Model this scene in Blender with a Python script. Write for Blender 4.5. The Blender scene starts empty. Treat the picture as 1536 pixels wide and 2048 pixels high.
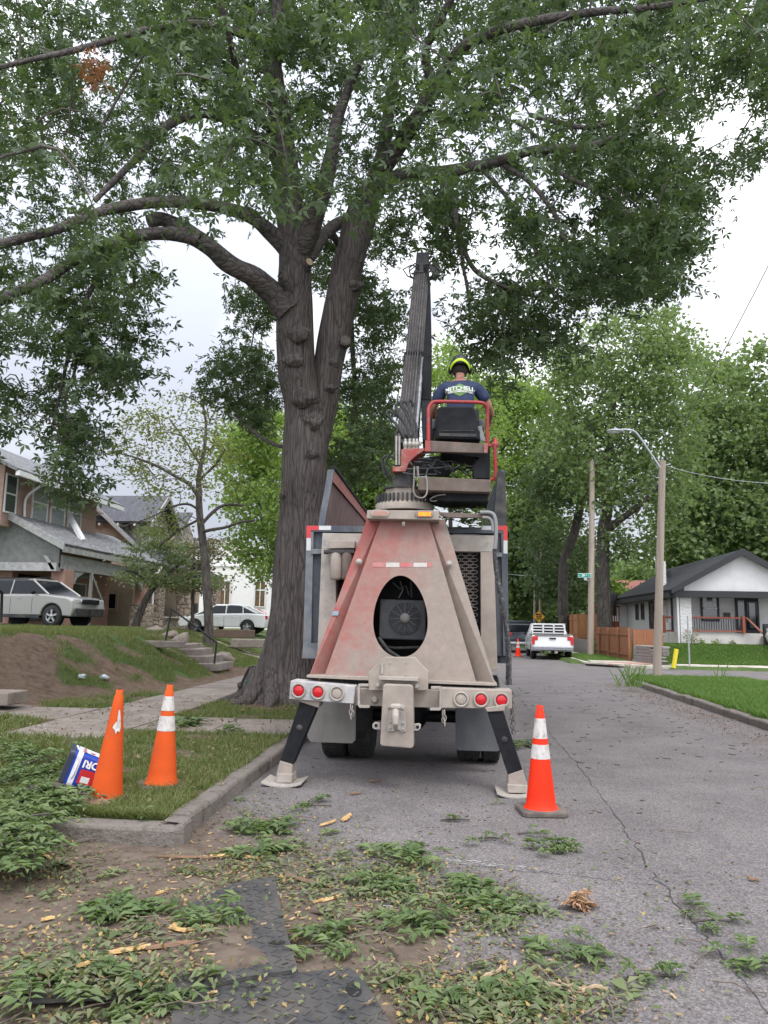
import bpy, bmesh, math, random
import numpy as np
from mathutils import Vector, Matrix, noise as mnoise

rnd = random.Random(11)
rng = np.random.default_rng(7)
SC = bpy.context.scene
COL = SC.collection

# ---------------------------------------------------------------- camera
FPX = 1538.0
YAW, PIT, ROL, CAMH = math.radians(5.36), math.radians(8.27), math.radians(1.0), 1.6
F_ = Vector((-math.sin(YAW)*math.cos(PIT), math.cos(YAW)*math.cos(PIT), math.sin(PIT)))
R0 = Vector((math.cos(YAW), math.sin(YAW), 0)); U0 = R0.cross(F_)
R_ = math.cos(ROL)*R0 + math.sin(ROL)*U0
U_ = -math.sin(ROL)*R0 + math.cos(ROL)*U0
CP = Vector((0, 0, CAMH))
cam_d = bpy.data.cameras.new('camera'); cam = bpy.data.objects.new('camera', cam_d); COL.objects.link(cam)
cam.matrix_world = Matrix(((R_.x, U_.x, -F_.x, CP.x), (R_.y, U_.y, -F_.y, CP.y), (R_.z, U_.z, -F_.z, CP.z), (0, 0, 0, 1)))
cam_d.sensor_fit = 'VERTICAL'; cam_d.sensor_height = 24.0; cam_d.lens = 24.0*FPX/2048.0
cam_d.clip_start = 0.05; cam_d.clip_end = 2000
SC.camera = cam
SC.render.resolution_x, SC.render.resolution_y = 768, 1024

# ---------------------------------------------------------------- world, sun, exposure
SUN_EL, SUN_AZ = math.radians(58), math.radians(150)      # azimuth measured clockwise from +Y
W = bpy.data.worlds.new('World'); SC.world = W; W.use_nodes = True
nt = W.node_tree; nt.nodes.clear()
wo = nt.nodes.new('ShaderNodeOutputWorld'); bg = nt.nodes.new('ShaderNodeBackground')
sky = nt.nodes.new('ShaderNodeTexSky'); sky.sky_type = 'NISHITA'; sky.sun_disc = False
sky.sun_elevation = SUN_EL; sky.sun_rotation = SUN_AZ; sky.air_density = 1.0; sky.dust_density = 2.0
tc = nt.nodes.new('ShaderNodeTexCoord'); mp = nt.nodes.new('ShaderNodeMapping')
mp.inputs['Scale'].default_value = (1.0, 1.0, 2.2); mp.inputs['Location'].default_value = (0.35, 0.1, 0.62)
nz = nt.nodes.new('ShaderNodeTexNoise'); nz.inputs['Scale'].default_value = 2.6; nz.inputs['Detail'].default_value = 7; nz.inputs['Roughness'].default_value = .52
rp = nt.nodes.new('ShaderNodeValToRGB')
rp.color_ramp.elements[0].position = .43; rp.color_ramp.elements[0].color = (9.6, 10.1, 11.6, 1)
rp.color_ramp.elements[1].position = .63; rp.color_ramp.elements[1].color = (17.2, 17.6, 18.2, 1)
mxw = nt.nodes.new('ShaderNodeMixRGB'); mxw.inputs[0].default_value = .93
bg.inputs['Strength'].default_value = 0.105
L = nt.links.new
L(tc.outputs['Generated'], mp.inputs[0]); L(mp.outputs[0], nz.inputs['Vector']); L(nz.outputs['Fac'], rp.inputs[0])
sz = nt.nodes.new('ShaderNodeSeparateXYZ'); L(tc.outputs['Generated'], sz.inputs[0])
def mth(op, a, b_=None, clamp=False):
    q = nt.nodes.new('ShaderNodeMath'); q.operation = op; q.use_clamp = clamp
    for i, v in enumerate((a, b_)):
        if v is None: continue
        if isinstance(v, (int, float)): q.inputs[i].default_value = v
        else: L(v, q.inputs[i])
    return q.outputs[0]
# overcast sky: dim towards the horizon, bright overhead and on the sun's side
zen = mth('POWER', mth('MAXIMUM', sz.outputs[2], 0.0), 1.4); lum = mth('ADD', mth('MULTIPLY', zen, 1.05), .36)
bck = mth('MULTIPLY', mth('MAXIMUM', mth('MULTIPLY', sz.outputs[1], -1.0), 0.0), .62); lum = mth('ADD', lum, bck)
mg_ = nt.nodes.new('ShaderNodeMixRGB'); mg_.blend_type = 'MULTIPLY'; mg_.inputs[0].default_value = 1.0
L(rp.outputs[0], mg_.inputs[1]); L(lum, mg_.inputs[2])
L(sky.outputs[0], mxw.inputs[1]); L(mg_.outputs[0], mxw.inputs[2]); L(mxw.outputs[0], bg.inputs[0]); L(bg.outputs[0], wo.inputs[0])
sd = bpy.data.lights.new('sun', 'SUN'); sd.energy = 1.1; sd.angle = math.radians(18); sd.color = (1, .96, .9)
so = bpy.data.objects.new('sun', sd); COL.objects.link(so)
sv = Vector((math.sin(SUN_AZ)*math.cos(SUN_EL), math.cos(SUN_AZ)*math.cos(SUN_EL), math.sin(SUN_EL)))
so.rotation_euler = sv.to_track_quat('Z', 'Y').to_euler(); so.location = (0, 0, 40)
SC.view_settings.view_transform = 'Standard'; SC.view_settings.look = 'None'
SC.view_settings.exposure = 0.60; SC.view_settings.gamma = 1.0
SC.render.engine = 'CYCLES'
SC.cycles.max_bounces = 6; SC.cycles.diffuse_bounces = 3; SC.cycles.glossy_bounces = 3
SC.cycles.transmission_bounces = 4; SC.cycles.transparent_max_bounces = 6
SC.cycles.use_denoising = True

# ---------------------------------------------------------------- helpers
def ray(px, py): return F_*FPX + R_*(px-768) + U_*(1024-py)
def P(px, py, Y):
    v = ray(px, py); return CP + v*(Y/v.y)
def G(px, py, z=0.0):
    v = ray(px, py); return CP + v*((z-CAMH)/v.z)
def pxm(px, py, Y):                        # metres per photo pixel at that place
    return (Y/ray(px, py).y)
def tag(o, label=None, cat=None, group=None, kind=None):
    if label: o['label'] = label
    if cat: o['category'] = cat
    if group: o['group'] = group
    if kind: o['kind'] = kind
    return o
def thing(name, label, cat, loc=(0, 0, 0), group=None, rz=0.0):
    o = bpy.data.objects.new(name, None); COL.objects.link(o); o.location = loc; o.rotation_euler = (0, 0, rz)
    o.empty_display_size = .2
    return tag(o, label, cat, group)
def wloc(o):
    v = Vector((0, 0, 0))
    while o is not None: v += Vector(o.location); o = o.parent
    return v
def copy_tree(o, parent=None):
    c = o.copy(); COL.objects.link(c)
    if parent is not None: c.parent = parent
    for ch in list(o.children): copy_tree(ch, c)
    return c

class MB:
    """collects shapes (world coordinates) and links them as one mesh object"""
    def __init__(s): s.v = []; s.f = []; s.sm = []
    def add(s, vs, fs, smooth=False):
        b = len(s.v); s.v += [tuple(v) for v in vs]
        s.f += [tuple(b+i for i in f) for f in fs]; s.sm += [smooth]*len(fs); return s
    def box(s, c, d, rz=0.0, rx=0.0, ry=0.0):
        m = Matrix.Rotation(rz, 3, 'Z') @ Matrix.Rotation(ry, 3, 'Y') @ Matrix.Rotation(rx, 3, 'X'); c = Vector(c)
        vs = [c + m @ Vector((x*d[0]/2, y*d[1]/2, z*d[2]/2)) for x in (-1, 1) for y in (-1, 1) for z in (-1, 1)]
        return s.add(vs, [(0, 1, 3, 2), (4, 6, 7, 5), (0, 4, 5, 1), (2, 3, 7, 6), (0, 2, 6, 4), (1, 5, 7, 3)])
    def box2(s, a, b):
        return s.box([(a[i]+b[i])/2 for i in range(3)], [abs(a[i]-b[i]) for i in range(3)])
    def prism(s, pts, off):
        pts = [Vector(p) for p in pts]; off = Vector(off); n = len(pts)
        vs = pts + [p+off for p in pts]
        fs = [tuple(range(n)), tuple(range(2*n-1, n-1, -1))] + [(i, i+n, (i+1) % n+n, (i+1) % n) for i in range(n)]
        return s.add(vs, fs)
    def pxp(s, pts, Y, th):                 # outline read off the photo, standing at depth Y with real thickness th
        return s.prism([P(x, y, Y) for x, y in pts], (0, th, 0))
    def tube(s, pts, r, n=8, cap=True, lob=None):
        pts = [Vector(p) for p in pts]; k = len(pts)
        if not hasattr(r, '__len__'): r = [r]*k
        up = Vector((0, 0, 1)); vs = []; fs = []
        t0 = (pts[1]-pts[0]).normalized()
        if abs(t0.z) > .9: up = Vector((0, 1, 0))
        nrm = (up - t0*up.dot(t0)).normalized()
        for i in range(k):
            t = (pts[min(i+1, k-1)]-pts[max(i-1, 0)])
            t = t.normalized() if t.length > 1e-9 else t0
            nrm = (nrm - t*nrm.dot(t)); nrm = nrm.normalized() if nrm.length > 1e-6 else Vector((1, 0, 0)); b = t.cross(nrm)
            for j in range(n):
                a = 2*math.pi*j/n; rr = r[i]*(lob(i, a) if lob else 1)
                vs.append(pts[i] + nrm*math.cos(a)*rr + b*math.sin(a)*rr)
        for i in range(k-1):
            for j in range(n):
                fs.append((i*n+j, i*n+(j+1) % n, (i+1)*n+(j+1) % n, (i+1)*n+j))
        s.add(vs, fs, True)
        if cap:
            s.add(vs[:n], [tuple(range(n-1, -1, -1))]); s.add(vs[-n:], [tuple(range(n))])
        return s
    def lathe(s, prof, c, n=20, axis='Z', cap=True, smooth=True):
        c = Vector(c); vs = []; fs = []
        for (r, h) in prof:
            for j in range(n):
                a = 2*math.pi*j/n; p = (r*math.cos(a), r*math.sin(a), h)
                if axis == 'X': p = (h, p[0], p[1])
                elif axis == 'Y': p = (p[0], h, p[1])
                vs.append(c+Vector(p))
        k = len(prof)
        for i in range(k-1):
            for j in range(n): fs.append((i*n+j, i*n+(j+1) % n, (i+1)*n+(j+1) % n, (i+1)*n+j))
        s.add(vs, fs, smooth)
        if cap: s.add(vs[:n], [tuple(range(n-1, -1, -1))]); s.add(vs[-n:], [tuple(range(n))])
        return s
    def blob(s, c, d, sub=2, rough=.15, seed=0, rz=0.0):
        bm = bmesh.new(); bmesh.ops.create_icosphere(bm, subdivisions=sub, radius=1); vs = []
        m = Matrix.Rotation(rz, 3, 'Z')
        for v in bm.verts:
            k = 1+rough*mnoise.noise(v.co*1.7+Vector((seed*3.1, seed, 0)))*2
            vs.append(Vector(c)+m @ Vector((v.co.x*d[0]*k, v.co.y*d[1]*k, v.co.z*d[2]*k)))
        bm.verts.index_update()
        fs = [tuple(q.index for q in f.verts) for f in bm.faces]; bm.free()
        return s.add(vs, fs, True)
    def build_each(s, name, mat, parent):
        # every connected shape becomes an object of its own
        par = list(range(len(s.v)))
        def find(a):
            while par[a] != a: par[a] = par[par[a]]; a = par[a]
            return a
        key = {}
        for i, v in enumerate(s.v):
            k_ = (round(v[0], 5), round(v[1], 5), round(v[2], 5))
            if k_ in key: par[find(i)] = find(key[k_])
            else: key[k_] = i
        for f in s.f:
            for q in f[1:]: par[find(q)] = find(f[0])
        grp = {}
        for f, sm in zip(s.f, s.sm): grp.setdefault(find(f[0]), []).append((f, sm))
        for fs in grp.values():
            m_ = MB(); mp_ = {}
            for f, sm in fs:
                for q in f:
                    if q not in mp_: mp_[q] = len(m_.v); m_.v.append(s.v[q])
                m_.f.append(tuple(mp_[q] for q in f)); m_.sm.append(sm)
            m_.build(name, mat, parent)
    def build(s, name, mat, parent=None, bevel=0, seg=2, world=True):
        me = bpy.data.meshes.new(name); off = wloc(parent) if (parent is not None and world) else Vector((0, 0, 0))
        me.from_pydata([(v[0]-off.x, v[1]-off.y, v[2]-off.z) for v in s.v], [], s.f)
        me.polygons.foreach_set('use_smooth', s.sm); me.update()
        bm = bmesh.new(); bm.from_mesh(me)
        if bevel: bmesh.ops.remove_doubles(bm, verts=bm.verts, dist=1e-5)
        bmesh.ops.recalc_face_normals(bm, faces=bm.faces); bm.to_mesh(me); bm.free()
        o = bpy.data.objects.new(name, me); COL.objects.link(o)
        if mat: me.materials.append(mat)
        if parent is not None: o.parent = parent
        if bevel:
            b = o.modifiers.new('bevel', 'BEVEL'); b.width = bevel; b.segments = seg; b.limit_method = 'ANGLE'; b.angle_limit = math.radians(35)
        return o

def np_mesh(name, verts, faces, mat, parent=None, smooth=False):
    """verts (N,3), faces (M,k) arrays"""
    me = bpy.data.meshes.new(name)
    if parent is not None:
        o_ = wloc(parent); verts = verts - np.array([o_.x, o_.y, o_.z])
    me.vertices.add(len(verts)); me.vertices.foreach_set('co', verts.astype(np.float32).ravel())
    k = faces.shape[1]; m = len(faces)
    me.loops.add(m*k); me.loops.foreach_set('vertex_index', faces.astype(np.int32).ravel())
    me.polygons.add(m); me.polygons.foreach_set('loop_start', np.arange(0, m*k, k, dtype=np.int32))
    if smooth: me.polygons.foreach_set('use_smooth', np.ones(m, dtype=bool))
    me.update(calc_edges=True); me.validate()
    o = bpy.data.objects.new(name, me); COL.objects.link(o); me.materials.append(mat)
    if parent is not None: o.parent = parent
    return o

# ---------------------------------------------------------------- materials
def newmat(name):
    m = bpy.data.materials.new(name); m.use_nodes = True; n = m.node_tree; b = n.nodes['Principled BSDF']
    return m, n, b
def nd(n, t, **kw):
    q = n.nodes.new(t)
    for k, v in kw.items():
        if k in q.inputs.keys(): q.inputs[k].default_value = v
        else: setattr(q, k, v)
    return q
def coord(n, sc=(1, 1, 1), world=False):
    t = nd(n, 'ShaderNodeNewGeometry') if world else nd(n, 'ShaderNodeTexCoord'); m = nd(n, 'ShaderNodeMapping'); m.inputs['Scale'].default_value = sc
    n.links.new(t.outputs['Position' if world else 'Object'], m.inputs[0]); return m.outputs[0]
def ramp(n, fac, stops):
    r = nd(n, 'ShaderNodeValToRGB'); e = r.color_ramp.elements
    while len(e) < len(stops): e.new(.5)
    for q, (p_, c) in zip(e, stops):
        q.position = p_; q.color = (c[0], c[1], c[2], 1) if hasattr(c, '__len__') else (c, c, c, 1)
    n.links.new(fac, r.inputs[0]); return r.outputs[0]
def noise_(n, co, s, d=6, r=.6):
    q = nd(n, 'ShaderNodeTexNoise'); q.inputs['Scale'].default_value = s; q.inputs['Detail'].default_value = d; q.inputs['Roughness'].default_value = r
    n.links.new(co, q.inputs['Vector']); return q.outputs['Fac']
def mixc(n, fac, a, b, mode='MIX'):
    q = nd(n, 'ShaderNodeMixRGB'); q.blend_type = mode
    for i, v in ((0, fac), (1, a), (2, b)):
        if hasattr(v, 'is_linked') or hasattr(v, 'links'): n.links.new(v, q.inputs[i])
        elif i == 0: q.inputs[0].default_value = v
        else: q.inputs[i].default_value = (v[0], v[1], v[2], 1)
    return q.outputs[0]
def bump(n, b, h, strength=.5, dist=.01):
    q = nd(n, 'ShaderNodeBump'); q.inputs['Strength'].default_value = strength; q.inputs['Distance'].default_value = dist
    n.links.new(h, q.inputs['Height']); n.links.new(q.outputs[0], b.inputs['Normal'])
def M(name, c1, c2=None, scale=4, rough=.75, bmp=0, bscale=40, metal=0, lo=.4, hi=.65, stretch=(1, 1, 1), c3=None, s3=12, lo3=.55, hi3=.7, bdist=.01, spec=.4):
    m, n, b = newmat(name); co = coord(n, stretch)
    b.inputs['Roughness'].default_value = rough; b.inputs['Metallic'].default_value = metal; b.inputs['Specular IOR Level'].default_value = spec
    if c2 is None: c2 = tuple(x*.8 for x in c1)
    c = ramp(n, noise_(n, co, scale), [(lo, c1), (hi, c2)])
    if c3 is not None: c = mixc(n, ramp(n, noise_(n, co, s3, 8, .7), [(lo3, 0), (hi3, 1)]), c, c3)
    n.links.new(c, b.inputs['Base Color'])
    if bmp: bump(n, b, noise_(n, co, bscale, 8, .65), bmp, bdist)
    return m
def flat(name, c, rough=.5, metal=0, emit=None, es=1):
    return_m, n, b = newmat(name)
    co = coord(n); cc = ramp(n, noise_(n, co, 9), [(.35, c), (.7, tuple(x*.86 for x in c))]); n.links.new(cc, b.inputs['Base Color'])
    b.inputs['Roughness'].default_value = rough; b.inputs['Metallic'].default_value = metal
    if emit: b.inputs['Emission Color'].default_value = (*emit, 1); b.inputs['Emission Strength'].default_value = es
    return return_m
def glassm(name, c, rough=.08):
    m, n, b = newmat(name); b.inputs['Base Color'].default_value = (*c, 1); b.inputs['Roughness'].default_value = rough; b.inputs['Specular IOR Level'].default_value = .9
    return m

def leafmat(name, cols, trans=.35):
    m = bpy.data.materials.new(name); m.use_nodes = True; n = m.node_tree; n.nodes.clear()
    out = nd(n, 'ShaderNodeOutputMaterial'); g = nd(n, 'ShaderNodeNewGeometry')
    k = len(cols); c = ramp(n, g.outputs['Random Per Island'], [(i/(k-1), cc) for i, cc in enumerate(cols)])
    c2 = mixc(n, ramp(n, noise_(n, coord(n), .55, 3), [(.35, 0), (.68, .6)]), c, cols[-1])
    b = nd(n, 'ShaderNodeBsdfPrincipled'); b.inputs['Roughness'].default_value = .55; b.inputs['Specular IOR Level'].default_value = .3
    t = nd(n, 'ShaderNodeBsdfTranslucent'); tcx = mixc(n, 1, c2, (1.6, 1.7, .75), 'MULTIPLY')
    n.links.new(c2, b.inputs['Base Color']); n.links.new(tcx, t.inputs[0])
    mx = nd(n, 'ShaderNodeMixShader'); mx.inputs[0].default_value = trans
    n.links.new(b.outputs[0], mx.inputs[1]); n.links.new(t.outputs[0], mx.inputs[2]); n.links.new(mx.outputs[0], out.inputs[0])
    return m
def barkmat(name, c1, c2, sc=9, zs=.16, strength=1.0, dist=.05, st=None):
    m, n, b = newmat(name); co = coord(n, st or (1, 1, zs))
    b.inputs['Roughness'].default_value = .95; b.inputs['Specular IOR Level'].default_value = .15
    dn = nd(n, 'ShaderNodeTexNoise'); dn.inputs['Scale'].default_value = 7.0; dn.inputs['Detail'].default_value = 5; n.links.new(co, dn.inputs['Vector'])
    dv = mixc(n, .16, co, dn.outputs['Color'], 'ADD')
    vo = nd(n, 'ShaderNodeTexVoronoi'); vo.feature = 'DISTANCE_TO_EDGE'; vo.inputs['Scale'].default_value = sc; n.links.new(dv, vo.inputs['Vector'])
    fine = noise_(n, co, sc*3, 8, .75); mid = noise_(n, dv, sc*.9, 6, .7)
    rid = ramp(n, vo.outputs['Distance'], [(.0, 0), (.30, 1)])
    h = mixc(n, .5, rid, mid)
    base = mixc(n, ramp(n, noise_(n, coord(n), 1.1, 6), [(.35, 0), (.7, 1)]), c1, c2)
    dark = mixc(n, ramp(n, h, [(.18, 1), (.48, 0)]), base, tuple(x*.42 for x in c1))
    dark = mixc(n, .6, dark, ramp(n, fine, [(.3, .18), (.75, .75)]), 'OVERLAY')
    n.links.new(dark, b.inputs['Base Color']); bump(n, b, mixc(n, .3, h, fine), strength, dist)
    return m

mat_bark = barkmat('oak_bark', (.112, .096, .090), (.160, .140, .130), 15, .085, 1.0, .045)
mat_limb = barkmat('limb_bark', (.105, .092, .086), (.150, .132, .124), 13, .1, .9, .04, st=(.22, .8, .6))
mat_bark_far = barkmat('far_bark', (.09, .078, .07), (.14, .125, .115), 7, .2, .6)
mat_twig = M('twig_bark', (.075, .065, .055), (.11, .095, .08), 8, .95)
mat_leaf_oak = leafmat('oak_leaf', [(.034, .057, .030), (.052, .082, .041), (.074, .112, .053), (.11, .155, .076)], .27)
mat_leaf_dark = leafmat('dark_leaf', [(.065, .102, .050), (.095, .142, .066), (.135, .19, .090)], .25)
mat_leaf_mid = leafmat('mid_leaf', [(.10, .150, .066), (.14, .20, .086), (.20, .265, .120)], .35)
mat_leaf_light = leafmat('light_leaf', [(.13, .20, .055), (.18, .27, .075), (.24, .32, .11)], .4)
mat_leaf_yell = leafmat('yellow_leaf', [(.12, .17, .05), (.17, .21, .07), (.13, .12, .05)], .4)
mat_juniper = leafmat('juniper_needle', [(.045, .085, .045), (.07, .115, .055), (.12, .15, .06)], .2)
mat_litter = leafmat('fallen_leaf', [(.060, .095, .035), (.105, .145, .050), (.15, .19, .075), (.22, .23, .12), (.14, .16, .09)], .2)
mat_litter_dk = leafmat('fresh_leaflet', [(.045, .085, .032), (.080, .130, .045), (.115, .17, .060), (.17, .22, .09)], .25)
mat_grass = leafmat('grass_blade', [(.080, .108, .034), (.120, .152, .048), (.20, .19, .095), (.145, .175, .058)], .3)
mat_grass_lush = leafmat('lush_grass_blade', [(.075, .15, .03), (.10, .19, .04), (.14, .21, .06)], .3)
# ================================================================ GROUND
def smooth(a, b, x):
    t = np.clip((x-a)/(b-a), 0, 1); return t*t*(3-2*t)
def toe(y): return np.interp(y, [0, 9, 12.7, 16, 19, 24, 60], [-7.9, -7.8, -7.6, -6.4, -5.95, -5.95, -5.95])
def n2(x, y, s=1.0):
    return (np.sin(x*1.7*s+1.3*np.sin(y*1.1*s))+np.sin(y*2.1*s+1.7*np.sin(x*.9*s+2))+.5*np.sin(x*4.3*s+y*3.1*s))/2.5
def hgt(x, y):
    x = np.asarray(x, float); y = np.asarray(y, float)
    park = np.full_like(x, .13)
    # left bank rising from the sidewalk to the raised yards
    t = toe(y); wd = np.interp(y, [0, 20, 30, 60], [3.0, 2.8, 5.0, 6.0]); top = np.interp(y, [0, 12, 27, 38, 60], [1.30, 1.25, 1.22, .95, .9])
    bank = smooth(0, 1, (t-x)/wd)*(top-.13) + .13 + .045*n2(x, y)*smooth(0, 1.5, t-x) + np.clip((t-wd-x)*.02, 0, .25)
    left = np.where(x < t, bank, park)
    # driveway zone in the foreground, left of the road
    ap = smooth(0, 1, (-2.0-x)/2.6)*.12 - .035
    left = np.where(y < 5.62, np.where(x > -5.2, ap, np.maximum(ap, .1)), left)
    # right side
    lawn = .13 + smooth(33.9, 37.5, y)*np.where(y > 31, smooth(7.95, 8.3, x), 0)*.72
    right = np.where(x > 5, np.where((y > 24.8) & (y < 32.2), -.06, lawn), -.06)
    mid = np.full_like(x, -.06)
    z = np.where(x < -2.05, left, np.where(x > 5.1, right, mid))
    c1 = (y > 22.9) & (y < 24.9) & (x > 5) & (x < 6.9) & (((x-6.8)**2+(y-23.0)**2) > 1.75**2) & (x < 6.8) & (y > 23.0)
    c2 = (y > 32.1) & (y < 35.4) & (x > 5) & (x < 8.6) & (((x-8.6)**2+(y-35.3)**2) > 2.95**2)
    return np.where(c1 | c2, -.06, z)
def soil(x, y):
    t = toe(y)
    b = smooth(-.2, .5, (t-x))*smooth(-3.0, -1.9, -(t-x))*smooth(10, 12.5, y)*(1-smooth(15.5, 19, y))*.9     # bare slope of the bank
    b = b*np.clip(smooth(-.2, 1.2, n2(x, y, 1.1)+.9-(x+8.3)*.55), 0, 1)
    edge = np.exp(-((x-t)/.45)**2)*.8
    tree = np.exp(-(((x+3.3)/1.0)**2+((y-14.2)/1.0)**2))*.9
    st = np.exp(-(((x+7.5)/1.8)**2+((y-22.5)/1.2)**2))*.7
    return np.clip(b + edge*(x < -5) + tree + st + .6*smooth(-.1, .7, -n2(x, y, 2.6))*(x < -2), 0, 1)

xs = sorted(set([-300, -140, -80, -50, -35, -28, -24] + [round(-22+.5*i, 3) for i in range(12)] + [round(-16+.2*i, 3) for i in range(70)] + [-2.14, -2.04, -2.0, 0, 4.99, 5.02, 5.14] + [round(5.4+.3*i, 2) for i in range(20)] + [11.5+i*1.0 for i in range(18)] + [32, 40, 60, 100, 300]))
ys = sorted(set([-12, -6, -3, 0, 3, 4.5, 5.3, 5.60, 5.64] + [round(5.8+.2*i, 3) for i in range(150)] + [35.8+.6*i for i in range(20)] + [48+1.5*i for i in range(15)] + [72, 76, 82, 90, 110, 150, 250, 600]))
X, Y = np.meshgrid(np.array(xs), np.array(ys)); Z = hgt(X, Y)
nv = np.stack([X, Y, Z], -1).reshape(-1, 3); nx = len(xs); ny = len(ys)
ii, jj = np.meshgrid(np.arange(nx-1), np.arange(ny-1)); a_ = (jj*nx+ii).ravel()
gf = np.stack([a_, a_+1, a_+1+nx, a_+nx], -1)
m, n, b = newmat('lawn_and_soil')
at = nd(n, 'ShaderNodeAttribute'); at.attribute_name = 'soil'
co = coord(n)
gr = ramp(n, noise_(n, co, 3.5, 8, .7), [(.3, (.055, .085, .028)), (.5, (.085, .13, .042)), (.72, (.135, .155, .065))])
so_ = ramp(n, noise_(n, co, 6, 8, .7), [(.3, (.095, .064, .045)), (.5, (.175, .122, .088)), (.72, (.24, .18, .135))])
ms = mixc(n, .55, at.outputs['Fac'], noise_(n, co, 5, 8, .75), 'OVERLAY')
n.links.new(mixc(n, ramp(n, ms, [(.32, 0), (.55, 1)]), gr, so_), b.inputs['Base Color'])
b.inputs['Roughness'].default_value = .95; b.inputs['Specular IOR Level'].default_value = .1
bump(n, b, noise_(n, co, 26, 9, .75), 1.0, .05)
g = np_mesh('ground', nv, gf, m, smooth=True); tag(g, kind='structure')
at_ = g.data.attributes.new('soil', 'FLOAT', 'POINT'); at_.data.foreach_set('value', soil(nv[:, 0], nv[:, 1]).astype(np.float32))

def asphalt(name, c1, c2, dirt=True):
    m, n, b = newmat(name); co = coord(n); pos = co
    base = ramp(n, noise_(n, co, 1.1, 6), [(.35, c1), (.68, c2)])
    vo = nd(n, 'ShaderNodeTexVoronoi'); vo.inputs['Scale'].default_value = 95; n.links.new(co, vo.inputs['Vector'])
    agg = ramp(n, vo.outputs['Color'], [(.15, .30), (.5, .50), (.9, .80)])
    c = mixc(n, .85, base, agg, 'OVERLAY')
    c = mixc(n, .45, c, ramp(n, noise_(n, co, 42, 4, .8), [(.36, .34), (.5, .5), (.66, .70)]), 'OVERLAY')
    c = mixc(n, ramp(n, noise_(n, coord(n, (1, .25, 1)), 2.3, 8, .75), [(.62, 0), (.8, .5)]), c, tuple(x*1.35 for x in c2))
    # streaky darker wear running along the road
    c = mixc(n, ramp(n, noise_(n, coord(n, (3, .35, 1)), 1.4, 7, .7), [(.55, 0), (.8, .45)]), c, tuple(x*.7 for x in c1))
    if dirt:
        sp = nd(n, 'ShaderNodeSeparateXYZ'); n.links.new(co, sp.inputs[0])
        a1 = nd(n, 'ShaderNodeMath', operation='MULTIPLY'); n.links.new(sp.outputs[0], a1.inputs[0]); a1.inputs[1].default_value = .795
        a2 = nd(n, 'ShaderNodeMath', operation='MULTIPLY_ADD'); n.links.new(sp.outputs[1], a2.inputs[0]); a2.inputs[1].default_value = .603; n.links.new(a1.outputs[0], a2.inputs[2])
        a3 = nd(n, 'ShaderNodeMath', operation='MULTIPLY_ADD'); n.links.new(noise_(n, co, 1.6, 9, .72), a3.inputs[0]); a3.inputs[1].default_value = 2.6; n.links.new(a2.outputs[0], a3.inputs[2])
        fac = nd(n, 'ShaderNodeMapRange'); n.links.new(a3.outputs[0], fac.inputs[0])
        fac.inputs[1].default_value = 4.1; fac.inputs[2].default_value = 3.35; fac.inputs[3].default_value = 0; fac.inputs[4].default_value = .92
        dc = ramp(n, noise_(n, co, 7, 9, .75), [(.3, (.062, .043, .032)), (.5, (.130, .096, .072)), (.7, (.195, .152, .118))])
        c = mixc(n, fac.outputs[0], c, dc)
    n.links.new(c, b.inputs['Base Color']); b.inputs['Roughness'].default_value = .92; b.inputs['Specular IOR Level'].default_value = .2
    bump(n, b, mixc(n, .5, vo.outputs['Distance'], noise_(n, co, 60, 8, .8)), .55, .012)
    return m
mat_asph = asphalt('worn_asphalt', (.132, .119, .117), (.180, .162, .158))
def arc(cx, cy, r, a0, a1, k=10): return [(cx+r*math.cos(math.radians(a0+(a1-a0)*i/k)), cy+r*math.sin(math.radians(a0+(a1-a0)*i/k))) for i in range(k+1)]
outer = [(-2.03, -10), (5.03, -10)] + [(5.03, 23.0)] + arc(6.8, 23.0, 1.77, 180, 90)[1:] + [(120, 24.77), (120, 32.25)] + arc(8.6, 35.3, 3.05, 270, 180) + [(5.55, 60), (6.5, 110), (9, 260), (2, 260), (-1.5, 110), (-2.03, 60)]
def sheet(name, pts, z, mat, kind='structure'):
    bm = bmesh.new(); f = bm.faces.new([bm.verts.new((x, y, z)) for x, y in pts]); bmesh.ops.triangulate(bm, faces=[f]); bmesh.ops.recalc_face_normals(bm, faces=bm.faces)
    me = bpy.data.meshes.new(name); bm.to_mesh(me); bm.free(); o = bpy.data.objects.new(name, me); COL.objects.link(o); me.materials.append(mat)
    if me.polygons[0].normal.z < 0: me.flip_normals()
    return tag(o, kind=kind)
sheet('road', outer, 0, mat_asph)
# driveway apron rising to the sidewalk
av = []; af = []
gx = np.linspace(-10, -2.03, 40); gy = np.linspace(-8, 5.6, 30)
AX, AY = np.meshgrid(gx, gy); AZ = smooth(0, 1, (-2.0-AX)/2.6)*.12 + .0
a_ = (np.arange(29)[:, None]*40+np.arange(39)[None, :]).ravel()
apron = np_mesh('driveway', np.stack([AX, AY, AZ], -1).reshape(-1, 3), np.stack([a_, a_+1, a_+41, a_+40], -1), mat_asph, smooth=True); tag(apron, kind='structure')
def az(x, y=0): return float(smooth(0, 1, (-2.0-x)/2.6)*.12) if x < -2 else 0.0
def gz(x, y):
    if y < 5.6 or -2 < x < 5: return az(x) if x < -2 else 0.0
    return float(hgt(np.array([x]), np.array([y]))[0])

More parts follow.
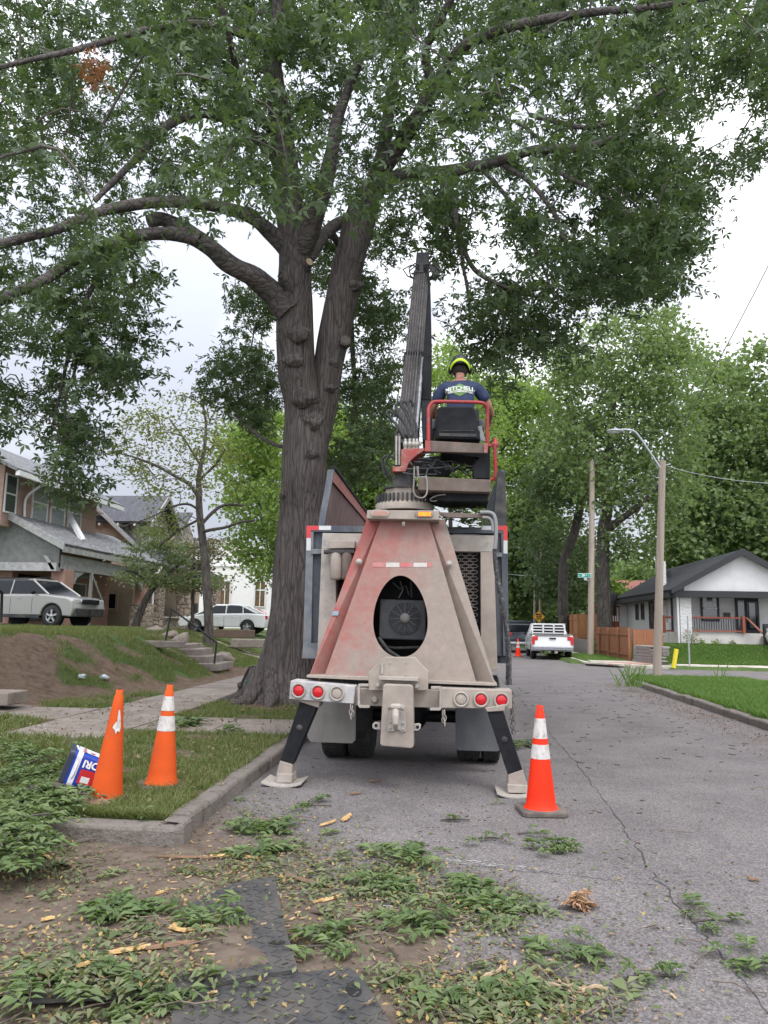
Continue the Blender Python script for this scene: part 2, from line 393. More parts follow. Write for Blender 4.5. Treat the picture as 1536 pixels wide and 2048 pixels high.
# cracks: narrow tar-dark ragged strips lying on the road
mat_crack = flat('crack_tar', (.045, .042, .042), .95)
def crack(name, pts, w, seed):
    r = random.Random(seed); b_ = MB(); fine = []
    for i in range(len(pts)-1):
        for k in range(14):
            t = k/14; fine.append((pts[i][0]*(1-t)+pts[i+1][0]*t+r.gauss(0, .013), pts[i][1]*(1-t)+pts[i+1][1]*t+r.gauss(0, .013)))
    vs = []
    for i, (x, y) in enumerate(fine):
        j = min(i+1, len(fine)-1); k = max(i-1, 0); d = Vector((fine[j][0]-fine[k][0], fine[j][1]-fine[k][1])).normalized(); ww = w*r.uniform(.25, 1.3)
        vs += [(x-d.y*ww, y+d.x*ww, .004), (x+d.y*ww, y-d.x*ww, .004)]
    b_.add(vs, [(2*i, 2*i+1, 2*i+3, 2*i+2) for i in range(len(fine)-1)])
    return tag(b_.build(name, mat_crack), kind='structure')
crack('road_crack', [(1.3, 2.0), (1.33, 3.7), (1.31, 4.6), (1.31, 5.6), (1.37, 6.7), (1.40, 7.9), (1.44, 9.6), (1.43, 11.5), (1.45, 14), (1.42, 17.5), (1.4, 24), (1.4, 34)], .0045, 1)
crack('road_crack', [(-1.6, 5.62), (-.72, 5.61), (0, 5.52), (.5, 5.42), (.84, 5.36), (1.3, 5.25)], .0035, 2)
crack('road_crack', [(2.7, 5.9), (2.9, 6.6), (3.2, 7.4), (3.4, 8.6)], .006, 3)
crack('road_crack', [(-1.9, 13.5), (1, 13.4), (4.9, 13.2)], .006, 4)
# chalky scrapes left by the machine feet
mat_scrape = M('chalk_scrape', (.42, .40, .39), (.30, .28, .27), 30, .95)
b_ = MB(); r_ = random.Random(5)
for (x0, y0, x1, y1, n_) in [(-.2, 5.6, .45, 5.52, 55), (-.3, 6.05, .35, 6.1, 20), (-1.2, 4.75, -.5, 4.9, 40), (-.6, 4.5, -.2, 4.85, 16), (.7, 3.35, 1.8, 3.4, 60), (-1.5, 6.6, -1.1, 7.0, 14), (1.0, 4.55, 1.5, 4.65, 14)]:
    for k in range(n_):
        t = r_.random(); x = x0+(x1-x0)*t+r_.gauss(0, .03); y = y0+(y1-y0)*t+r_.gauss(0, .03); l = r_.uniform(.01, .06); w = r_.uniform(.002, .008)
        b_.add([(x, y, .003), (x+l, y+r_.gauss(0, .008), .003), (x+l*.8, y+w+.006, .003), (x, y+w, .003)], [(0, 1, 2, 3)])
tag(b_.build('chalk_marks', mat_scrape), kind='structure')

# kerbs
mat_kerb = M('kerb_concrete', (.19, .165, .145), (.27, .24, .21), 5, .95, 1.0, 30, c3=(.095, .078, .062), s3=5, lo3=.44, hi3=.66, bdist=.025)
mat_walk = M('walk_concrete', (.20, .165, .14), (.27, .23, .20), 3, .95, .5, 40, c3=(.13, .105, .085), s3=4, lo3=.52, hi3=.72)
mat_walk_new = M('pale_concrete', (.42, .38, .32), (.50, .46, .40), 3, .95, .3, 40)
def kerb(path, w=.16, h=.135, side=1, seed=0, mat=None, name='kerb'):
    r = random.Random(seed); fine = []
    for i in range(len(path)-1):
        L_ = math.dist(path[i], path[i+1]); k = max(1, int(L_/.35))
        fine += [tuple(path[i][q]*(1-t/k)+path[i+1][q]*t/k for q in (0, 1)) for t in range(k)]
    fine.append(path[-1]); vs = []; n_ = len(fine)
    prof = [(0, -.08), (0, h-.03), (.012, h-.008), (.035, h), (w, h+.002), (w, -.08)]
    for i, (x, y) in enumerate(fine):
        a, b2 = fine[max(i-1, 0)], fine[min(i+1, n_-1)]; d = Vector((b2[0]-a[0], b2[1]-a[1])).normalized(); nn = Vector((-d.y, d.x))*side
        j1 = r.gauss(0, .009); j2 = r.gauss(0, .007)
        for (u, v) in prof: vs.append((x+nn.x*(u+(j1 if v > 0 else 0)), y+nn.y*(u+(j1 if v > 0 else 0)), v+(j2 if v > 0 else 0)))
    k = len(prof); fs = [(i*k+j, i*k+j+1, (i+1)*k+j+1, (i+1)*k+j) for i in range(n_-1) for j in range(k-1)] + [tuple(range(k)), tuple(range((n_-1)*k, n_*k))]
    m_ = MB(); m_.add(vs, fs); return tag(m_.build(name, mat or mat_kerb, bevel=.006), kind='structure')
kerb([(-2.0, 5.95), (-2.0, 7.2), (-2.01, 8.6)], seed=3); kerb([(-2.0, 8.62), (-2.02, 12), (-2.0, 20), (-2.0, 60)], seed=4)
kerb([(-2.95, 5.60), (-2.5, 5.585), (-1.99, 5.60), (-1.93, 5.66), (-1.95, 5.90)], w=.17, h=.15, seed=5)
kerb([(5.03, -6), (5.03, 23.0)] + arc(6.8, 23.0, 1.77, 180, 90)[1:] + [(40, 24.77)], side=-1, seed=6)
kerb([(5.55, 120), (5.55, 35.3)] + arc(8.6, 35.3, 3.05, 180, 270)[1:] + [(60, 32.25)], side=1, seed=7, mat=mat_walk_new)

# sidewalks
def slabs(name, rects, mat, zoff=.012, seed=0):
    r = random.Random(seed); m_ = MB()
    for (x0, y0, x1, y1, nx_, ny_) in rects:
        for i in range(nx_):
            for j in range(ny_):
                xa, xb = x0+(x1-x0)*i/nx_, x0+(x1-x0)*(i+1)/nx_; ya, yb = y0+(y1-y0)*j/ny_, y0+(y1-y0)*(j+1)/ny_
                zs = [gz(x, y) for x, y in ((xa, ya), (xb, ya), (xb, yb), (xa, yb))]; dz = r.uniform(0, .012); g_ = .008
                pts = [Vector((xa+g_, ya+g_, zs[0]+zoff+dz)), Vector((xb-g_, ya+g_, zs[1]+zoff+r.uniform(0, .01))), Vector((xb-g_, yb-g_, zs[2]+zoff+dz)), Vector((xa+g_, yb-g_, zs[3]+zoff))]
                m_.prism(pts, (0, 0, -.12))
    return tag(m_.build(name, mat, bevel=.006), kind='structure')
slabs('sidewalk', [(-5.75, 9.4, -4.35, 60, 1, 34), (-4.33, 10.25, -2.18, 11.75, 2, 1), (-9.2, 11.1, -5.78, 12.5, 3, 1)], mat_walk, seed=1)
slabs('sidewalk', [(8.9, 32.5, 60, 33.8, 40, 1), (5.8, 36, 7.1, 60, 1, 16), (7.0, 22.2, 14, 23.4, 6, 1)], mat_walk_new, seed=2)
slabs('walkway', [(-13, 27.6, -5.8, 28.7, 8, 1)], mat_walk_new, zoff=.03, seed=3)
tag(MB().box2((5.9, 34.4, .05), (8.0, 36.0, .150)).build('sidewalk', mat_walk_new), kind='structure')
tag(MB().box2((6.3, 32.75, .05), (8.3, 34.38, .147)).build('kerb_ramp', M('ramp_brick', (.36, .20, .16), (.42, .26, .21), 8, .9)), kind='structure')
# storm drain in the far corner kerb
dr = thing('storm_drain', 'dark slotted storm drain in the kerb at the far street corner', 'storm drain', (6.2, 33.2, 0))
MB().box((6.25, 33.28, .10), (1.7, .5, .10), rz=-.75).build('lid', mat_walk_new, dr, bevel=.01)
MB().box((6.16, 33.18, .055), (1.5, .46, .06), rz=-.75).build('opening', flat('drain_black', (.01, .01, .01), .9), dr)

# ---- grass blades
def blades(name, xy, h, w, mat, kind='stuff', lean=.5):
    k = len(xy); z = hgt(xy[:, 0], xy[:, 1]); base = np.column_stack([xy, z-.01]); a = rng.uniform(0, 2*np.pi, k)
    hh = h*rng.uniform(.45, 1.25, k); ww = w*rng.uniform(.6, 1.3, k); dx = np.cos(a)*ww; dy = np.sin(a)*ww
    l1 = rng.normal(0, lean, (k, 2))*hh[:, None]
    v0 = base+np.column_stack([dx, dy, 0*dx]); v1 = base-np.column_stack([dx, dy, 0*dx])
    m0 = base+np.column_stack([dx*.8+l1[:, 0]*.4, dy*.8+l1[:, 1]*.4, hh*.6]); m1 = base+np.column_stack([-dx*.8+l1[:, 0]*.4, -dy*.8+l1[:, 1]*.4, hh*.6])
    t0 = base+np.column_stack([l1[:, 0]+dx*.12, l1[:, 1]+dy*.12, hh]); t1 = base+np.column_stack([l1[:, 0]-dx*.12, l1[:, 1]-dy*.12, hh])
    v = np.stack([v0, v1, m0, m1, t0, t1], 1).reshape(-1, 3); i = np.arange(k)*6
    f = np.concatenate([np.stack([i, i+1, i+3, i+2], -1), np.stack([i+2, i+3, i+5, i+4], -1)])
    o = np_mesh(name, v, f, mat); tag(o, {'turf_grass': 'short patchy green grass on the kerbside verge', 'bank_grass': 'tufty grass on the bank and raised front yards', 'verge_grass': 'lush bright green grass on the verge across the road', 'lawn_grass': 'mown green grass in front of the bungalow'}[name], 'grass', kind=kind); return o
def region(k, x0, x1, y0, y1, keep=None, thr=.5):
    xy = np.column_stack([rng.uniform(x0, x1, k), rng.uniform(y0, y1, k)]); s_ = soil(xy[:, 0], xy[:, 1]); ok = s_ < rng.uniform(0, thr*2, k)
    if keep is not None: ok &= keep(xy[:, 0], xy[:, 1])
    return xy[ok]
def near_pref(k, x0, x1, y0, y1, keep=None, thr=.5, p=2.2):
    xy = np.column_stack([rng.uniform(x0, x1, k), y0+(y1-y0)*rng.uniform(0, 1, k)**p]); s_ = soil(xy[:, 0], xy[:, 1]); ok = s_ < rng.uniform(0, thr*2, k)
    if keep is not None: ok &= keep(xy[:, 0], xy[:, 1])
    return xy[ok]
offwalk = lambda x, y: ~(((x > -5.75) & (x < -4.35) & (y > 9.4)) | ((y > 10.2) & (y < 11.8) & (x > -4.4)) | ((y > 11.1) & (y < 12.5) & (x < -5.7))) & (((x+3.4)**2+(y-14.5)**2) > .55)
blades('turf_grass', near_pref(105000, -4.4, -2.14, 5.78, 24, lambda x, y: offwalk(x, y) & (n2(x, y, 2.6) > -.42)), .075, .0045, mat_grass)
xb = np.concatenate([near_pref(60000, -9, -4.4, 5.8, 12, offwalk), near_pref(120000, -13, -5.9, 9.5, 30, offwalk, .35, 1.3)])
xb = xb[n2(xb[:, 0], xb[:, 1], 1.9) > -.55]
blades('bank_grass', xb, .10, .008, mat_grass)
okR = lambda x, y: hgt(x, y) > .05
blades('verge_grass', np.concatenate([near_pref(90000, 5.2, 8.6, 6, 24.4, okR, 1, 1.2), region(14000, 5.25, 7, 20, 23.6, okR, 1), near_pref(9000, 5.75, 7.6, 35.6, 43, okR, 1, 1)]), .12, .009, mat_grass_lush)
blades('lawn_grass', np.concatenate([region(90000, 8.4, 20, 33.9, 38.0, okR, 1)]), .10, .02, mat_grass_lush)
# ================================================================ GRAPPLE TRUCK
BEIGE = (.345, .295, .25)
mat_dust = M('dusty_steel', BEIGE, (.28, .24, .205), 6, .9, .35, 60, c3=(.24, .215, .195), s3=5, lo3=.56, hi3=.8)
mat_dustlight = M('pale_dusty_steel', (.385, .345, .305), (.31, .275, .24), 5, .9, .3, 60, c3=(.20, .21, .22), s3=6, lo3=.55, hi3=.72)
mat_bump_l = M('bumper_wiped', (.42, .40, .385), (.30, .31, .33), 7, .8, .3, 60, c3=(.50, .46, .41), s3=9, lo3=.45, hi3=.65)
mat_navy = M('dark_steel_body', (.060, .070, .088), (.105, .112, .122), 5, .75, .3, 50, c3=(.19, .185, .175), s3=3, lo3=.55, hi3=.8, stretch=(1, 1, .4))
mat_navyedge = M('worn_body_edge', (.13, .145, .165), (.20, .205, .21), 8, .75, .2, 60)
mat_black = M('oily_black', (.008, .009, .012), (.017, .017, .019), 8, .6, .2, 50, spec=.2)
mat_blackd = M('dusty_black', (.030, .030, .033), (.075, .068, .062), 7, .8, .3, 50)
mat_rubber = M('tyre_rubber', (.022, .022, .023), (.045, .042, .040), 9, .9, .3, 80)
mat_hose = M('hose_rubber', (.025, .026, .028), (.06, .058, .055), 14, .7)
mat_steelw = M('bright_steel', (.42, .43, .45), (.24, .23, .22), 20, .4, metal=.6, stretch=(1, 1, .2))
mat_red = M('faded_red', (.36, .060, .050), (.27, .075, .065), 5, .65, .15, 50, c3=BEIGE, s3=3.5, lo3=.52, hi3=.72)
mat_redtube = M('red_tube', (.34, .022, .022), (.24, .035, .035), 10, .5, c3=(.2, .12, .11), s3=15)
mat_brownbox = M('dusty_brown_steel', (.115, .085, .072), (.165, .13, .11), 6, .85, .3, 50, c3=(.26, .09, .08), s3=3, lo3=.6, hi3=.75)
mat_boom = M('oily_boom', (.040, .034, .034), (.078, .068, .067), 5, .6, .3, 60, stretch=(2, 2, .25), c3=(.22, .20, .18), s3=18, lo3=.6, hi3=.75)
mat_lensr = flat('red_lens', (.55, .012, .02), .25); mat_lensd = M('dusted_lens', (.37, .32, .27), (.30, .26, .22), 20, .9)
mat_reflr = flat('red_tape', (.55, .03, .035), .4); mat_reflw = flat('white_tape', (.55, .55, .55), .4)
mat_amber = flat('lit_amber', (1, .35, .02), .4, emit=(1, .22, .01), es=2.6)
mat_grey = flat('grey_metal', (.22, .22, .22), .6); mat_white = flat('white_paint', (.75, .75, .74), .5)
# red paint showing through pale dust
def pedmat(name, off):
    m, n, b = newmat(name); co = coord(n); sp = nd(n, 'ShaderNodeSeparateXYZ'); n.links.new(co, sp.inputs[0])
    q1 = nd(n, 'ShaderNodeMath', operation='MULTIPLY_ADD'); n.links.new(sp.outputs[0], q1.inputs[0]); q1.inputs[1].default_value = -.34; q1.inputs[2].default_value = -.42+off
    q2 = nd(n, 'ShaderNodeMath', operation='MULTIPLY_ADD'); n.links.new(sp.outputs[2], q2.inputs[0]); q2.inputs[1].default_value = .22; n.links.new(q1.outputs[0], q2.inputs[2])
    q3 = nd(n, 'ShaderNodeMath', operation='MULTIPLY_ADD'); n.links.new(noise_(n, co, 3.4, 12, .78), q3.inputs[0]); q3.inputs[1].default_value = 1.15; n.links.new(q2.outputs[0], q3.inputs[2])
    fc = ramp(n, q3.outputs[0], [(.46, 0), (.68, .45), (.92, .95)])
    dustc = ramp(n, noise_(n, co, 11, 10, .75), [(.3, (.30, .245, .205)), (.7, (.225, .187, .16))])
    redc = ramp(n, noise_(n, co, 6, 8, .7), [(.3, (.33, .060, .055)), (.7, (.30, .12, .105))])
    c_ = mixc(n, fc, dustc, redc)
    c_ = mixc(n, ramp(n, noise_(n, coord(n, (1, 1, .5)), 18, 10, .85), [(.60, 0), (.70, .55)]), c_, (.36, .30, .255))      # dried splashes
    c_ = mixc(n, ramp(n, noise_(n, coord(n, (9, 9, .7)), 3, 8, .8), [(.58, 0), (.74, .45)]), c_, (.13, .10, .085))          # run-down grime
    c_ = mixc(n, ramp(n, noise_(n, co, 55, 3, .6), [(.70, 0), (.74, .8)]), c_, (.10, .075, .065))                           # chips
    n.links.new(c_, b.inputs['Base Color']); b.inputs['Roughness'].default_value = .8; b.inputs['Specular IOR Level'].default_value = .3
    bump(n, b, noise_(n, co, 38, 10, .75), .35, .008); return m
mat_ped = pedmat('dusty_red_pedestal', 0); mat_pedL = pedmat('red_left_wing', .07)

T0 = (-.62, 9.2, 0)
T = thing('grapple_truck', 'dusty red and beige tree service truck with loader boom parked at the kerb', 'truck', T0)
# --- bumper beams and lights
def beam(pts, Y, th, name, mat, par=T, bev=.008): return MB().pxp(pts, Y, th).build(name, mat, par, bevel=bev)
bl = beam([(581, 1361), (711, 1372), (707, 1408), (578, 1398)], 7.80, .30, 'bumper', mat_bump_l)
br_ = beam([(880, 1376), (1024, 1381), (1024, 1418), (879, 1416)], 7.78, .30, 'bumper', mat_dust)
def lamp(px, py, Y, lensm, par):
    c = P(px, py, Y); ring = MB().lathe([(.047, 0), (.072, -.004), (.076, -.02), (.066, -.026), (.056, -.012)], c, 24, 'Y', cap=False).build('tail_light', mat_dustlight, par)
    MB().lathe([(.055, -.002), (.05, -.012), (.03, -.017), (.004, -.019)], c, 24, 'Y').build('lens', lensm, ring)
for px, py, lm in ((597.5, 1381, mat_lensr), (636, 1384, mat_lensr), (674, 1387, mat_lensd)): lamp(px, py, 7.80, lm, T)
for px, py, lm in ((922, 1398.5, mat_lensd), (962, 1399, mat_lensr), (1003, 1400.5, mat_lensr)): lamp(px, py, 7.78, lm, T)
cm = beam([(709, 1376), (882, 1380), (880, 1416), (707, 1411)], 7.90, .22, 'cross_member', mat_dust)
fl = beam([(613, 1350), (735, 1354), (860, 1361), (994, 1367), (994, 1372), (860, 1367), (735, 1361), (613, 1355)], 7.93, .9, 'base_flange', mat_dust, bev=.003)
MB().pxp([(640, 1358), (975, 1368), (975, 1386), (640, 1374)], 8.1, .6).build('frame_rail', mat_blackd, T)
# curled channel brackets
for (x0, s_) in ((737, -1), (862, 1)):
    y0 = 1368 if s_ < 0 else 1373
    MB().pxp([(x0, y0), (x0+s_*20, y0), (x0+s_*22, y0+4), (x0+s_*22, y0+42), (x0+s_*18, y0+48), (x0-s_*2, y0+48), (x0-s_*2, y0+43), (x0+s_*15, y0+43), (x0+s_*17, y0+40), (x0+s_*17, y0+7), (x0+s_*15, y0+5), (x0, y0+5)], 7.78, .05).build('bracket', mat_dustlight, T, bevel=.003)
gus = beam([(737, 1381), (737, 1344), (769, 1314), (830, 1314), (857, 1343), (856, 1381)], 7.80, .05, 'gusset_plate', mat_dust)
g2 = MB()
for x, y in ((780, 1326), (812, 1326), (780, 1350), (812, 1350)): g2.lathe([(.006, 0), (.006, -.012), (.001, -.014)], P(x, y, 7.80), 8, 'Y')
g2.pxp([(762, 1328), (766, 1328), (766, 1347), (762, 1347)], 7.77, .03).pxp([(758, 1353), (836, 1356), (836, 1362), (758, 1359)], 7.68, .12)
g2.lathe([(.022, 0), (.022, -.06), (.01, -.065)], P(757, 1370, 7.8), 8, 'Y').lathe([(.022, 0), (.022, -.06), (.01, -.065)], P(833, 1373, 7.8), 8, 'Y').lathe([(.035, 0), (.035, -.03), (.02, -.05)], P(750, 1399, 7.9), 10, 'Y')
g2.build_each('bolt', mat_dustlight, gus)
hp = beam([(766, 1371), (770, 1368), (822, 1370), (826, 1375), (827, 1494), (822, 1497), (764, 1492), (760, 1489)], 7.62, .20, 'hitch_plate', mat_dust, bev=.012)
for pts in ([(761, 1446), (750, 1444), (745, 1448), (745, 1456), (750, 1459), (761, 1459)], [(827, 1448), (838, 1447), (842, 1450), (841, 1458), (835, 1462), (827, 1462)]):
    MB().pxp(pts, 7.70, .04).build('tow_ear', mat_dustlight, hp, bevel=.004)
for c in ((752, 1451), (835, 1454)): MB().lathe([(.016, 0), (.016, -.004)], P(*c, 7.70), 12, 'Y').build('ear_hole', mat_black, hp)
ph = MB().pxp([(779, 1410), (805, 1409), (811, 1414), (812, 1463), (805, 1465), (796, 1459), (785, 1463), (775, 1463), (776, 1440), (779, 1430)], 7.60, .035)
cc = [P(x, y, Yq) for x, y, Yq in ((791, 1424, 7.60), (791, 1424, 7.48), (791, 1434, 7.43), (791, 1446, 7.42), (791, 1455, 7.46), (791, 1460, 7.52))]
ph.tube(cc, [.03, .034, .034, .032, .026, .012], 10); ph.tube([P(778, 1416, 7.56), P(785, 1413, 7.5), (P(798, 1413, 7.5)), P(806, 1418, 7.56)], [.02, .028, .028, .02], 8)
for x, y in ((781, 1444), (781, 1456), (806, 1446), (806, 1458)): ph.lathe([(.012, 0), (.012, -.02), (.004, -.024)], P(x, y, 7.60), 6, 'Y')
ph.build('pintle_hook', mat_dustlight, hp, bevel=.004)
# --- pedestal (A shaped tower with egg shaped opening)
def Yp(py): return 8.02 + (1358-py)/320*.36
def PP(x, y, dy=0): return P(x, y, Yp(y)+dy)
TL, TR, BR, BL = (762, 1038), (857, 1038), (953, 1366), (649, 1351)
ex, ey = 801, 1233
quad = [TL, TR, BR, BL]; angs = sorted(set([round(i*math.pi/40, 5) for i in range(-39, 41)] + [math.atan2(q[1]-ey, q[0]-ex) for q in quad]))
def hit(a):
    dx, dy = math.cos(a), math.sin(a); best = None
    for i in range(4):
        (x1, y1), (x2, y2) = quad[i], quad[(i+1) % 4]; ex_, ey_ = x2-x1, y2-y1; den = dx*ey_-dy*ex_
        if abs(den) < 1e-9: continue
        t = ((x1-ex)*ey_-(y1-ey)*ex_)/den; u = ((x1-ex)*dy-(y1-ey)*dx)/den
        if t > 0 and -1e-6 <= u <= 1+1e-6 and (best is None or t < best): best = t
    return (ex+dx*best, ey+dy*best)
def egg(a):
    c, s = math.cos(a), math.sin(a); w = 54*(1+.10*s) if s > 0 else 54*(1+.02*s); hh = 82
    r = 1/math.sqrt((c/w)**2+(s/hh)**2); y = s*r; x = c*r*(1+.10*y/82 if y < 0 else 1.0); return (ex+x, ey+y)
k = len(angs); pm = MB(); o_ = [hit(a) for a in angs]; i_ = [egg(a) for a in angs]
vs = [PP(*p) for p in o_] + [PP(*p) for p in i_] + [PP(p[0], p[1], .03) for p in i_] + [PP(p[0], p[1], .12) for p in o_]
fs = []
for i in range(k):
    j = (i+1) % k; fs += [(i, j, k+j, k+i), (k+i, k+j, 2*k+j, 2*k+i), (i, j, 3*k+j, 3*k+i)]
pm.add(vs, fs); ped = pm.build('pedestal', mat_ped, T)
for (fi, fo) in ((((762, 1038), (649, 1351)), ((735, 1037), (620, 1348))), (((857, 1038), (953, 1366)), ((888, 1039), (988, 1367)))):
    w_ = MB(); a0, a1 = PP(*fi[0], .10), PP(*fi[1], .16); b0, b1 = PP(*fo[0], .10), PP(*fo[1], .02)
    w_.prism([a0, b0, b1, a1], (0, .012, 0)); w_.prism([b0, b1, b1+Vector((0, .75, 0)), b0+Vector((0, .45, 0))], (.010, 0, 0)); w_.build('wing', mat_pedL if fo[0][0] < 800 else mat_ped, ped)
for x, y in ((718, 1124), (898, 1128)): MB().lathe([(.036, 0), (.036, -.012), (.024, -.014), (.024, -.03), (.002, -.034)], PP(x, y, .03), 16, 'Y').build('pin_cap', mat_dustlight, ped)
for i, (x0, x1, mm) in enumerate([(745, 771, mat_reflr), (772, 799, mat_reflw), (800, 826, mat_reflr), (827, 854, mat_reflw), (855, 864, mat_reflr)]):
    MB().prism([PP(x0, 1125+i*.2, -.002), PP(x1, 1125+i*.2, -.002), PP(x1, 1134, -.002), PP(x0, 1134, -.002)], (0, -.0015, 0)).build('reflective_tape', M('dusty_tape', (.42, .12, .12), (.40, .2, .18), 9, .8) if mm is mat_reflr else M('dusty_white_tape', (.5, .48, .44), (.42, .39, .35), 9, .8), ped)
MB().prism([PP(666, 1222, .03), PP(678, 1222, .03), PP(676, 1231, .03), PP(664, 1231, .03)], (0, -.002, 0)).build('sticker', flat('blue_sticker', (.22, .27, .34), .7), ped)
# inside the tower: dark back wall, oil cooler with fan
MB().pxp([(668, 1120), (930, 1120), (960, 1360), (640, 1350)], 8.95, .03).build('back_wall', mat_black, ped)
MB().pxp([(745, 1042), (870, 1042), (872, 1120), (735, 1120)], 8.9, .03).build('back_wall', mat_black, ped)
mat_cool = M('cooler_grey', (.036, .039, .044), (.055, .055, .056), 7, .7)
oc = MB().pxp([(760, 1198), (852, 1201), (852, 1281), (764, 1278), (757, 1272)], 8.42, .12).build('oil_cooler', mat_cool, T, bevel=.015)
fc_ = P(810, 1237, 8.415); fg = MB(); fgd = MB().lathe([(.175, 0), (.175, -.002)], fc_, 32, 'Y'); fgd.build('fan_recess', mat_black, oc)
for i in range(11):
    r = .045+i*.0125; fg.tube([fc_+Vector((r*math.cos(a), -.014-(.02 if i < 9 else .01), r*math.sin(a))) for a in [j*math.pi/18 for j in range(37)]], .0013, 4)
for i in range(12):
    a = i*math.pi/6; fg.tube([fc_+Vector((.03*math.cos(a), -.036, .03*math.sin(a))), fc_+Vector((.17*math.cos(a), -.026, .17*math.sin(a)))], .0018, 4)
fg.build('fan_guard', M('guard_wire', (.11, .11, .12), (.15, .15, .15), 9, .5), oc)
MB().lathe([(.056, -.01), (.056, -.04), (.02, -.05), (.002, -.05)], fc_, 14, 'Y').build('fan_hub', M('hub_grey', (.10, .095, .09), (.14, .13, .12), 9), oc)
hs = MB(); hs.tube([P(*q, 8.3) for q in ((757, 1275), (775, 1300), (805, 1320), (840, 1330))], .022, 8); hs.tube([P(*q, 8.5) for q in ((745, 1290), (790, 1296), (860, 1294))], .016, 8); hs.tube([P(*q, 8.5) for q in ((822, 1160), (823, 1195))], .01, 6)
hs.tube([P(*q, 8.45) for q in ((785, 1165), (800, 1178), (812, 1172), (818, 1190))], .008, 6); hs.tube([P(*q, 8.4) for q in ((800, 1162), (806, 1180), (797, 1196))], .008, 6); hs.build_each('hydraulic_hose', mat_hose, ped)
# --- light bar on the tower
lb = beam([(734, 1020), (878, 1021), (878, 1040), (733, 1037)], 8.22, .3, 'light_bar', mat_dust)
for (x, y, lit) in ((760, 1027, 0), (849, 1028, 1)):
    h_ = MB()
    def pill(rx, rz_, dy, th): return [P(x, y, 8.22+dy)+Vector((math.copysign(rx-rz_, math.cos(a))+rz_*math.cos(a), 0, rz_*math.sin(a))) for a in [i*math.pi/10+.01 for i in range(20)]]
    h_.prism(pill(.098, .040, 0, 0), (0, -.02, 0)); hh_ = h_.build('marker_light', mat_dustlight if not lit else mat_grey, lb, bevel=.004)
    MB().prism(pill(.078, .027, -.021, 0), (0, -.006, 0)).build('lens', M('dull_orange_lens', (.42, .20, .15), (.36, .24, .2), 30) if not lit else flat('amber_lens', (.35, .12, .02), .3), hh_, bevel=.002)
    if lit:
        d_ = MB(); r_ = random.Random(4)
        for i in range(11):
            for j in range(4): d_.blob(P(x, y, 8.19)+Vector((-.062+i*.0124+(j % 2)*.004, 0, -.018+j*.012)), (.0045, .003, .0042), 1, 0)
        d_.build('led', mat_amber, hh_)
MB().lathe([(.018, .01), (.018, -.03), (.01, -.035)], P(807, 1046, 8.25), 8, 'Z').build('valve', mat_dustlight, lb)
# --- swing turret
tur = MB(); c0 = P(808, 1008, 8.75)
def pz(py, Y=8.75): return P(808, py, Y).z
cx, cy = c0.x, 8.75; oct_ = lambda r, z: [(cx+r*math.cos(math.radians(22.5+45*i)), cy+r*math.sin(math.radians(22.5+45*i)), z) for i in range(8)]
mw = 8.75/1500
tur.prism([(x, y, pz(1005)) for x, y, _ in oct_(.225, 0)], (0, 0, pz(980)-pz(1005))); turo = tur.build('turret', mat_dust, T, bevel=.01)
MB().lathe([(.245, pz(981)), (.245, pz(978))], (cx, cy, 0), 24).lathe([(.14, pz(978)), (.14, pz(962)), (.125, pz(960)), (.125, pz(940))], (cx, cy, 0), 20).build('swing_column', mat_blackd, turo)
MB().lathe([(.34, pz(1022)), (.34, pz(1008)), (.30, pz(1003))], (cx, cy+.1, 0), 28).build('bearing_ring', mat_dust, turo)
gr_ = MB()
for i in range(40):
    a = i*math.pi/20; gr_.box((cx+.33*math.cos(a), cy+.1+.33*math.sin(a), pz(1000)), (.022, .022, .10), rz=a)
gr_.build('gear_teeth', mat_blackd, turo)
zz = lambda l, o=(740, 820), s=5.689: [(o[0]+x/s, o[1]+y/s) for x, y in l]
kb = MB().pxp(zz([(355, 445), (620, 432), (622, 460), (540, 510), (470, 570), (430, 630), (405, 700), (255, 700), (258, 645), (352, 640)]), 8.55, .28).build('knuckle_bracket', mat_red, turo, bevel=.008)
ft = MB()
for i, x in enumerate((404, 452, 497, 535)):
    p_ = P(740+x/5.689, 820+395/5.689, 8.6); ft.lathe([(.022, -.075), (.026, -.06), (.026, -.02), (.03, -.015), (.03, .03), (.016, .035), (.016, .07)], p_, 8)
for x in (300, 335): ft.tube([P(740+x/5.689, 930, 8.6), P(740+x/5.689, 872, 8.6)], .013, 8)
ft.build_each('hose_fitting', M('fitting_steel', (.30, .28, .25), (.4, .38, .34), 12, .5, metal=.4), kb)
# --- boom
def Yb(py): return 9.05 + (870-py)/365*2.55
def PB(x, y, dy=0): return P(x, y, Yb(y)+dy)
def boxbeam(a, b_, wa, wb, da, db, mat, name, par):   # a,b = (px,py) centres ; w in px ; d in m
    m_ = MB(); vs = []
    for (x, y), w, d in ((a, wa, da), (b_, wb, db)):
        for dx, dy in ((-w/2, 0), (w/2, 0)): vs.append(PB(x+dx, y))
        p1 = P(x+w/2, y, Yb(y)); p0 = P(x-w/2, y, Yb(y)); off = Vector((0, d*.93, -d*.36)); vs += [p1+off, p0+off]
    m_.add(vs, [(0, 1, 2, 3), (4, 7, 6, 5), (0, 4, 5, 1), (1, 5, 6, 2), (2, 6, 7, 3), (3, 7, 4, 0)]); return m_.build(name, mat, par, bevel=.012)
boom = boxbeam((813, 885), (828, 709), 42, 36, .32, .28, mat_boom, 'boom', T)
boxbeam((828, 715), (829, 703), 43, 41, .34, .33, mat_black, 'boom_collar', boom)
boxbeam((829, 703), (843, 540), 36, 31, .26, .25, mat_boom, 'boom_extension', boom)
boxbeam((843, 542), (845.5, 504), 27, 25, .24, .24, mat_blackd, 'boom_head', boom)
bt = MB()
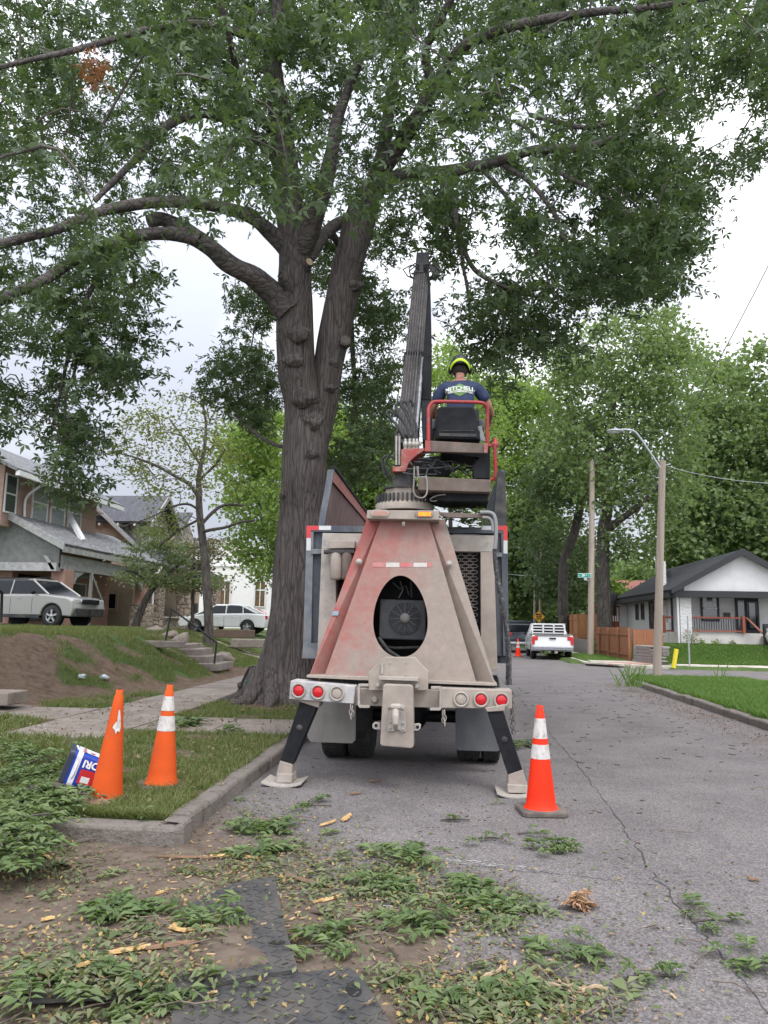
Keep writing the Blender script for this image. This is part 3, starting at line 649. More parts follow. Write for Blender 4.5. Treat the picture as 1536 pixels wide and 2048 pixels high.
for i in range(6):
    f = -.36+i*.14; bt.tube([PB(813+42*f, 872, -.03), PB(828+38*f, 712, -.03), PB(829+36*f, 700, -.03), PB(842+32*f, 548, -.03)], .0055 if i != 4 else .011, 6)
bt.build_each('hydraulic_line', M('line_steel', (.17, .16, .155), (.07, .065, .065), 20, .5, metal=.4, stretch=(1, 1, .2)), boom)
MB().tube([PB(833, 862, -.02), PB(845, 716, -.02)], .022, 8).build('edge_rod', mat_steelw, boom)
boxbeam((855, 880), (852, 800), 20, 21, .3, .3, mat_black, 'lift_cylinder', boom)
cyl = MB().pxp([(842, 800), (862, 800), (863, 690), (860, 560), (857, 560), (850, 660)], 9.8, .22).build('folded_jib', mat_black, boom, bevel=.01)
bh = MB(); r_ = random.Random(8)
for i in range(5):
    s1 = r_.uniform(14, 32); bh.tube([PB(848, 530+i*3, -.02), PB(848+s1*.7, 528+i*2, -.25), PB(850+s1, 540+i*2, -.3), PB(848+s1*.9, 552+i, -.2), PB(856, 556+i*2, .0)], .012, 7)
for i in range(3):
    s1 = r_.uniform(10, 26); bh.tube([PB(838, 530+i*4, -.02), PB(838-s1*.6, 527+i*3, -.2), PB(832-s1, 536+i*3, -.2), PB(828-s1*.5, 552, -.1), PB(829, 558, .0)], .011, 7)
bh.tube([PB(826, 548, -.05), PB(834, 544, -.05), PB(848, 545, -.05)], .012, 6)
bh.build_each('hydraulic_hose', mat_hose, boom)
# loops of hose at the boom foot
fh = MB(); lp = lambda l, Y=8.7: [P(740+x/5.689, 820+y/5.689, Y+i*.02) for i, (x, y) in enumerate(l)]
def cr(pts, k=6):                               # smooth curve through points
    pts = [Vector(p) for p in pts]; e = [pts[0]*2-pts[1]] + pts + [pts[-1]*2-pts[-2]]; out = []
    for i in range(1, len(e)-2):
        for j in range(k):
            t = j/k; out.append(.5*((2*e[i]) + (e[i+1]-e[i-1])*t + (2*e[i-1]-5*e[i]+4*e[i+1]-e[i+2])*t*t + (3*e[i]-e[i-1]-3*e[i+1]+e[i+2])*t**3))
    out.append(pts[-1]); return out
for l in ([(404, 340), (330, 210), (240, 100), (190, 40), (215, 15), (330, 80), (400, 160)], [(452, 340), (420, 200), (330, 60), (300, -40), (340, -80), (400, 0), (440, 80)], [(497, 340), (470, 180), (400, 20), (350, -60), (390, -100), (450, -20)],
          [(535, 340), (520, 160), (460, 10), (430, -60), (460, -110), (500, -40)], [(330, 640), (325, 450), (345, 330), (390, 280), (430, 330)], [(300, 640), (290, 420), (300, 270), (345, 250), (380, 330)],
          [(290, 560), (200, 520), (145, 560), (150, 660), (200, 760), (250, 790)], [(250, 480), (190, 560), (175, 640), (215, 740), (240, 800)]): fh.tube(cr(lp(l)), .015, 7)
fh.build_each('hydraulic_hose', mat_hose, turo)
# --- operator platform
plat = MB().pxp(zz([(625, 345), (1345, 385), (1338, 490), (625, 472)]), 8.30, .06).build('seat_frame', mat_brownbox, T, bevel=.006)
MB().pxp(zz([(625, 345), (690, 348), (690, 472), (625, 470)]), 8.275, .024).build('frame_end', mat_red, plat, bevel=.004)
MB().pxp(zz([(1298, 380), (1345, 382), (1338, 490), (1298, 486)]), 8.275, .024).build('frame_end', mat_red, plat, bevel=.004)
MB().pxp(zz([(545, 758), (1378, 792), (1370, 936), (545, 910)]), 8.36, .62).build('platform_beam', mat_brownbox, plat, bevel=.008)
MB().pxp(zz([(700, 935), (1350, 940), (1340, 1000), (1350, 1045), (830, 1040), (700, 1010)]), 8.5, .5).build('underside_box', mat_black, plat, bevel=.01)
MB().pxp(zz([(1345, 385), (1365, 385), (1365, 780), (1190, 772), (1170, 640), (1250, 540), (930, 495), (800, 480)]), 8.42, .5).build('side_plate', mat_black, plat)
MB().pxp(zz([(470, 560), (930, 500), (940, 640), (900, 745), (420, 735)]), 9.0, .1).build('floor_frame', mat_black, plat)
tg = MB(); r_ = random.Random(17)
for l in ([(410, 672), (560, 668), (760, 660), (930, 640)], [(370, 715), (520, 735), (760, 732)], [(640, 745), (655, 680), (710, 650), (750, 710)]): tg.tube(cr(lp(l, 8.4)), .011, 6)
for i in range(26):
    x = r_.uniform(430, 1250); y = r_.uniform(500, 720); l = [(x, y)]
    for j in range(3): l.append((l[-1][0]+r_.uniform(20, 110), l[-1][1]+r_.uniform(-55, 60)))
    l = [(min(a, 1330), max(min(c, 770), 490)) for a, c in l]; tg.tube(cr([P(740+a/5.689, 820+c/5.689, 8.42+r_.random()*.25) for a, c in l], 4), r_.choice([.006, .009, .012]), 5)
tg.build_each('wiring_loom', mat_hose, plat)
MB().tube(cr(lp([(505, 640), (500, 800), (495, 920), (530, 985), (600, 998), (645, 950), (650, 830), (635, 745)], 8.2)), .009, 7).tube(cr(lp([(540, 640), (548, 750)], 8.25)), .014, 6).tube(cr(lp([(860, 960), (760, 975), (690, 1010), (700, 1035), (760, 1030), (830, 980), (1030, 970)], 8.44)), .007, 6).build('loose_cable', M('cable_grey', (.26, .24, .21), (.2, .18, .16), 9), plat)
gd = MB().tube(cr(lp([(665, 350), (665, 200), (665, 40), (668, -20), (700, -75), (760, -95), (1000, -92), (1240, -85), (1310, -60), (1335, 0), (1335, 150), (1335, 385)], 8.3), 5), .021, 10).build('guard_rail', mat_redtube, plat)
MB().pxp(zz([(1345, 388), (1440, 390), (1440, 415), (1345, 412)]), 8.3, .04).lathe([(.02, -.05), (.045, -.02), (.045, .0), (.025, .02), (.02, .06)], P(740+1425/5.689, 820+385/5.689, 8.32), 10).tube(cr(lp([(1420, 400), (1424, 560), (1428, 700), (1415, 770), (1380, 800)], 8.3)), .02, 8).build('grab_handle', mat_redtube, plat)
# seat
stx = MB().pxp([(873, 818), (880, 812), (945, 812), (951, 818), (955, 850), (962, 880), (874, 878), (871, 850)], 8.52, .13).build('seat_back', mat_black, T, bevel=.035, seg=4)
MB().pxp([(878, 866), (953, 868), (953, 874), (878, 872)], 8.505, .03).tube([P(884, 862, 8.515), P(948, 862, 8.515)], .006, 6).build('seat_seam', mat_blackd, stx, bevel=.006)
sbq = P(914, 880, 8.6); MB().box((sbq.x, 8.85, sbq.z+.06), (.52, .55, .14)).build('seat_cushion', mat_black, stx, bevel=.04, seg=3)
for (x, w) in ((963, 12), (868, 9)):
    ar = P(x, 845, 8.6); MB().box((ar.x, 8.85, ar.z), (w*.006, .38, .13)).build('armrest', M('armrest_grey', (.06, .06, .07), (.1, .1, .11), 5), stx, bevel=.03, seg=3)
    jp = P(x+(12 if x > 900 else -2), 856, 8.98); MB().tube([jp+Vector((0, 0, -.16)), jp+Vector((0, 0, .06))], [.012, .02], 8).build('joystick', mat_black, stx)
MB().pxp([(956, 852), (963, 852), (971, 882), (958, 881)], 8.62, .03).build('seat_bracket', M('pale_bracket', (.32, .33, .35), (.2, .2, .2), 9, .4), stx)
# --- dump body
body = thing('dump_body', None, None, (-.62, 9.2, 0)); body.parent = T; body.location = (0, 0, 0)
def bx(pts, Y, th, name, mat, par=body, bev=.006): return MB().pxp(pts, Y, th).build(name, mat, par, bevel=bev)
bx([(613, 1051), (1015, 1055), (1015, 1067), (613, 1064)], 9.05, .12, 'rear_beam', mat_navy)
bx([(613, 1064), (627, 1064), (622, 1317), (605, 1317)], 9.05, .12, 'corner_post', mat_navyedge)
bx([(627, 1064), (650, 1064), (640, 1317), (622, 1317)], 9.10, .10, 'corner_panel', mat_navy)
bx([(1002, 1067), (1015, 1067), (1018, 1312), (1006, 1312)], 9.05, .12, 'corner_post', mat_navy)
bx([(985, 1067), (1003, 1067), (1006, 1312), (988, 1312)], 9.10, .10, 'corner_panel', mat_navy)
bx([(606, 1286), (640, 1287), (638, 1318), (604, 1317)], 9.0, .05, 'corner_foot', mat_navyedge)
bx([(622, 1098), (650, 1098), (650, 1108), (622, 1108)], 9.03, .07, 'cross_rib', mat_navyedge)
bx([(986, 1105), (1004, 1105), (1004, 1114), (986, 1114)], 9.03, .07, 'cross_rib', mat_navyedge)
bx([(640, 1067), (992, 1069), (992, 1315), (636, 1315)], 9.17, .05, 'tail_panel', mat_navy)
# long side walls and floor running forward
def wall_side(xb, name, x2):
    m_ = MB(); z0, z1 = P(650, 1320, 9.05).z, P(613, 1052, 9.05).z
    m_.box2((xb-.04, 9.18, z0), (xb+.04, 13.2, z1)); o = m_.build(name, mat_navy, body)
    return z0, z1
xl, xr = P(613, 1200, 9.05).x+.05, P(1016, 1200, 9.05).x-.05
z0, z1 = wall_side(xl, 'side_panel', 0); wall_side(xr, 'side_panel', 0)
MB().box2((xl, 9.2, z0), (xr, 13.2, z0+.08)).build('floor', mat_navy, body)
MB().box2((xl, 13.2, z0), (xr, 13.28, z1)).build('front_panel', mat_navy, body)
mat_chip = M('weathered_red_wall', (.20, .13, .12), (.30, .20, .18), 6, .9, .4, 40, stretch=(3, 3, .5), c3=(.40, .12, .10), s3=3, lo3=.6, hi3=.8)
for (pa, pb_, pc, pd, ed) in (((650, 1052), (668, 940), (733, 1010), (737, 1052), 1),):
    a, b2 = P(*pa, 9.15), P(*pb_, 9.6); xw = xl
    # left side wall: raised, leaning slightly inward, running forward
    zt = P(668, 938, 9.7).z; a0 = Vector((P(646, 1052, 9.2).x, 9.2, z1)); a1 = Vector((P(666, 940, 9.45).x, 9.45, P(666, 940, 9.45).z)); b0 = Vector((a0.x, 13.2, z1)); b1 = Vector((a1.x, 13.2, a1.z-.05))
    wl = MB().prism([a0, a1, b1, b0], (-.05, 0, 0)).build('raised_wall', mat_chip, body)
    MB().prism([a0+Vector((.02, -.03, 0)), a1+Vector((.02, -.03, 0)), a1+Vector((-.06, -.03, 0)), a0+Vector((-.06, -.03, 0))], (0, .03, 0)).build('wall_edge', mat_navy, wl)
    MB().prism([a1+Vector((.004, 0, -.16)), a1+Vector((.004, 0, .0)), b1+Vector((.004, 0, 0)), b1+Vector((.004, 0, -.12))], (.01, 0, 0)).build('red_band', M('red_band', (.42, .13, .11), (.38, .2, .17), 4, .8), wl)
    MB().tube([a1+Vector((.0, 0, .03)), b1+Vector((0, 0, .03))], .035, 6).build('black_trim', mat_black, wl)
a0 = Vector((P(1003, 1052, 9.2).x, 9.2, z1)); a1 = Vector((P(1001, 940, 9.45).x, 9.45, P(1001, 940, 9.45).z)); b0 = Vector((a0.x, 13.2, z1)); b1 = Vector((a1.x-.1, 13.2, a1.z-.05))
wr = MB().prism([a0, a1, b1, b0], (.05, 0, 0)).build('raised_wall', mat_navy, body)
MB().prism([a0+Vector((-.10, -.03, 0)), a1+Vector((-.03, -.03, 0)), a1+Vector((.06, -.03, -.05)), a0+Vector((.06, -.03, 0))], (0, .04, 0)).build('wall_edge', mat_blackd, wr)
for i, (x0, x1, mm) in enumerate(((613, 638, mat_reflr), (638, 662, mat_reflw), (963, 985, mat_reflw), (994, 1015, mat_reflr))):
    bx([(x0, 1051.5), (x1, 1051.5), (x1, 1060), (x0, 1060)], 9.046, .003, 'reflective_tape', mm, bev=0)
for (x0, x1, y0, y1, mm) in ((613, 621.5, 1060, 1076, mat_reflr), (613, 621.5, 1076, 1101, mat_reflw), (1007, 1015, 1060, 1081, mat_reflr), (1007, 1015, 1081, 1107, mat_reflw)):
    bx([(x0, y0), (x1, y0), (x1, y1), (x0, y1)], 9.046, .003, 'reflective_tape', mm, bev=0)
# equipment cabinet in front of the body
cab = thing('equipment_cabinet', None, None); cab.parent = T; cab.location = (0, 0, 0)
bx([(645, 1066), (990, 1071), (990, 1104), (643, 1098)], 8.78, .22, 'top_frame', mat_dustlight, cab)
bx([(643, 1098), (672, 1099), (672, 1345), (633, 1345)], 8.78, .22, 'frame_post', mat_dustlight, cab)
bx([(961, 1104), (988, 1104), (995, 1340), (962, 1342)], 8.78, .22, 'frame_post', mat_dust, cab)
bx([(672, 1099), (961, 1104), (962, 1345), (672, 1345)], 8.98, .02, 'inner_panel', mat_black, cab)
bk = bx([(657, 1081), (710, 1082), (709, 1096), (658, 1097)], 8.66, .12, 'filter_bracket', mat_dust, cab)
for x in (672, 694):
    c_ = P(x, 1132, 8.66); f_ = MB().lathe([(.03, .16), (.058, .155), (.066, .14), (.066, -.13), (.055, -.155), (.02, -.16)], c_, 16).build('oil_filter', mat_dust if x < 680 else mat_brownbox, cab)
MB().pxp([(654, 1099), (708, 1099), (708, 1106), (654, 1105)], 8.6, .12).tube([P(648, 1104, 8.7), P(657, 1104, 8.7)], .025, 8).build('filter_head', mat_blackd, cab)
mg = MB()       # expanded metal guard
for row in range(34):
    y = 1108+row*6.1
    for ci in range(3):
        x = 914+ci*17+(8.5 if row % 2 else 0)
        if x+8 > 962 or x-6 < 902+row*1.2: continue
        pts = [P(x-8, y, 8.86), P(x-4, y-3, 8.86), P(x+4, y-3, 8.86), P(x+8, y, 8.86)]; mg.tube(pts, .0042, 4, cap=False)
        pts = [P(x-8, y, 8.86), P(x-4, y+3, 8.86), P(x+4, y+3, 8.86), P(x+8, y, 8.86)]; mg.tube(pts, .0042, 4, cap=False)
mg.build('mesh_guard', M('guard_brown', (.17, .145, .13), (.22, .18, .16), 8), cab)
# pipe and hanging hose on the right
MB().pxp([(878, 1024), (980, 1028), (981, 1036), (895, 1035), (880, 1030)], 8.35, .05).build('support_arm', mat_brownbox, T, bevel=.006)
MB().tube(cr([P(x, y, 8.33) for x, y in ((960, 1025), (978, 1025), (988, 1031), (992, 1050), (992, 1075), (990, 1098))]), .021, 8).tube(cr([P(x, y, 8.33) for x, y in ((965, 1035), (977, 1036), (984, 1044), (986, 1062))]), .016, 8).build('pipe', mat_grey, T)
MB().tube(cr([P(x, y, 8.35) for x, y in ((990, 1098), (992, 1130), (999, 1170), (1008, 1215), (1015, 1260), (1019, 1310), (1020, 1370))]), .02, 8).tube(cr([P(x, y, 8.40) for x, y in ((988, 1098), (991, 1140), (1001, 1200), (1012, 1262), (1015, 1330), (1014, 1370))]), .018, 8).build('hanging_hose', M('ribbed_hose', (.04, .04, .042), (.22, .21, .2), 30, .7, lo=.5, hi=.72), T)
# chains
mat_chain = M('chain_metal', (.22, .2, .17), (.1, .09, .08), 20, .6, metal=.3)
def chain(a, b2, mat, par, k=None, sag=0):
    m_ = MB(); a, b2 = Vector(a), Vector(b2); L_ = (b2-a).length; k = k or int(L_/.042)
    for i in range(k):
        c = a.lerp(b2, (i+.5)/k); r = []; ax = Vector((1, 0, 0)) if i % 2 else Vector((0, 1, 0)); ax = (ax+Vector((rnd.uniform(-.3, .3), rnd.uniform(-.3, .3), 0))).normalized()
        for j in range(13):
            t = j*math.pi/6; r.append(c + ax*.014*math.cos(t) + Vector((0, 0, 1))*.028*math.sin(t))
        m_.tube(r, .0045, 5, cap=False)
    return m_.build('chain', mat, par)
chain(P(1026, 1378, 7.86), P(1028, 1468, 7.86), mat_chain, T); chain(P(1022, 1400, 7.88), P(1024, 1466, 7.88), mat_chain, T)
chain(P(701, 1410, 7.75), P(702, 1438, 7.75), mat_dustlight, T); chain(P(704, 1412, 7.78), P(706, 1432, 7.78), mat_dustlight, T)
chain(P(889, 1420, 7.75), P(890, 1452, 7.75), mat_dustlight, T); chain(P(885, 1420, 7.78), P(887, 1446, 7.78), mat_dustlight, T)
# --- outriggers
for (dk, be, co_, ft_, Y) in (([(600, 1402), (634, 1414), (585, 1530), (560, 1521)], [(560, 1521), (585, 1528), (583, 1550), (552, 1549)], [(553, 1547), (584, 1549), (583, 1566), (552, 1566)], [(530, 1565), (536, 1569), (575, 1573), (607, 1562), (609, 1557), (560, 1562)], 7.86),
                           ([(974, 1422), (1006, 1420), (1045, 1540), (1016, 1550)], [(1016, 1549), (1045, 1539), (1056, 1573), (1017, 1573)], [(1015, 1569), (1055, 1571), (1055, 1587), (1016, 1586)], [(992, 1572), (1000, 1580), (1018, 1584), (1066, 1586), (1066, 1595), (1030, 1596), (1004, 1590), (994, 1583)], 7.76)):
    og = MB().pxp(dk, Y, .16).build('outrigger', mat_black, T, bevel=.008)
    MB().pxp(be, Y-.002, .165).build('outrigger_tip', mat_dust, og, bevel=.008); MB().pxp(co_, Y-.03, .23).build('collar', mat_dustlight, og, bevel=.006)
    zb = 0.006; xs_ = [P(x, y, Y).x for x, y in ft_]; x0, x1 = min(xs_), max(xs_); fm = MB(); rows = []
    for i in range(9):
        t = i/8; x = x0+(x1-x0)*t; zc = .012+.035*abs(2*t-1)**2.5; rows.append((x, zc))
    vs = [(x, Y-.17, z) for x, z in rows]+[(x, Y+.22, z) for x, z in rows]+[(x, Y-.17, z-.012) for x, z in rows]+[(x, Y+.22, z-.012) for x, z in rows]
    fs = [(i, i+1, 10+i, 9+i) for i in range(8)]+[(18+i, 27+i, 28+i, 19+i) for i in range(8)]+[(i, 18+i, 19+i, i+1) for i in range(8)]+[(9+i, 10+i, 28+i, 27+i) for i in range(8)]+[(0, 9, 27, 18), (8, 26, 35, 17)]
    fm.add(vs, fs); fm.build('foot_plate', mat_dustlight, og)
    q = [(dk[0][0]*.5+dk[1][0]*.5+(dk[3][0]-dk[0][0])*.45, dk[0][1]+(dk[3][1]-dk[0][1])*.45)]
    MB().lathe([(.032, 0), (.032, -.01), (.002, -.012)], P(q[0][0], q[0][1], Y), 16, 'Y').build('pin', mat_blackd, og)
    kt = [(dk[0][0]-4, dk[0][1]-6), (dk[1][0]+6, dk[1][1]-12), (dk[1][0]+3, dk[1][1]+2), (dk[0][0], dk[0][1]+2)]
    MB().pxp(kt, Y-.02, .24).build('knee_bracket', mat_dust, og, bevel=.008)
# --- mud flaps, axle, wheels
mfl = bx([(616, 1402), (712, 1408), (711, 1480), (704, 1487), (622, 1484), (615, 1476)], 8.75, .012, 'mud_flap', M('dusty_flap', (.27, .25, .23), (.21, .195, .18), 5, .85, stretch=(1, 1, .5), c3=(.14, .13, .12), s3=4, lo3=.6, hi3=.8), T, .003)
mfr = bx([(911, 1412), (1000, 1414), (1000, 1500), (995, 1503), (917, 1501), (911, 1495)], 8.75, .012, 'mud_flap', M('scuffed_black_flap', (.10, .105, .115), (.14, .14, .14), 5, .8, stretch=(1, 1, .5), c3=(.24, .22, .2), s3=6, lo3=.6, hi3=.8), T, .003)
for i, (xa, xb_) in enumerate(((637, 687), (690, 740), (914, 962), (965, 1003))):
    xa_, xb2 = P(xa, 1505, 9.15).x, P(xb_, 1505, 9.15).x; c_ = Vector(((xa_+xb2)/2, 9.62, .50)); w = (xb2-xa_)/2
    wm_ = MB().lathe([(.30, -w*.9), (.43, -w), (.485, -w*.9), (.50, -w*.6), (.50, w*.6), (.485, w*.9), (.43, w), (.30, w*.9)], c_, 40, 'X')
    for j in range(48):
        a = j*math.pi/24
        for s_ in (-.55, .0, .55): wm_.box(c_+Vector((w*s_, .498*math.cos(a), .498*math.sin(a))), (w*.45, .03, .014), rx=a+math.pi/2)
    whl = wm_.build('wheel', mat_rubber, T)
    MB().lathe([(.05, -w*.4), (.29, -w*.5), (.30, -w*.85), (.30, w*.85), (.29, w*.5), (.05, w*.4)], c_, 24, 'X').build('rim', mat_blackd, whl)
xa_, xb2 = P(640, 1500, 9.6).x, P(1000, 1500, 9.6).x
ax = MB().tube([(xa_, 9.62, .5), (xb2, 9.62, .5)], .07, 10).blob(((xa_+xb2)/2, 9.6, .52), (.24, .24, .22), 3, .05).build('axle', mat_black, T)
for x in (-1.15, -.05): MB().box2((x-.05, 8.2, .85), (x+.05, 14.5, 1.1)).build('chassis_rail', mat_blackd, T)
MB().box2((xl+.1, 13.6, .5), (xr-.1, 15.6, 2.7)).build('cab', M('cab_red', (.35, .05, .05), (.3, .06, .06), 4), T, bevel=.1, seg=3)
for sx in (xl+.2, xr-.2): MB().lathe([(.2, -.14), (.5, -.14), (.5, .14), (.2, .14)], (sx, 15.0, .5), 28, 'X').build('wheel', mat_rubber, T)
um = MB(); r_ = random.Random(3)
for i in range(10): x = r_.uniform(-1.2, .15); um.tube([(x, 8.3+r_.random()*.4, 1.0), (x+r_.uniform(-.1, .1), 8.4+r_.random()*.4, r_.uniform(.75, .9)), (x+r_.uniform(-.3, .3), 8.9+r_.random()*.4, 1.0)], .02, 6)
um.build_each('undercarriage_line', mat_hose, T)
# faint hand lettering in the dust
def text_mesh(s, size, bold=0.0):
    cu = bpy.data.curves.new('t', 'FONT'); cu.body = s; cu.size = size; cu.align_x = 'CENTER'; cu.align_y = 'CENTER'; cu.offset = bold; cu.resolution_u = 3
    o = bpy.data.objects.new('t', cu); COL.objects.link(o); dg = bpy.context.evaluated_depsgraph_get(); dg.update()
    me = bpy.data.meshes.new_from_object(o.evaluated_get(dg)); vs = [v.co.copy() for v in me.vertices]; fs = [tuple(p.vertices) for p in me.polygons]
    bpy.data.objects.remove(o); bpy.data.meshes.remove(me); return vs, fs

# ================================================================ OPERATOR
def skin_obj(name, verts, edges, mat, parent, sub=2, root=0):
    me = bpy.data.meshes.new(name); off = wloc(parent) if parent else Vector()
    me.from_pydata([tuple(Vector(v[:3])-off) for v in verts], edges, []); o = bpy.data.objects.new(name, me); COL.objects.link(o); me.materials.append(mat)
    if parent: o.parent = parent
    sk = o.modifiers.new('skin', 'SKIN'); sk.use_smooth_shade = True; sk.branch_smoothing = .6
    if not me.skin_vertices: bpy.context.view_layer.objects.active = o
    sv_ = me.skin_vertices[0].data if me.skin_vertices else None
    if sv_ is None:
        bpy.context.view_layer.objects.active = o; bpy.ops.mesh.customdata_skin_add(); sv_ = me.skin_vertices[0].data
    for i, v in enumerate(verts):
        r = v[3]; sv_[i].radius = (r, v[4] if len(v) > 4 else r); sv_[i].use_root = (i == root)
    ss = o.modifiers.new('sub', 'SUBSURF'); ss.levels = sub; ss.render_levels = sub
    return o
mat_skin = M('sun_tanned_skin', (.36, .17, .12), (.30, .13, .09), 20, .6)
mat_shirt = M('navy_shirt', (.020, .032, .075), (.035, .048, .10), 7, .85, .5, 12, bdist=.03)
mat_trouser = M('dark_trousers', (.03, .033, .04), (.05, .05, .055), 8, .9)
HB = P(920, 874, 8.9)+Vector((0, 0, .16))
op = thing('person', 'crane operator from behind in navy shirt and black and lime helmet, seated', 'person', tuple(HB))
def OV(x, y, z, *r): return (HB.x+x, HB.y+y, HB.z+z)+r
V_ = [OV(0, 0, .06, .15, .11), OV(0, .0, .26, .145, .10), OV(0, .03, .44, .15, .10), OV(0, .08, .565, .06), OV(0, .12, .64, .055), OV(0, .15, .735, .085), OV(0, .16, .80, .075),
      OV(.17, .07, .505, .065), OV(.27, .09, .40, .052), OV(.345, .13, .25, .042), OV(.385, .27, .185, .036), OV(.375, .42, .175, .026), OV(.372, .48, .175, .03, .018), OV(.37, .52, .17, .03, .014),
      OV(-.17, .07, .505, .065), OV(-.26, .09, .40, .052), OV(-.315, .14, .25, .042), OV(-.325, .28, .19, .036), OV(-.31, .43, .175, .026), OV(-.31, .49, .175, .03, .018), OV(-.31, .53, .17, .03, .014),
      OV(.10, .06, .03, .09), OV(.15, .48, .06, .075), OV(.16, .56, -.34, .05), OV(.16, .68, -.40, .04), OV(-.10, .06, .03, .09), OV(-.15, .48, .06, .075), OV(-.16, .56, -.34, .05), OV(-.16, .68, -.40, .04)]
E_ = [(0, 1), (1, 2), (2, 3), (3, 4), (4, 5), (5, 6), (2, 7), (7, 8), (8, 9), (9, 10), (10, 11), (11, 12), (12, 13), (2, 14), (14, 15), (15, 16), (16, 17), (17, 18), (18, 19), (19, 20), (0, 21), (21, 22), (22, 23), (23, 24), (0, 25), (25, 26), (26, 27), (27, 28)]
for side, palm in ((1, 13), (-1, 20)):
    px_ = .37 if side > 0 else -.31
    for q, (dx, ln) in enumerate(((-.026, .055), (-.009, .065), (.009, .062), (.026, .05))):
        i0 = len(V_); V_ += [OV(px_+dx, .55, .172, .0095), OV(px_+dx, .55+ln*.5, .150, .0085), OV(px_+dx, .55+ln*.45, .120, .0075)]; E_ += [(palm, i0), (i0, i0+1), (i0+1, i0+2)]
    i0 = len(V_); V_ += [OV(px_-side*.035, .50, .155, .011), OV(px_-side*.03, .53, .135, .009)]; E_ += [(palm-1, i0), (i0, i0+1)]
body_o = skin_obj('body', V_, E_, mat_skin, op, 2)
S_ = [OV(0, -.01, .0, .205, .15), OV(0, -.01, .2, .20, .145), OV(0, .02, .40, .20, .135), OV(0, .06, .545, .085, .075), OV(.165, .06, .49, .095, .09), OV(.25, .08, .40, .085), OV(.325, .11, .29, .08), OV(-.165, .06, .49, .095, .09), OV(-.24, .08, .40, .085), OV(-.30, .12, .27, .08)]
shirt = skin_obj('shirt', S_, [(0, 1), (1, 2), (2, 3), (2, 4), (4, 5), (5, 6), (2, 7), (7, 8), (8, 9)], mat_shirt, op, 2)
skin_obj('trousers', [OV(0, .0, .03, .17, .13), OV(.11, .08, .03, .105), OV(.15, .48, .06, .095), OV(.16, .56, -.30, .07), OV(-.11, .08, .03, .105), OV(-.15, .48, .06, .095), OV(-.16, .56, -.30, .07)], [(0, 1), (1, 2), (2, 3), (0, 4), (4, 5), (5, 6)], mat_trouser, op, 2)
# helmet: dark dome with lime rim that arches up at the back
hc = Vector(OV(.0, .145, .765))
def shell(r, h, lo_fn, hi, n_=32, k=9, off=0.0, band=None):
    vs = []; fs = []
    for i in range(k+1):
        for j in range(n_):
            a = 2*math.pi*j/n_; lo = lo_fn(a); el = lo+((band if band else hi-lo))*i/k
            vs.append(hc+Vector((math.cos(a)*math.cos(el)*r*.92, math.sin(a)*math.cos(el)*r*1.12, math.sin(el)*h)))
    for i in range(k):
        for j in range(n_): fs.append((i*n_+j, i*n_+(j+1) % n_, (i+1)*n_+(j+1) % n_, (i+1)*n_+j))
    return vs, fs
back = lambda a: max(0, math.cos(a+math.pi/2))         # 1 at the back (-Y)
hm = MB().add(*shell(.135, .135, lambda a: math.radians(-8), math.radians(89)), True).build('helmet', M('helmet_black', (.025, .027, .033), (.04, .04, .045), 5, .3), op)
hm.modifiers.new('s', 'SOLIDIFY').thickness = .004
rm = MB().add(*shell(.142, .138, lambda a: math.radians(-30+34*back(a)**2), math.radians(20), k=4, band=math.radians(15)), True).build('helmet_rim', flat('lime_plastic', (.50, .72, .02), .4), hm); rm.modifiers.new('s', 'SOLIDIFY').thickness = .006
MB().blob(hc+Vector((0, .01, -.05)), (.098, .112, .10), 3, .03).build('hair', M('dark_hair', (.02, .017, .015), (.03, .025, .02), 60, .9), op)
for s_ in (-1, 1): MB().blob(hc+Vector((s_*.118, .02, -.045)), (.028, .045, .06), 2, .02).build('ear_muff', mat_black, hm); MB().blob(hc+Vector((s_*.132, .02, -.035)), (.014, .022, .055), 2, .02).build('muff_arm', flat('lime_arm', (.50, .72, .02), .4), hm)
# face parts (seen only from the other side)
fcb = MB().blob(hc+Vector((0, .105, -.06)), (.016, .022, .022), 2, .02); fcb.build('nose', mat_skin, op)
# print on the back of the shirt
from mathutils.bvhtree import BVHTree
dg = bpy.context.evaluated_depsgraph_get(); dg.update(); ev = shirt.evaluated_get(dg); bm = bmesh.new(); bm.from_mesh(ev.to_mesh()); bmesh.ops.translate(bm, verts=bm.verts, vec=wloc(op)); bvh = BVHTree.FromBMesh(bm)
def print_on(vs, fs, cx, cz, name, mat, eps, warp=None, rot=0):
    out = []
    for v in vs:
        x, z = v.x, v.y
        if warp: z += warp(x)
        p = Vector((HB.x+cx+x*math.cos(rot)-z*math.sin(rot), HB.y-1.5, HB.z+cz+z*math.cos(rot)+x*math.sin(rot))); h = bvh.ray_cast(p, Vector((0, 1, 0)))
        out.append(h[0]+Vector((0, -eps, 0)) if h[0] else Vector((p.x, HB.y-.12, p.z)))
    m_ = MB(); m_.add(out, fs); o = m_.build(name, mat, shirt)
    return o
mat_pr = flat('white_print', (.72, .72, .70), .8); mat_prg = flat('green_print', (.12, .22, .06), .8)
dv = []; df = []
N_ = 12
for i in range(N_+1):
    x = -.15+.30*i/N_; hh_ = .085*(1-abs(x)/.15)+.004; dv += [Vector((x, -hh_*.95, 0)), Vector((x, -hh_*.3, 0)), Vector((x, hh_*.3, 0)), Vector((x, hh_, 0))]
for i in range(N_):
    for j in range(3): df.append((i*4+j, (i+1)*4+j, (i+1)*4+j+1, i*4+j+1))
print_on(dv, df, -.005, .395, 'diamond_print', mat_prg, .005)
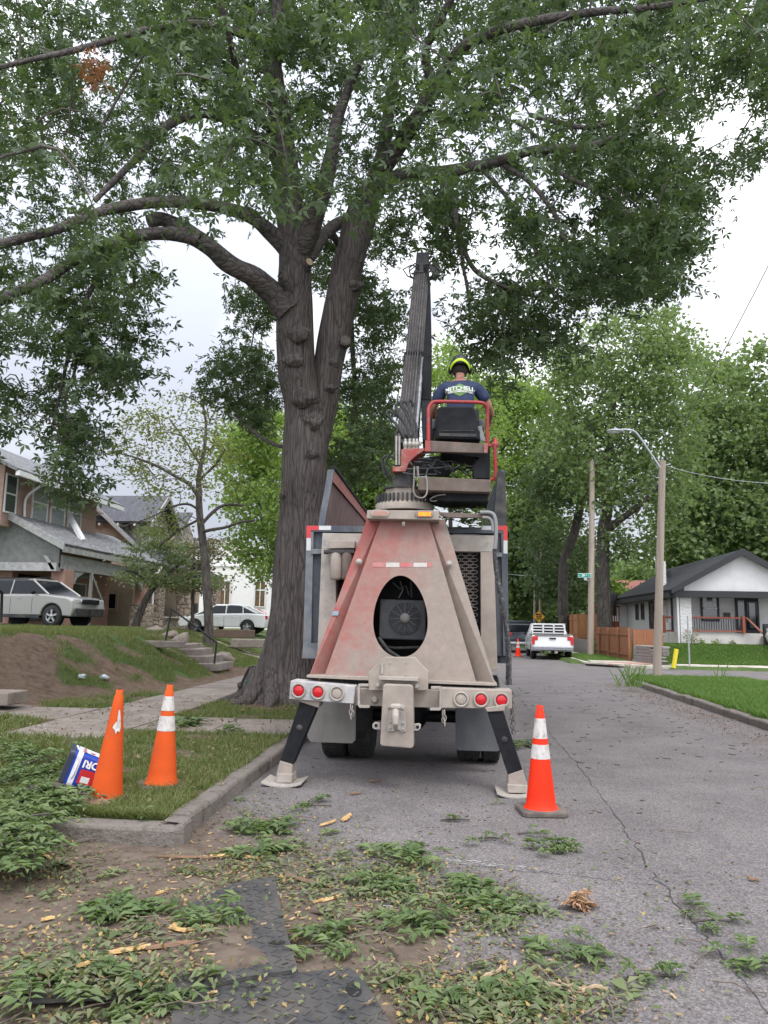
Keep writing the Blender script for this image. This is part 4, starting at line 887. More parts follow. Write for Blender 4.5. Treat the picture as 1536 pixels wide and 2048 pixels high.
tv, tf = text_mesh('MITCHELL', .078, .0012); print_on(tv, tf, -.005, .415, 'chest_print', mat_pr, .012, lambda x: -.9*x*x, 0)
tv, tf = text_mesh('TREE COMPANY LLC', .034, .0012); print_on(tv, tf, -.005, .372, 'chest_print', mat_pr, .012, lambda x: -.9*x*x, 0)
bm.free()
# ================================================================ TREES
def tmpl_star():                      # a lobed leaf of three narrow blades
    v = [(0, 0, 0)]; f = []
    for a, l in ((-62, .8), (0, 1.05), (62, .8)):
        a = math.radians(a); d = (math.sin(a), math.cos(a)); s_ = (d[1], -d[0]); i = len(v)
        v += [(d[0]*l*.45+s_[0]*.17, d[1]*l*.45+s_[1]*.17, .03), (d[0]*l, d[1]*l, -.06), (d[0]*l*.45-s_[0]*.17, d[1]*l*.45-s_[1]*.17, .03)]; f.append((0, i, i+1, i+2))
    return np.array(v, float), np.array(f)
def tmpl_leaf():
    return np.array([(0, 0, 0), (.3, .45, .06), (0, 1, -.08), (-.3, .45, .06)], float), np.array([(0, 1, 2, 3)])
def tmpl_tuft():                      # two crossing leaflets: cheap clump for far crowns
    return np.array([(0, -.1, 0), (.42, .4, .12), (.05, 1, -.05), (-.38, .5, .08), (.1, .2, -.2), (.7, .5, -.05), (.5, 1.0, .25)], float), np.array([(0, 1, 2, 3), (4, 5, 6, 0)])
def foliage(name, cen, size, tmpl, mat, parent=None, droop=.35, flatn=.6):
    k = len(cen); tv, tf = tmpl
    d = rng.normal(0, 1, (k, 3)); d[:, 2] = d[:, 2]*.5-droop; d /= np.linalg.norm(d, axis=1)[:, None]
    nn = rng.normal(0, 1, (k, 3))*(1-flatn); nn[:, 2] += flatn; nn -= d*np.sum(nn*d, 1)[:, None]; nn /= np.linalg.norm(nn, axis=1)[:, None]
    s_ = np.cross(d, nn); sz = size*rng.uniform(.65, 1.3, k)
    v = cen[:, None, :] + sz[:, None, None]*(tv[None, :, 0:1]*s_[:, None, :] + tv[None, :, 1:2]*d[:, None, :] + tv[None, :, 2:3]*nn[:, None, :])
    f = (np.arange(k)[:, None, None]*len(tv) + tf[None]).reshape(-1, tf.shape[1])
    return np_mesh(name, v.reshape(-1, 3), f, mat, parent)
def inpoly(x, y, poly):
    ins = np.zeros(len(x), bool); n_ = len(poly)
    for i in range(n_):
        x1, y1 = poly[i]; x2, y2 = poly[(i+1) % n_]
        c = ((y1 > y) != (y2 > y)); xx = (x2-x1)*(y-y1)/((y2-y1) if y2 != y1 else 1e-9)+x1; ins ^= c & (x < xx)
    return ins
FN, RN, UN, CN = [np.array(v) for v in (F_, R_, U_, CP)]
def Pn(px, py, Y):
    v = FN[None]*FPX + RN[None]*(px-768)[:, None] + UN[None]*(1024-py)[:, None]; return CN[None]+v*(Y/v[:, 1])[:, None]
def clumps_in(poly, y0, y1, k, holes=(), bias=1.0):
    poly = np.array(poly, float); out = np.zeros((0, 3)); lo, hi = poly.min(0), poly.max(0); tries = 0
    while len(out) < k and tries < 30:
        tries += 1
        x = rng.uniform(lo[0], hi[0], k*3); y = rng.uniform(lo[1], hi[1], k*3); ok = inpoly(x, y, poly)
        for h in holes: ok &= ~(((x-h[0])/h[2])**2+((y-h[1])/h[3])**2 < 1)
        x, y = x[ok], y[ok]; yy = y0+(y1-y0)*rng.uniform(0, 1, len(x))**bias; out = np.concatenate([out, Pn(x, y, yy)])
    return out[:k]
def grow(limbs, cl, mb, r0=.02, mx=3.0, seed=0, nseg=5, sag=.15, tipr=.004):
    """twigs from the nearest limb node to every clump; nodes grown on the way serve later ones"""
    nodes = np.array([p for l in limbs for p in l], float)
    order = np.argsort([np.min(np.sum((nodes-c)**2, 1)) for c in cl]); r_ = random.Random(seed)
    for q in order:
        c = cl[q]; d2 = np.sum((nodes-c)**2, 1); j = int(np.argmin(d2)); L_ = math.sqrt(d2[j])
        if L_ < .12 or L_ > mx: 
            if L_ > mx: nodes = np.vstack([nodes, c])
            continue
        a = Vector(nodes[j]); b2 = Vector(c); pts = []
        j1 = Vector((r_.gauss(0, .1), r_.gauss(0, .1), r_.gauss(.06, .08)))*L_
        for i in range(nseg+1):
            t = i/nseg; p = a.lerp(b2, t) + j1*math.sin(math.pi*t) + Vector((0, 0, sag*L_*math.sin(math.pi*t))); pts.append(p)
        ra = min(r0, .008+.012*L_)
        mb.tube(pts, [ra*(1-t/nseg)+tipr*t/nseg for t in range(nseg+1)], 4, cap=False)
        nodes = np.vstack([nodes, np.array([tuple(p) for p in pts[1:]])])
def limb(l, k=5):                      # (px,py,Y,r_px) -> smooth 3D path with radii
    pts = [P(x, y, Y) for x, y, Y, r in l]; rad = [r*pxm(x, y, Y) for x, y, Y, r in l]; sp_ = cr(pts, k)
    return sp_, list(np.interp(np.linspace(0, len(l)-1, len(sp_)), range(len(l)), rad))
def spray(cl, per, rxy, rz, tail=0.0):
    k = len(cl); sc_ = rng.uniform(.55, 1.25, (k, 1, 1)); o = rng.normal(0, 1, (k, per, 3))*np.array([rxy, rxy, rz])*sc_
    if tail: o[:, :, 2] -= np.abs(rng.normal(0, tail, (k, per)))
    return (cl[:, None, :]+o).reshape(-1, 3)

# ---- the big street tree
OL = ('tree')
oak = thing('street_tree', 'massive twin stemmed shade tree with ridged grey bark between sidewalk and kerb', 'tree', (-3.35, 14.5, .13))
stems = [
 [(572, 1440, 14.4, 84), (571, 1400, 14.5, 76), (575, 1352, 14.5, 64), (584, 1300, 14.5, 57), (591, 1215, 14.5, 49), (597, 1100, 14.5, 46), (604, 1010, 14.45, 45), (608, 950, 14.4, 45), (611, 870, 14.4, 43), (606, 805, 14.4, 38), (594, 740, 14.3, 38), (589, 660, 14.2, 37), (590, 595, 14.1, 35), (591, 530, 14.0, 32), (590, 470, 13.9, 34), (580, 420, 13.8, 30), (573, 360, 13.7, 27), (566, 290, 13.5, 24), (556, 210, 13.3, 21), (545, 120, 13.1, 17), (556, 40, 12.9, 14), (562, -60, 12.6, 11)],
 [(628, 910, 14.55, 24), (645, 820, 14.6, 28), (656, 740, 14.6, 30), (666, 680, 14.6, 31), (678, 620, 14.6, 32), (690, 560, 14.6, 31), (702, 510, 14.6, 30), (716, 450, 14.6, 32), (732, 410, 14.6, 28), (752, 370, 14.5, 22), (766, 310, 14.4, 15), (775, 240, 14.3, 12), (790, 150, 14.1, 10), (815, 60, 13.8, 8), (830, -60, 13.5, 7)],
]
limbs_px = [
 [(604, 500, 13.85, 22), (622, 455, 13.6, 19), (645, 390, 13.3, 17), (662, 310, 13.0, 14), (672, 250, 12.8, 12), (692, 190, 12.6, 10), (720, 120, 12.2, 8), (770, 30, 11.6, 6), (800, -60, 11, 5)],
 [(575, 500, 13.9, 20), (545, 468, 13.7, 16), (510, 440, 13.4, 13.5), (465, 420, 13.1, 12.5), (400, 407, 12.7, 12), (330, 404, 12.3, 11.5), (250, 412, 11.9, 11), (190, 428, 11.6, 10), (110, 460, 11.2, 9), (40, 478, 10.9, 9), (-60, 510, 10.5, 8), (-180, 560, 10, 6)],
 [(580, 625, 14.0, 30), (550, 590, 13.9, 25), (510, 556, 13.6, 21), (460, 530, 13.3, 19), (425, 498, 13.0, 18), (385, 474, 12.8, 17), (330, 467, 12.5, 13), (285, 470, 12.3, 12), (220, 488, 12.0, 11), (150, 520, 11.6, 11), (90, 560, 11.3, 10), (20, 590, 11.0, 10), (-60, 640, 10.6, 8), (-160, 700, 10.3, 6)],
 [(400, 480, 12.8, 17), (360, 455, 12.7, 16), (325, 438, 12.6, 14), (296, 444, 12.5, 13)],
 [(552, 120, 13.1, 9), (500, 78, 12.6, 8), (430, 52, 12.1, 7), (350, 48, 11.5, 7), (260, 68, 11, 6), (170, 95, 10.4, 6), (60, 120, 9.8, 5), (-60, 150, 9.2, 4)],
 [(560, 270, 13.4, 12), (520, 240, 13.0, 10), (480, 190, 12.5, 9), (470, 130, 12.0, 7), (455, 60, 11.2, 6), (430, -40, 10.6, 5)],
 [(560, 330, 13.6, 10), (500, 265, 13.2, 9), (420, 228, 12.9, 9), (360, 238, 12.6, 9), (318, 265, 12.4, 8.5), (290, 300, 12.2, 8), (255, 335, 12, 7), (215, 375, 11.8, 6), (190, 402, 11.7, 5)],
 [(742, 385, 14.5, 20), (790, 355, 14.2, 14), (840, 347, 13.9, 13), (900, 342, 13.5, 12), (960, 332, 13.1, 11), (1010, 318, 12.8, 10), (1070, 300, 12.4, 9), (1130, 298, 12.0, 8.5), (1190, 290, 11.7, 7.5), (1235, 270, 11.4, 6), (1260, 230, 11.1, 5), (1330, 180, 10.7, 4)],
 [(760, 345, 14.4, 18), (800, 290, 14.0, 16), (830, 240, 13.6, 15), (870, 180, 13.1, 13), (910, 110, 12.5, 11), (970, 70, 11.8, 10), (1060, 45, 11, 9), (1180, 25, 10.2, 8), (1300, 15, 9.6, 6), (1450, -10, 9, 5)],
 [(870, 180, 13.1, 10), (850, 110, 12.7, 9), (880, 40, 12.2, 8), (930, -50, 11.6, 6)],
 [(865, 350, 13.7, 6), (905, 385, 13.5, 7), (912, 440, 13.3, 6), (925, 490, 13.2, 5.5), (950, 540, 13.1, 5), (1000, 570, 13.0, 4), (1060, 590, 12.9, 3)],
 [(920, 460, 13.2, 4), (925, 520, 13.1, 3.5), (935, 580, 13, 3), (940, 640, 12.9, 2)],
 [(1000, 325, 12.9, 5), (1060, 365, 12.7, 5), (1110, 430, 12.5, 4.5), (1130, 480, 12.4, 4), (1180, 530, 12.3, 3), (1220, 570, 12.2, 2.5)],
 [(1080, 300, 12.4, 6), (1120, 345, 12.2, 5), (1180, 375, 12, 4.5), (1250, 420, 11.8, 4), (1310, 480, 11.6, 3)],
 [(960, 335, 13.1, 4), (1010, 390, 12.9, 4), (1040, 450, 12.8, 3), (1080, 520, 12.7, 3), (1110, 600, 12.6, 2)],
 [(1060, 230, 12.2, 5), (1120, 245, 12, 5), (1180, 255, 11.7, 5), (1240, 235, 11.4, 4)],
 [(215, 485, 12.0, 6), (200, 545, 11.9, 6), (172, 600, 11.8, 5), (158, 660, 11.8, 4.5), (135, 720, 11.8, 4), (120, 790, 11.8, 3), (105, 850, 11.8, 2.5)],
 [(158, 660, 11.8, 3.5), (150, 740, 11.7, 3), (130, 800, 11.7, 3), (135, 880, 11.7, 2.5), (140, 950, 11.7, 2)],
 [(618, 520, 14.0, 10), (650, 470, 14.6, 11), (680, 445, 15.2, 13), (715, 440, 14.9, 12)],
 [(655, 455, 14.7, 6), (672, 480, 15.4, 8), (690, 520, 16.0, 6), (700, 600, 16.4, 5), (706, 720, 16.6, 5), (712, 800, 16.6, 4.5), (702, 860, 16.6, 4)],
 [(590, 900, 14.9, 4), (530, 880, 16, 4), (470, 830, 17, 3)],
]
tm = MB(); SK = []
ph_ = [rnd.uniform(0, 6) for _ in range(4)]
for q, l in enumerate(stems):
    pts, rad = limb(l, 6); SK.append(pts)
    if q == 0:
        nf = len(pts)
        def lob(i, a, nf=nf): f = max(0, 1-i/16); return 1+f*(.13*math.cos(3*a+1.1)+.10*math.cos(5*a+.4))+.02*math.cos(7*a+i*.25)+.02*math.cos(3*a-i*.4)
        tm.tube(pts, rad, 36, cap=False, lob=lob)
    else: tm.tube(pts, rad, 28, cap=False, lob=lambda i, a: 1+.025*math.cos(5*a+i*.3)+.02*math.cos(2*a-i*.5))
# surface roots
for (a0, l_, r_q) in ((-2.2, .75, .17), (-1.5, .7, .17), (-2.9, .75, .16), (-.7, .6, .14), (.6, .6, .12), (2.4, .7, .14)):
    b0 = Vector((-3.3, 14.5, .1)); d_ = Vector((math.cos(a0), math.sin(a0), 0)); tm.tube([b0+d_*.35+Vector((0, 0, .55)), b0+d_*.52+Vector((0, 0, .28)), b0+d_*.72+Vector((0, 0, .08)), b0+d_*(.5+l_)+Vector((0, 0, -.02))], [r_q*1.5, r_q*1.15, r_q*.8, .03], 10, cap=False)
tm.build('trunk', mat_bark, oak)
lm_ = MB()
for l in limbs_px:
    pts, rad = limb(l); SK.append(pts); e = [rnd.uniform(0, 6) for _ in range(3)]
    lm_.tube(pts, rad, 12 if rad[0] > .06 else 8, lob=lambda i, a: 1+.05*math.cos(3*a+i*.5+e[0])+.04*math.cos(2*a-i*.8+e[1]))
lm_.build('limbs', mat_limb, oak)
# burls, healed knots and saw cuts on the stems
def knot(px, py, Y, w, h):
    kn = MB(); c = P(px, py, Y); s_ = pxm(px, py, Y); w *= s_; h *= s_; e = rnd.uniform(.6, 1.2)
    kn.blob(c+Vector((0, .155, 0)), (w*1.15, .085, h*1.25), 3, .22, rnd.random()*9).blob(c+Vector((w*.2, .12, -h*.2)), (w*.38, .07, h*.34), 2, .25, rnd.random()*9).build('burl', mat_bark, oak)
for a in ((592, 662, 13.72, 22, 15), (583, 715, 13.76, 17, 11), (606, 790, 13.80, 24, 15), (622, 838, 13.88, 20, 15), (657, 722, 14.22, 14, 8), (656, 772, 14.2, 13, 7), (592, 960, 13.93, 15, 9), (620, 905, 13.88, 13, 10), (578, 985, 13.98, 18, 12), (700, 566, 14.25, 22, 9)): knot(*a)
mat_cut = M('saw_cut_wood', (.42, .31, .21), (.34, .25, .17), 12, .85, .3, 60)
sc1 = MB(); p_ = P(617, 524, 13.72); sc1.tube([p_+Vector((-.1, .15, -.05)), p_+Vector((.02, 0, 0))], [.12, .085], 12); sc1.build('cut_stub', mat_bark, oak)
MB().tube([p_+Vector((.02, 0, 0)), p_+Vector((.028, -.009, .001))], [.074, .07], 14).build('saw_cut', mat_cut, oak)
p_ = P(690, 680, 14.3); MB().tube([p_+Vector((-.05, .2, 0)), p_+Vector((.0, 0, 0))], [.13, .115], 12).build('cut_stub', mat_bark, oak); MB().tube([p_+Vector((.0, 0, 0)), p_+Vector((.002, -.006, 0))], [.085, .08], 14).build('saw_cut', M('old_cut', (.13, .11, .09), (.08, .07, .06), 12), oak)
p_ = P(561, 548, 13.6); MB().tube([p_+Vector((.22, .3, -.30)), p_+Vector((.08, .1, -.05)), p_], [.13, .11, .085], 12).build('cut_stub', mat_bark, oak); MB().tube([p_, p_+Vector((-.004, -.006, .002))], [.06, .055], 12).build('hollow', mat_black, oak)

holes = [(178, 168, 30, 34), (262, 195, 22, 18), (60, 150, 16, 26), (20, 250, 22, 16), (1095, 225, 40, 22), (1060, 305, 34, 20), (1120, 345, 26, 18), (985, 290, 20, 12), (1240, 90, 16, 12), (880, 60, 12, 10), (1020, 500, 22, 34), (1180, 480, 16, 26), (700, 40, 12, 12), (480, 395, 22, 14), (500, 360, 18, 22), (640, 580, 18, 60), (1070, 395, 26, 20), (260, 345, 14, 12), (1160, 120, 12, 10), (1480, 260, 24, 20)]
top = [(-160, -140), (1720, -140), (1720, 200), (1560, 300), (1510, 330), (1440, 330), (1395, 360), (1330, 335), (1250, 330), (1130, 300), (1000, 330), (860, 340), (800, 420), (740, 400), (700, 450), (640, 420), (540, 410), (440, 420), (330, 415), (300, 470), (200, 500), (90, 590), (-40, 640), (-160, 700)]
cl = [clumps_in(top, 7.5, 12.0, 115, holes), clumps_in(top, 12.0, 18.5, 600, holes, 1.0), clumps_in([(-160, -140), (1720, -140), (1720, 180), (1300, 200), (900, 190), (300, 200), (-160, 200)], 11, 18, 260, holes)]
cl.append(clumps_in([(860, 340), (1000, 320), (1250, 310), (1400, 360), (1385, 440), (1385, 540), (1340, 585), (1290, 575), (1240, 610), (1160, 590), (1110, 570), (1030, 560), (960, 480), (900, 430), (850, 400)], 10.5, 15.5, 84, holes+[(900, 500, 30, 60), (1010, 440, 24, 26), (1100, 400, 26, 18), (950, 380, 22, 14), (1240, 470, 18, 26)]))
cl.append(clumps_in([(1150, 310), (1420, 300), (1385, 540), (1340, 570), (1250, 570), (1200, 480), (1240, 400)], 10.5, 15.5, 38, holes))
cl.append(clumps_in([(918, 590), (960, 560), (1060, 560), (1140, 600), (1200, 600), (1180, 640), (1150, 700), (1130, 740), (1060, 700), (1020, 730), (1000, 770), (955, 740), (930, 680), (915, 640)], 11.5, 14, 36, [(1150, 640, 14, 30)]))
cl.append(clumps_in([(850, 395), (870, 380), (905, 400), (915, 460), (900, 540), (875, 555), (862, 500), (870, 450), (850, 420)], 12.5, 14, 11))
cl.append(clumps_in([(95, 560), (200, 500), (290, 475), (310, 510), (300, 560), (305, 620), (315, 680), (285, 740), (235, 770), (205, 860), (215, 890), (170, 985), (120, 985), (95, 960), (105, 890), (85, 830), (65, 790), (100, 720), (80, 660), (100, 600)], 10.8, 13.2, 66, [(230, 640, 14, 30), (120, 640, 16, 40), (90, 880, 14, 30)]))
cl.append(clumps_in([(-60, 600), (60, 600), (70, 660), (40, 720), (10, 850), (-60, 860)], 10.5, 12.5, 14, [(40, 680, 16, 40)]))
cl.append(clumps_in([(455, 600), (500, 570), (548, 560), (560, 700), (565, 860), (510, 850), (430, 830), (385, 780), (400, 720), (440, 690), (480, 640)], 16, 19, 52, [(548, 720, 10, 70)]))
cl.append(clumps_in([(620, 430), (690, 460), (680, 560), (640, 640), (625, 560), (640, 480)], 16, 18.5, 12))
cl.append(clumps_in([(705, 560), (770, 420), (815, 400), (808, 470), (800, 560), (800, 680), (790, 800), (800, 870), (770, 960), (720, 990), (680, 960), (675, 840), (690, 700)], 15, 18.5, 75))
cl.append(clumps_in([(858, 640), (940, 640), (960, 760), (900, 740), (880, 700)], 14, 18, 0))
cl = np.concatenate(cl)
tw = MB(); grow([[tuple(p) for p in l] for l in SK], cl, tw, .035, 4.0, 3)
tw.build('twigs', mat_twig, oak)
lc = spray(cl, 62, .24, .13, .12)
foliage('crown', lc, .138, tmpl_star(), mat_leaf_oak, oak, .45, .55)
# dry brown spray caught in the crown
dcl = spray(np.array([tuple(P(185, 150, 8.5)), tuple(P(192, 135, 8.6))]), 60, .10, .10)
foliage('dead_spray', dcl, .09, tmpl_star(), leafmat('dead_leaf', [(.22, .09, .04), (.30, .14, .07), (.16, .08, .05)], .2), oak)

# ---- generic background trees
def bgtree(label, base, stems_, polys, mleaf, lsize, per, rxy, rz, group=None, bark=None, twr=.06, mx=9, name='tree', tmpl=None, cat='tree', nseg=4):
    b0 = P(*base); z_ = gz(b0.x, b0.y); t = thing(name, label, cat, (b0.x, b0.y, z_), group)
    m_ = MB(); sk = []
    for i, l in enumerate(stems_):
        pts, rad = limb(l, 4); 
        if i == 0: pts = [Vector((pts[0].x, pts[0].y, z_-.15))]+pts; rad = [rad[0]*1.25]+rad
        sk.append([tuple(p) for p in pts]); m_.tube(pts, rad, 14 if rad[0] > .15 else 8, lob=lambda i, a: 1+.04*math.cos(3*a+i))
    m_.build('trunk', bark or mat_bark_far, t)
    c = np.concatenate([clumps_in(p, y0, y1, k, hs) for (p, y0, y1, k, hs) in polys])
    tw_ = MB(); grow(sk, c, tw_, twr, mx, 5, nseg, .1, .01); tw_.build('branches', bark or mat_bark_far, t)
    fine = tmpl is None
    foliage('crown', spray(c, int(per*1.7) if fine else per, rxy, rz), lsize*(.70 if fine else 1), tmpl or tmpl_tuft(), mleaf, t, .2, .22 if fine else .5)
    return t
G_ = 'trees lining the street beyond the crossing'
bgtree('huge dark green tree with a pale forked trunk just behind the tall bare pole', (1208, 1310, 45), [[(1212, 1312, 45, 17), (1208, 1230, 45, 14), (1206, 1130, 45, 13), (1207, 1060, 45, 12), (1214, 1020, 45, 11), (1210, 960, 45, 9), (1220, 880, 45, 7), (1230, 780, 45, 5)], [(1210, 1062, 45, 9), (1240, 1040, 44, 7), (1280, 1010, 43, 5), (1330, 960, 42, 4)], [(1212, 960, 45, 5), (1170, 880, 45, 4), (1130, 800, 45, 3)]],
       [([(1085, 800), (1110, 720), (1180, 640), (1240, 620), (1300, 625), (1370, 620), (1380, 720), (1400, 820), (1380, 950), (1360, 1040), (1290, 1010), (1230, 1040), (1190, 1010), (1130, 970), (1085, 900)], 41, 49, 250, [(1290, 820, 14, 14), (1180, 760, 14, 12)]), ([(1230, 1060), (1290, 1070), (1330, 1090), (1270, 1110), (1225, 1100)], 43, 46, 10, [])], mat_leaf_mid, .30, 46, .75, .5, G_)
bgtree('leaning dark trunked tree beyond the white pickup', (1130, 1290, 54), [[(1128, 1265, 54, 11), (1126, 1190, 54, 10), (1130, 1120, 54, 9.5), (1150, 1060, 54, 9), (1162, 1000, 54, 8), (1160, 940, 54, 6), (1150, 880, 54, 5)], [(1160, 1015, 54, 5), (1178, 960, 54, 4), (1190, 900, 54, 3)], [(1150, 1060, 54, 3), (1138, 1100, 54, 2)]],
       [([(1060, 960), (1080, 900), (1120, 880), (1180, 900), (1200, 960), (1190, 1010), (1130, 1000), (1085, 1010)], 50, 58, 70, []), ([(1060, 1060), (1140, 1030), (1180, 1080), (1190, 1180), (1140, 1200), (1070, 1190)], 58, 68, 90, [])], mat_leaf_dark, .36, 44, .8, .55, G_)
bgtree('bright light green tree rising beyond the seated operator', (1010, 1240, 62), [[(1010, 1240, 62, 7), (1005, 1100, 62, 6), (1000, 960, 62, 4), (1010, 860, 62, 3)]],
       [([(940, 790), (985, 760), (1050, 765), (1100, 790), (1125, 860), (1115, 930), (1060, 985), (1000, 1000), (960, 960), (935, 880)], 58, 66, 170, [])], mat_leaf_light, .42, 44, .95, .6, G_)
bgtree('rounded mid green tree crowding the left side of the far street', (1030, 1270, 75), [[(1030, 1262, 75, 5), (1030, 1150, 75, 4), (1040, 1060, 75, 3)]],
       [([(985, 1010), (1040, 990), (1100, 1010), (1110, 1080), (1100, 1170), (1060, 1230), (1000, 1230), (980, 1120)], 70, 80, 150, [])], mat_leaf_mid, .6, 60, 1.1, .7, G_)
bgtree('deep shade tree closing the end of the street', (1090, 1262, 95), [[(1090, 1262, 95, 4), (1092, 1150, 95, 3)]],
       [([(1000, 1120), (1080, 1080), (1180, 1100), (1200, 1190), (1190, 1245), (1100, 1250), (1000, 1245)], 88, 102, 150, [])], mat_leaf_dark, .75, 60, 1.4, .9, G_)
bgtree('broad leafy tree towering behind the right end of the bungalow', (1480, 1200, 62), [[(1470, 1260, 62, 9), (1475, 1120, 62, 8), (1480, 960, 62, 6), (1470, 820, 62, 4)], [(1478, 960, 62, 4), (1440, 880, 61, 3), (1410, 800, 60, 2)]],
       [([(1380, 640), (1395, 690), (1450, 700), (1480, 720), (1500, 650), (1525, 700), (1540, 760), (1640, 740), (1660, 1120), (1560, 1150), (1440, 1110), (1350, 1130), (1330, 1040), (1370, 940), (1390, 820)], 56, 68, 290, [(1450, 780, 18, 14), (1500, 700, 16, 30)])], mat_leaf_mid, .5, 60, .95, .6)
bgtree('dark undergrowth tree behind the chimney of the bungalow', (1370, 1200, 66), [[(1370, 1260, 66, 6), (1370, 1120, 66, 4), (1375, 1040, 66, 3)]],
       [([(1325, 1000), (1400, 960), (1500, 980), (1620, 1000), (1640, 1140), (1500, 1150), (1340, 1150)], 64, 72, 110, [])], mat_leaf_mid, .55, 60, 1.0, .6)
bgtree('low pale green tree far off between pole and bungalow', (1250, 1240, 120), [[(1250, 1245, 120, 3), (1252, 1170, 120, 2)]],
       [([(1200, 1150), (1225, 1130), (1270, 1122), (1310, 1140), (1325, 1200), (1300, 1235), (1200, 1235)], 112, 128, 90, [])], mat_leaf_mid, .9, 55, 1.6, 1.0)
bgtree('bright light green bush growing behind the pole by the brown fence', (1222, 1260, 58), [[(1222, 1262, 58, 3), (1222, 1220, 58, 2)]],
       [([(1205, 1180), (1225, 1165), (1240, 1190), (1238, 1240), (1205, 1240)], 56, 60, 22, [])], mat_leaf_light, .4, 50, .6, .5)  # leaves in the lighter green
bgtree('bright maple with drooping foliage to the left of the big trunk', (555, 1240, 34), [[(556, 1245, 34, 9), (552, 1120, 34, 8), (545, 1000, 34, 6), (540, 900, 34, 4)], [(545, 1040, 34, 4), (500, 990, 33.5, 3), (460, 960, 33, 2)], [(545, 960, 34, 3), (500, 920, 33.5, 2.5), (450, 890, 33, 1.5)]],
       [([(455, 870), (520, 830), (570, 830), (575, 1080), (555, 1150), (520, 1165), (505, 1120), (470, 1110), (455, 1080), (500, 1040), (455, 1010), (440, 960)], 31, 37, 112, [(490, 1080, 14, 16)])], mat_leaf_light, .22, 60, .5, .35)
bgtree('pale green tree glimpsed between the big trunk and the truck tower', (730, 1150, 44), [[(730, 1240, 44, 6), (725, 1080, 44, 5), (728, 980, 44, 3)]],
       [([(660, 830), (740, 850), (790, 900), (800, 1000), (760, 1060), (660, 1060)], 41, 48, 130, [])], mat_leaf_light, .34, 60, .7, .5)
bgtree('sparse yellowish tree showing above the operator helmet', (905, 1200, 42), [[(905, 1240, 42, 5), (900, 1000, 42, 4), (898, 850, 42, 3), (892, 760, 42, 2)], [(898, 850, 42, 2), (925, 790, 42, 1.5)]],
       [([(868, 700), (890, 675), (915, 690), (940, 740), (975, 760), (985, 880), (960, 1010), (880, 1010), (866, 860)], 38, 46, 120, [(890, 790, 12, 20)])], mat_leaf_light, .26, 42, .6, .4)
bgtree('sparse young street tree with open crown in the raised yard', (416, 1256, 25.5), [[(418, 1258, 25.5, 9.5), (416, 1215, 25.5, 9), (412, 1150, 25.5, 8.5), (407, 1090, 25.5, 8), (400, 1040, 25.5, 7), (398, 990, 25.5, 6.5), (398, 950, 25.5, 5), (408, 900, 25.5, 3.5), (412, 850, 25.5, 2.5), (405, 800, 25.5, 1.5)],
        [(402, 1065, 25.5, 3.5), (420, 1060, 25.3, 3.5), (450, 1055, 25.1, 3), (480, 1045, 24.9, 2.5), (510, 1040, 24.8, 2)], [(402, 1050, 25.5, 3.5), (425, 1025, 25.7, 3.5), (450, 1010, 25.9, 3), (490, 1010, 26, 2)], [(398, 1020, 25.5, 2.5), (375, 1008, 25.3, 2.5), (340, 1015, 25.2, 2), (300, 1035, 25, 1.5), (240, 1055, 24.8, 1)],
        [(396, 995, 25.5, 3), (380, 970, 25.6, 4), (355, 955, 25.7, 3.5), (320, 935, 25.8, 3), (270, 915, 25.9, 2), (230, 905, 26, 1.5)], [(398, 960, 25.5, 3), (430, 930, 25.3, 2.5), (450, 900, 25.1, 2)], [(396, 1040, 25.5, 2.5), (360, 1060, 25.8, 2.5), (320, 1090, 26, 2)], [(400, 930, 25.5, 2.5), (370, 880, 25.6, 2), (340, 840, 25.7, 1.5)]],
       [([(205, 870), (260, 830), (310, 800), (360, 785), (410, 800), (450, 850), (480, 940), (470, 990), (420, 1000), (400, 980), (350, 1000), (300, 1010), (270, 960), (215, 930)], 23.5, 28, 110, [(330, 900, 16, 14)]), ([(300, 1010), (350, 1000), (380, 1040), (330, 1080), (300, 1060)], 24.5, 26.5, 12, [])], mat_leaf_yell, .13, 34, .36, .22, twr=.03, mx=5, tmpl=tmpl_leaf())
bgtree('windswept blue green juniper with a leaning bare trunk in front of the porch', (280, 1245, 28), [[(272, 1247, 28, 8), (284, 1215, 28, 7.5), (300, 1185, 28, 6.5), (318, 1160, 28, 5), (345, 1140, 28, 3.5), (380, 1110, 28, 2.5)], [(305, 1180, 28, 3), (280, 1150, 27.5, 2.5), (250, 1140, 27, 2)], [(318, 1160, 28, 3), (350, 1165, 27.8, 2.5), (400, 1150, 27.6, 2)]],
       [([(250, 1145), (262, 1120), (300, 1100), (310, 1085), (350, 1080), (372, 1110), (372, 1150), (340, 1175), (300, 1172), (262, 1165)], 26.8, 29, 46, [(318, 1122, 12, 6), (280, 1140, 10, 5), (350, 1145, 10, 6)]), ([(345, 1150), (430, 1135), (445, 1150), (430, 1172), (370, 1172)], 27, 28.5, 12, []), ([(255, 1118), (300, 1060), (330, 1060), (310, 1110)], 27, 28.5, 12, [])], leafmat('juniper_light', [(.08, .12, .075), (.12, .165, .095), (.20, .22, .10)], .3), .13, 66, .34, .07, twr=.03, mx=4, tmpl=tmpl_leaf(), name='juniper')
bgtree('darker upright juniper behind the young tree trunk', (385, 1245, 30), [[(385, 1250, 30, 4), (386, 1180, 30, 3.5), (388, 1110, 30, 2.5), (390, 1075, 30, 1.5)]],
       [([(375, 1110), (392, 1070), (408, 1085), (440, 1078), (430, 1110), (432, 1150), (444, 1160), (420, 1185), (360, 1185), (350, 1150)], 29, 31, 50, [])], leafmat('brown_juniper', [(.11, .12, .08), (.15, .15, .09), (.17, .13, .09)], .3), .14, 52, .34, .10, twr=.03, mx=4, tmpl=tmpl_leaf(), name='juniper')
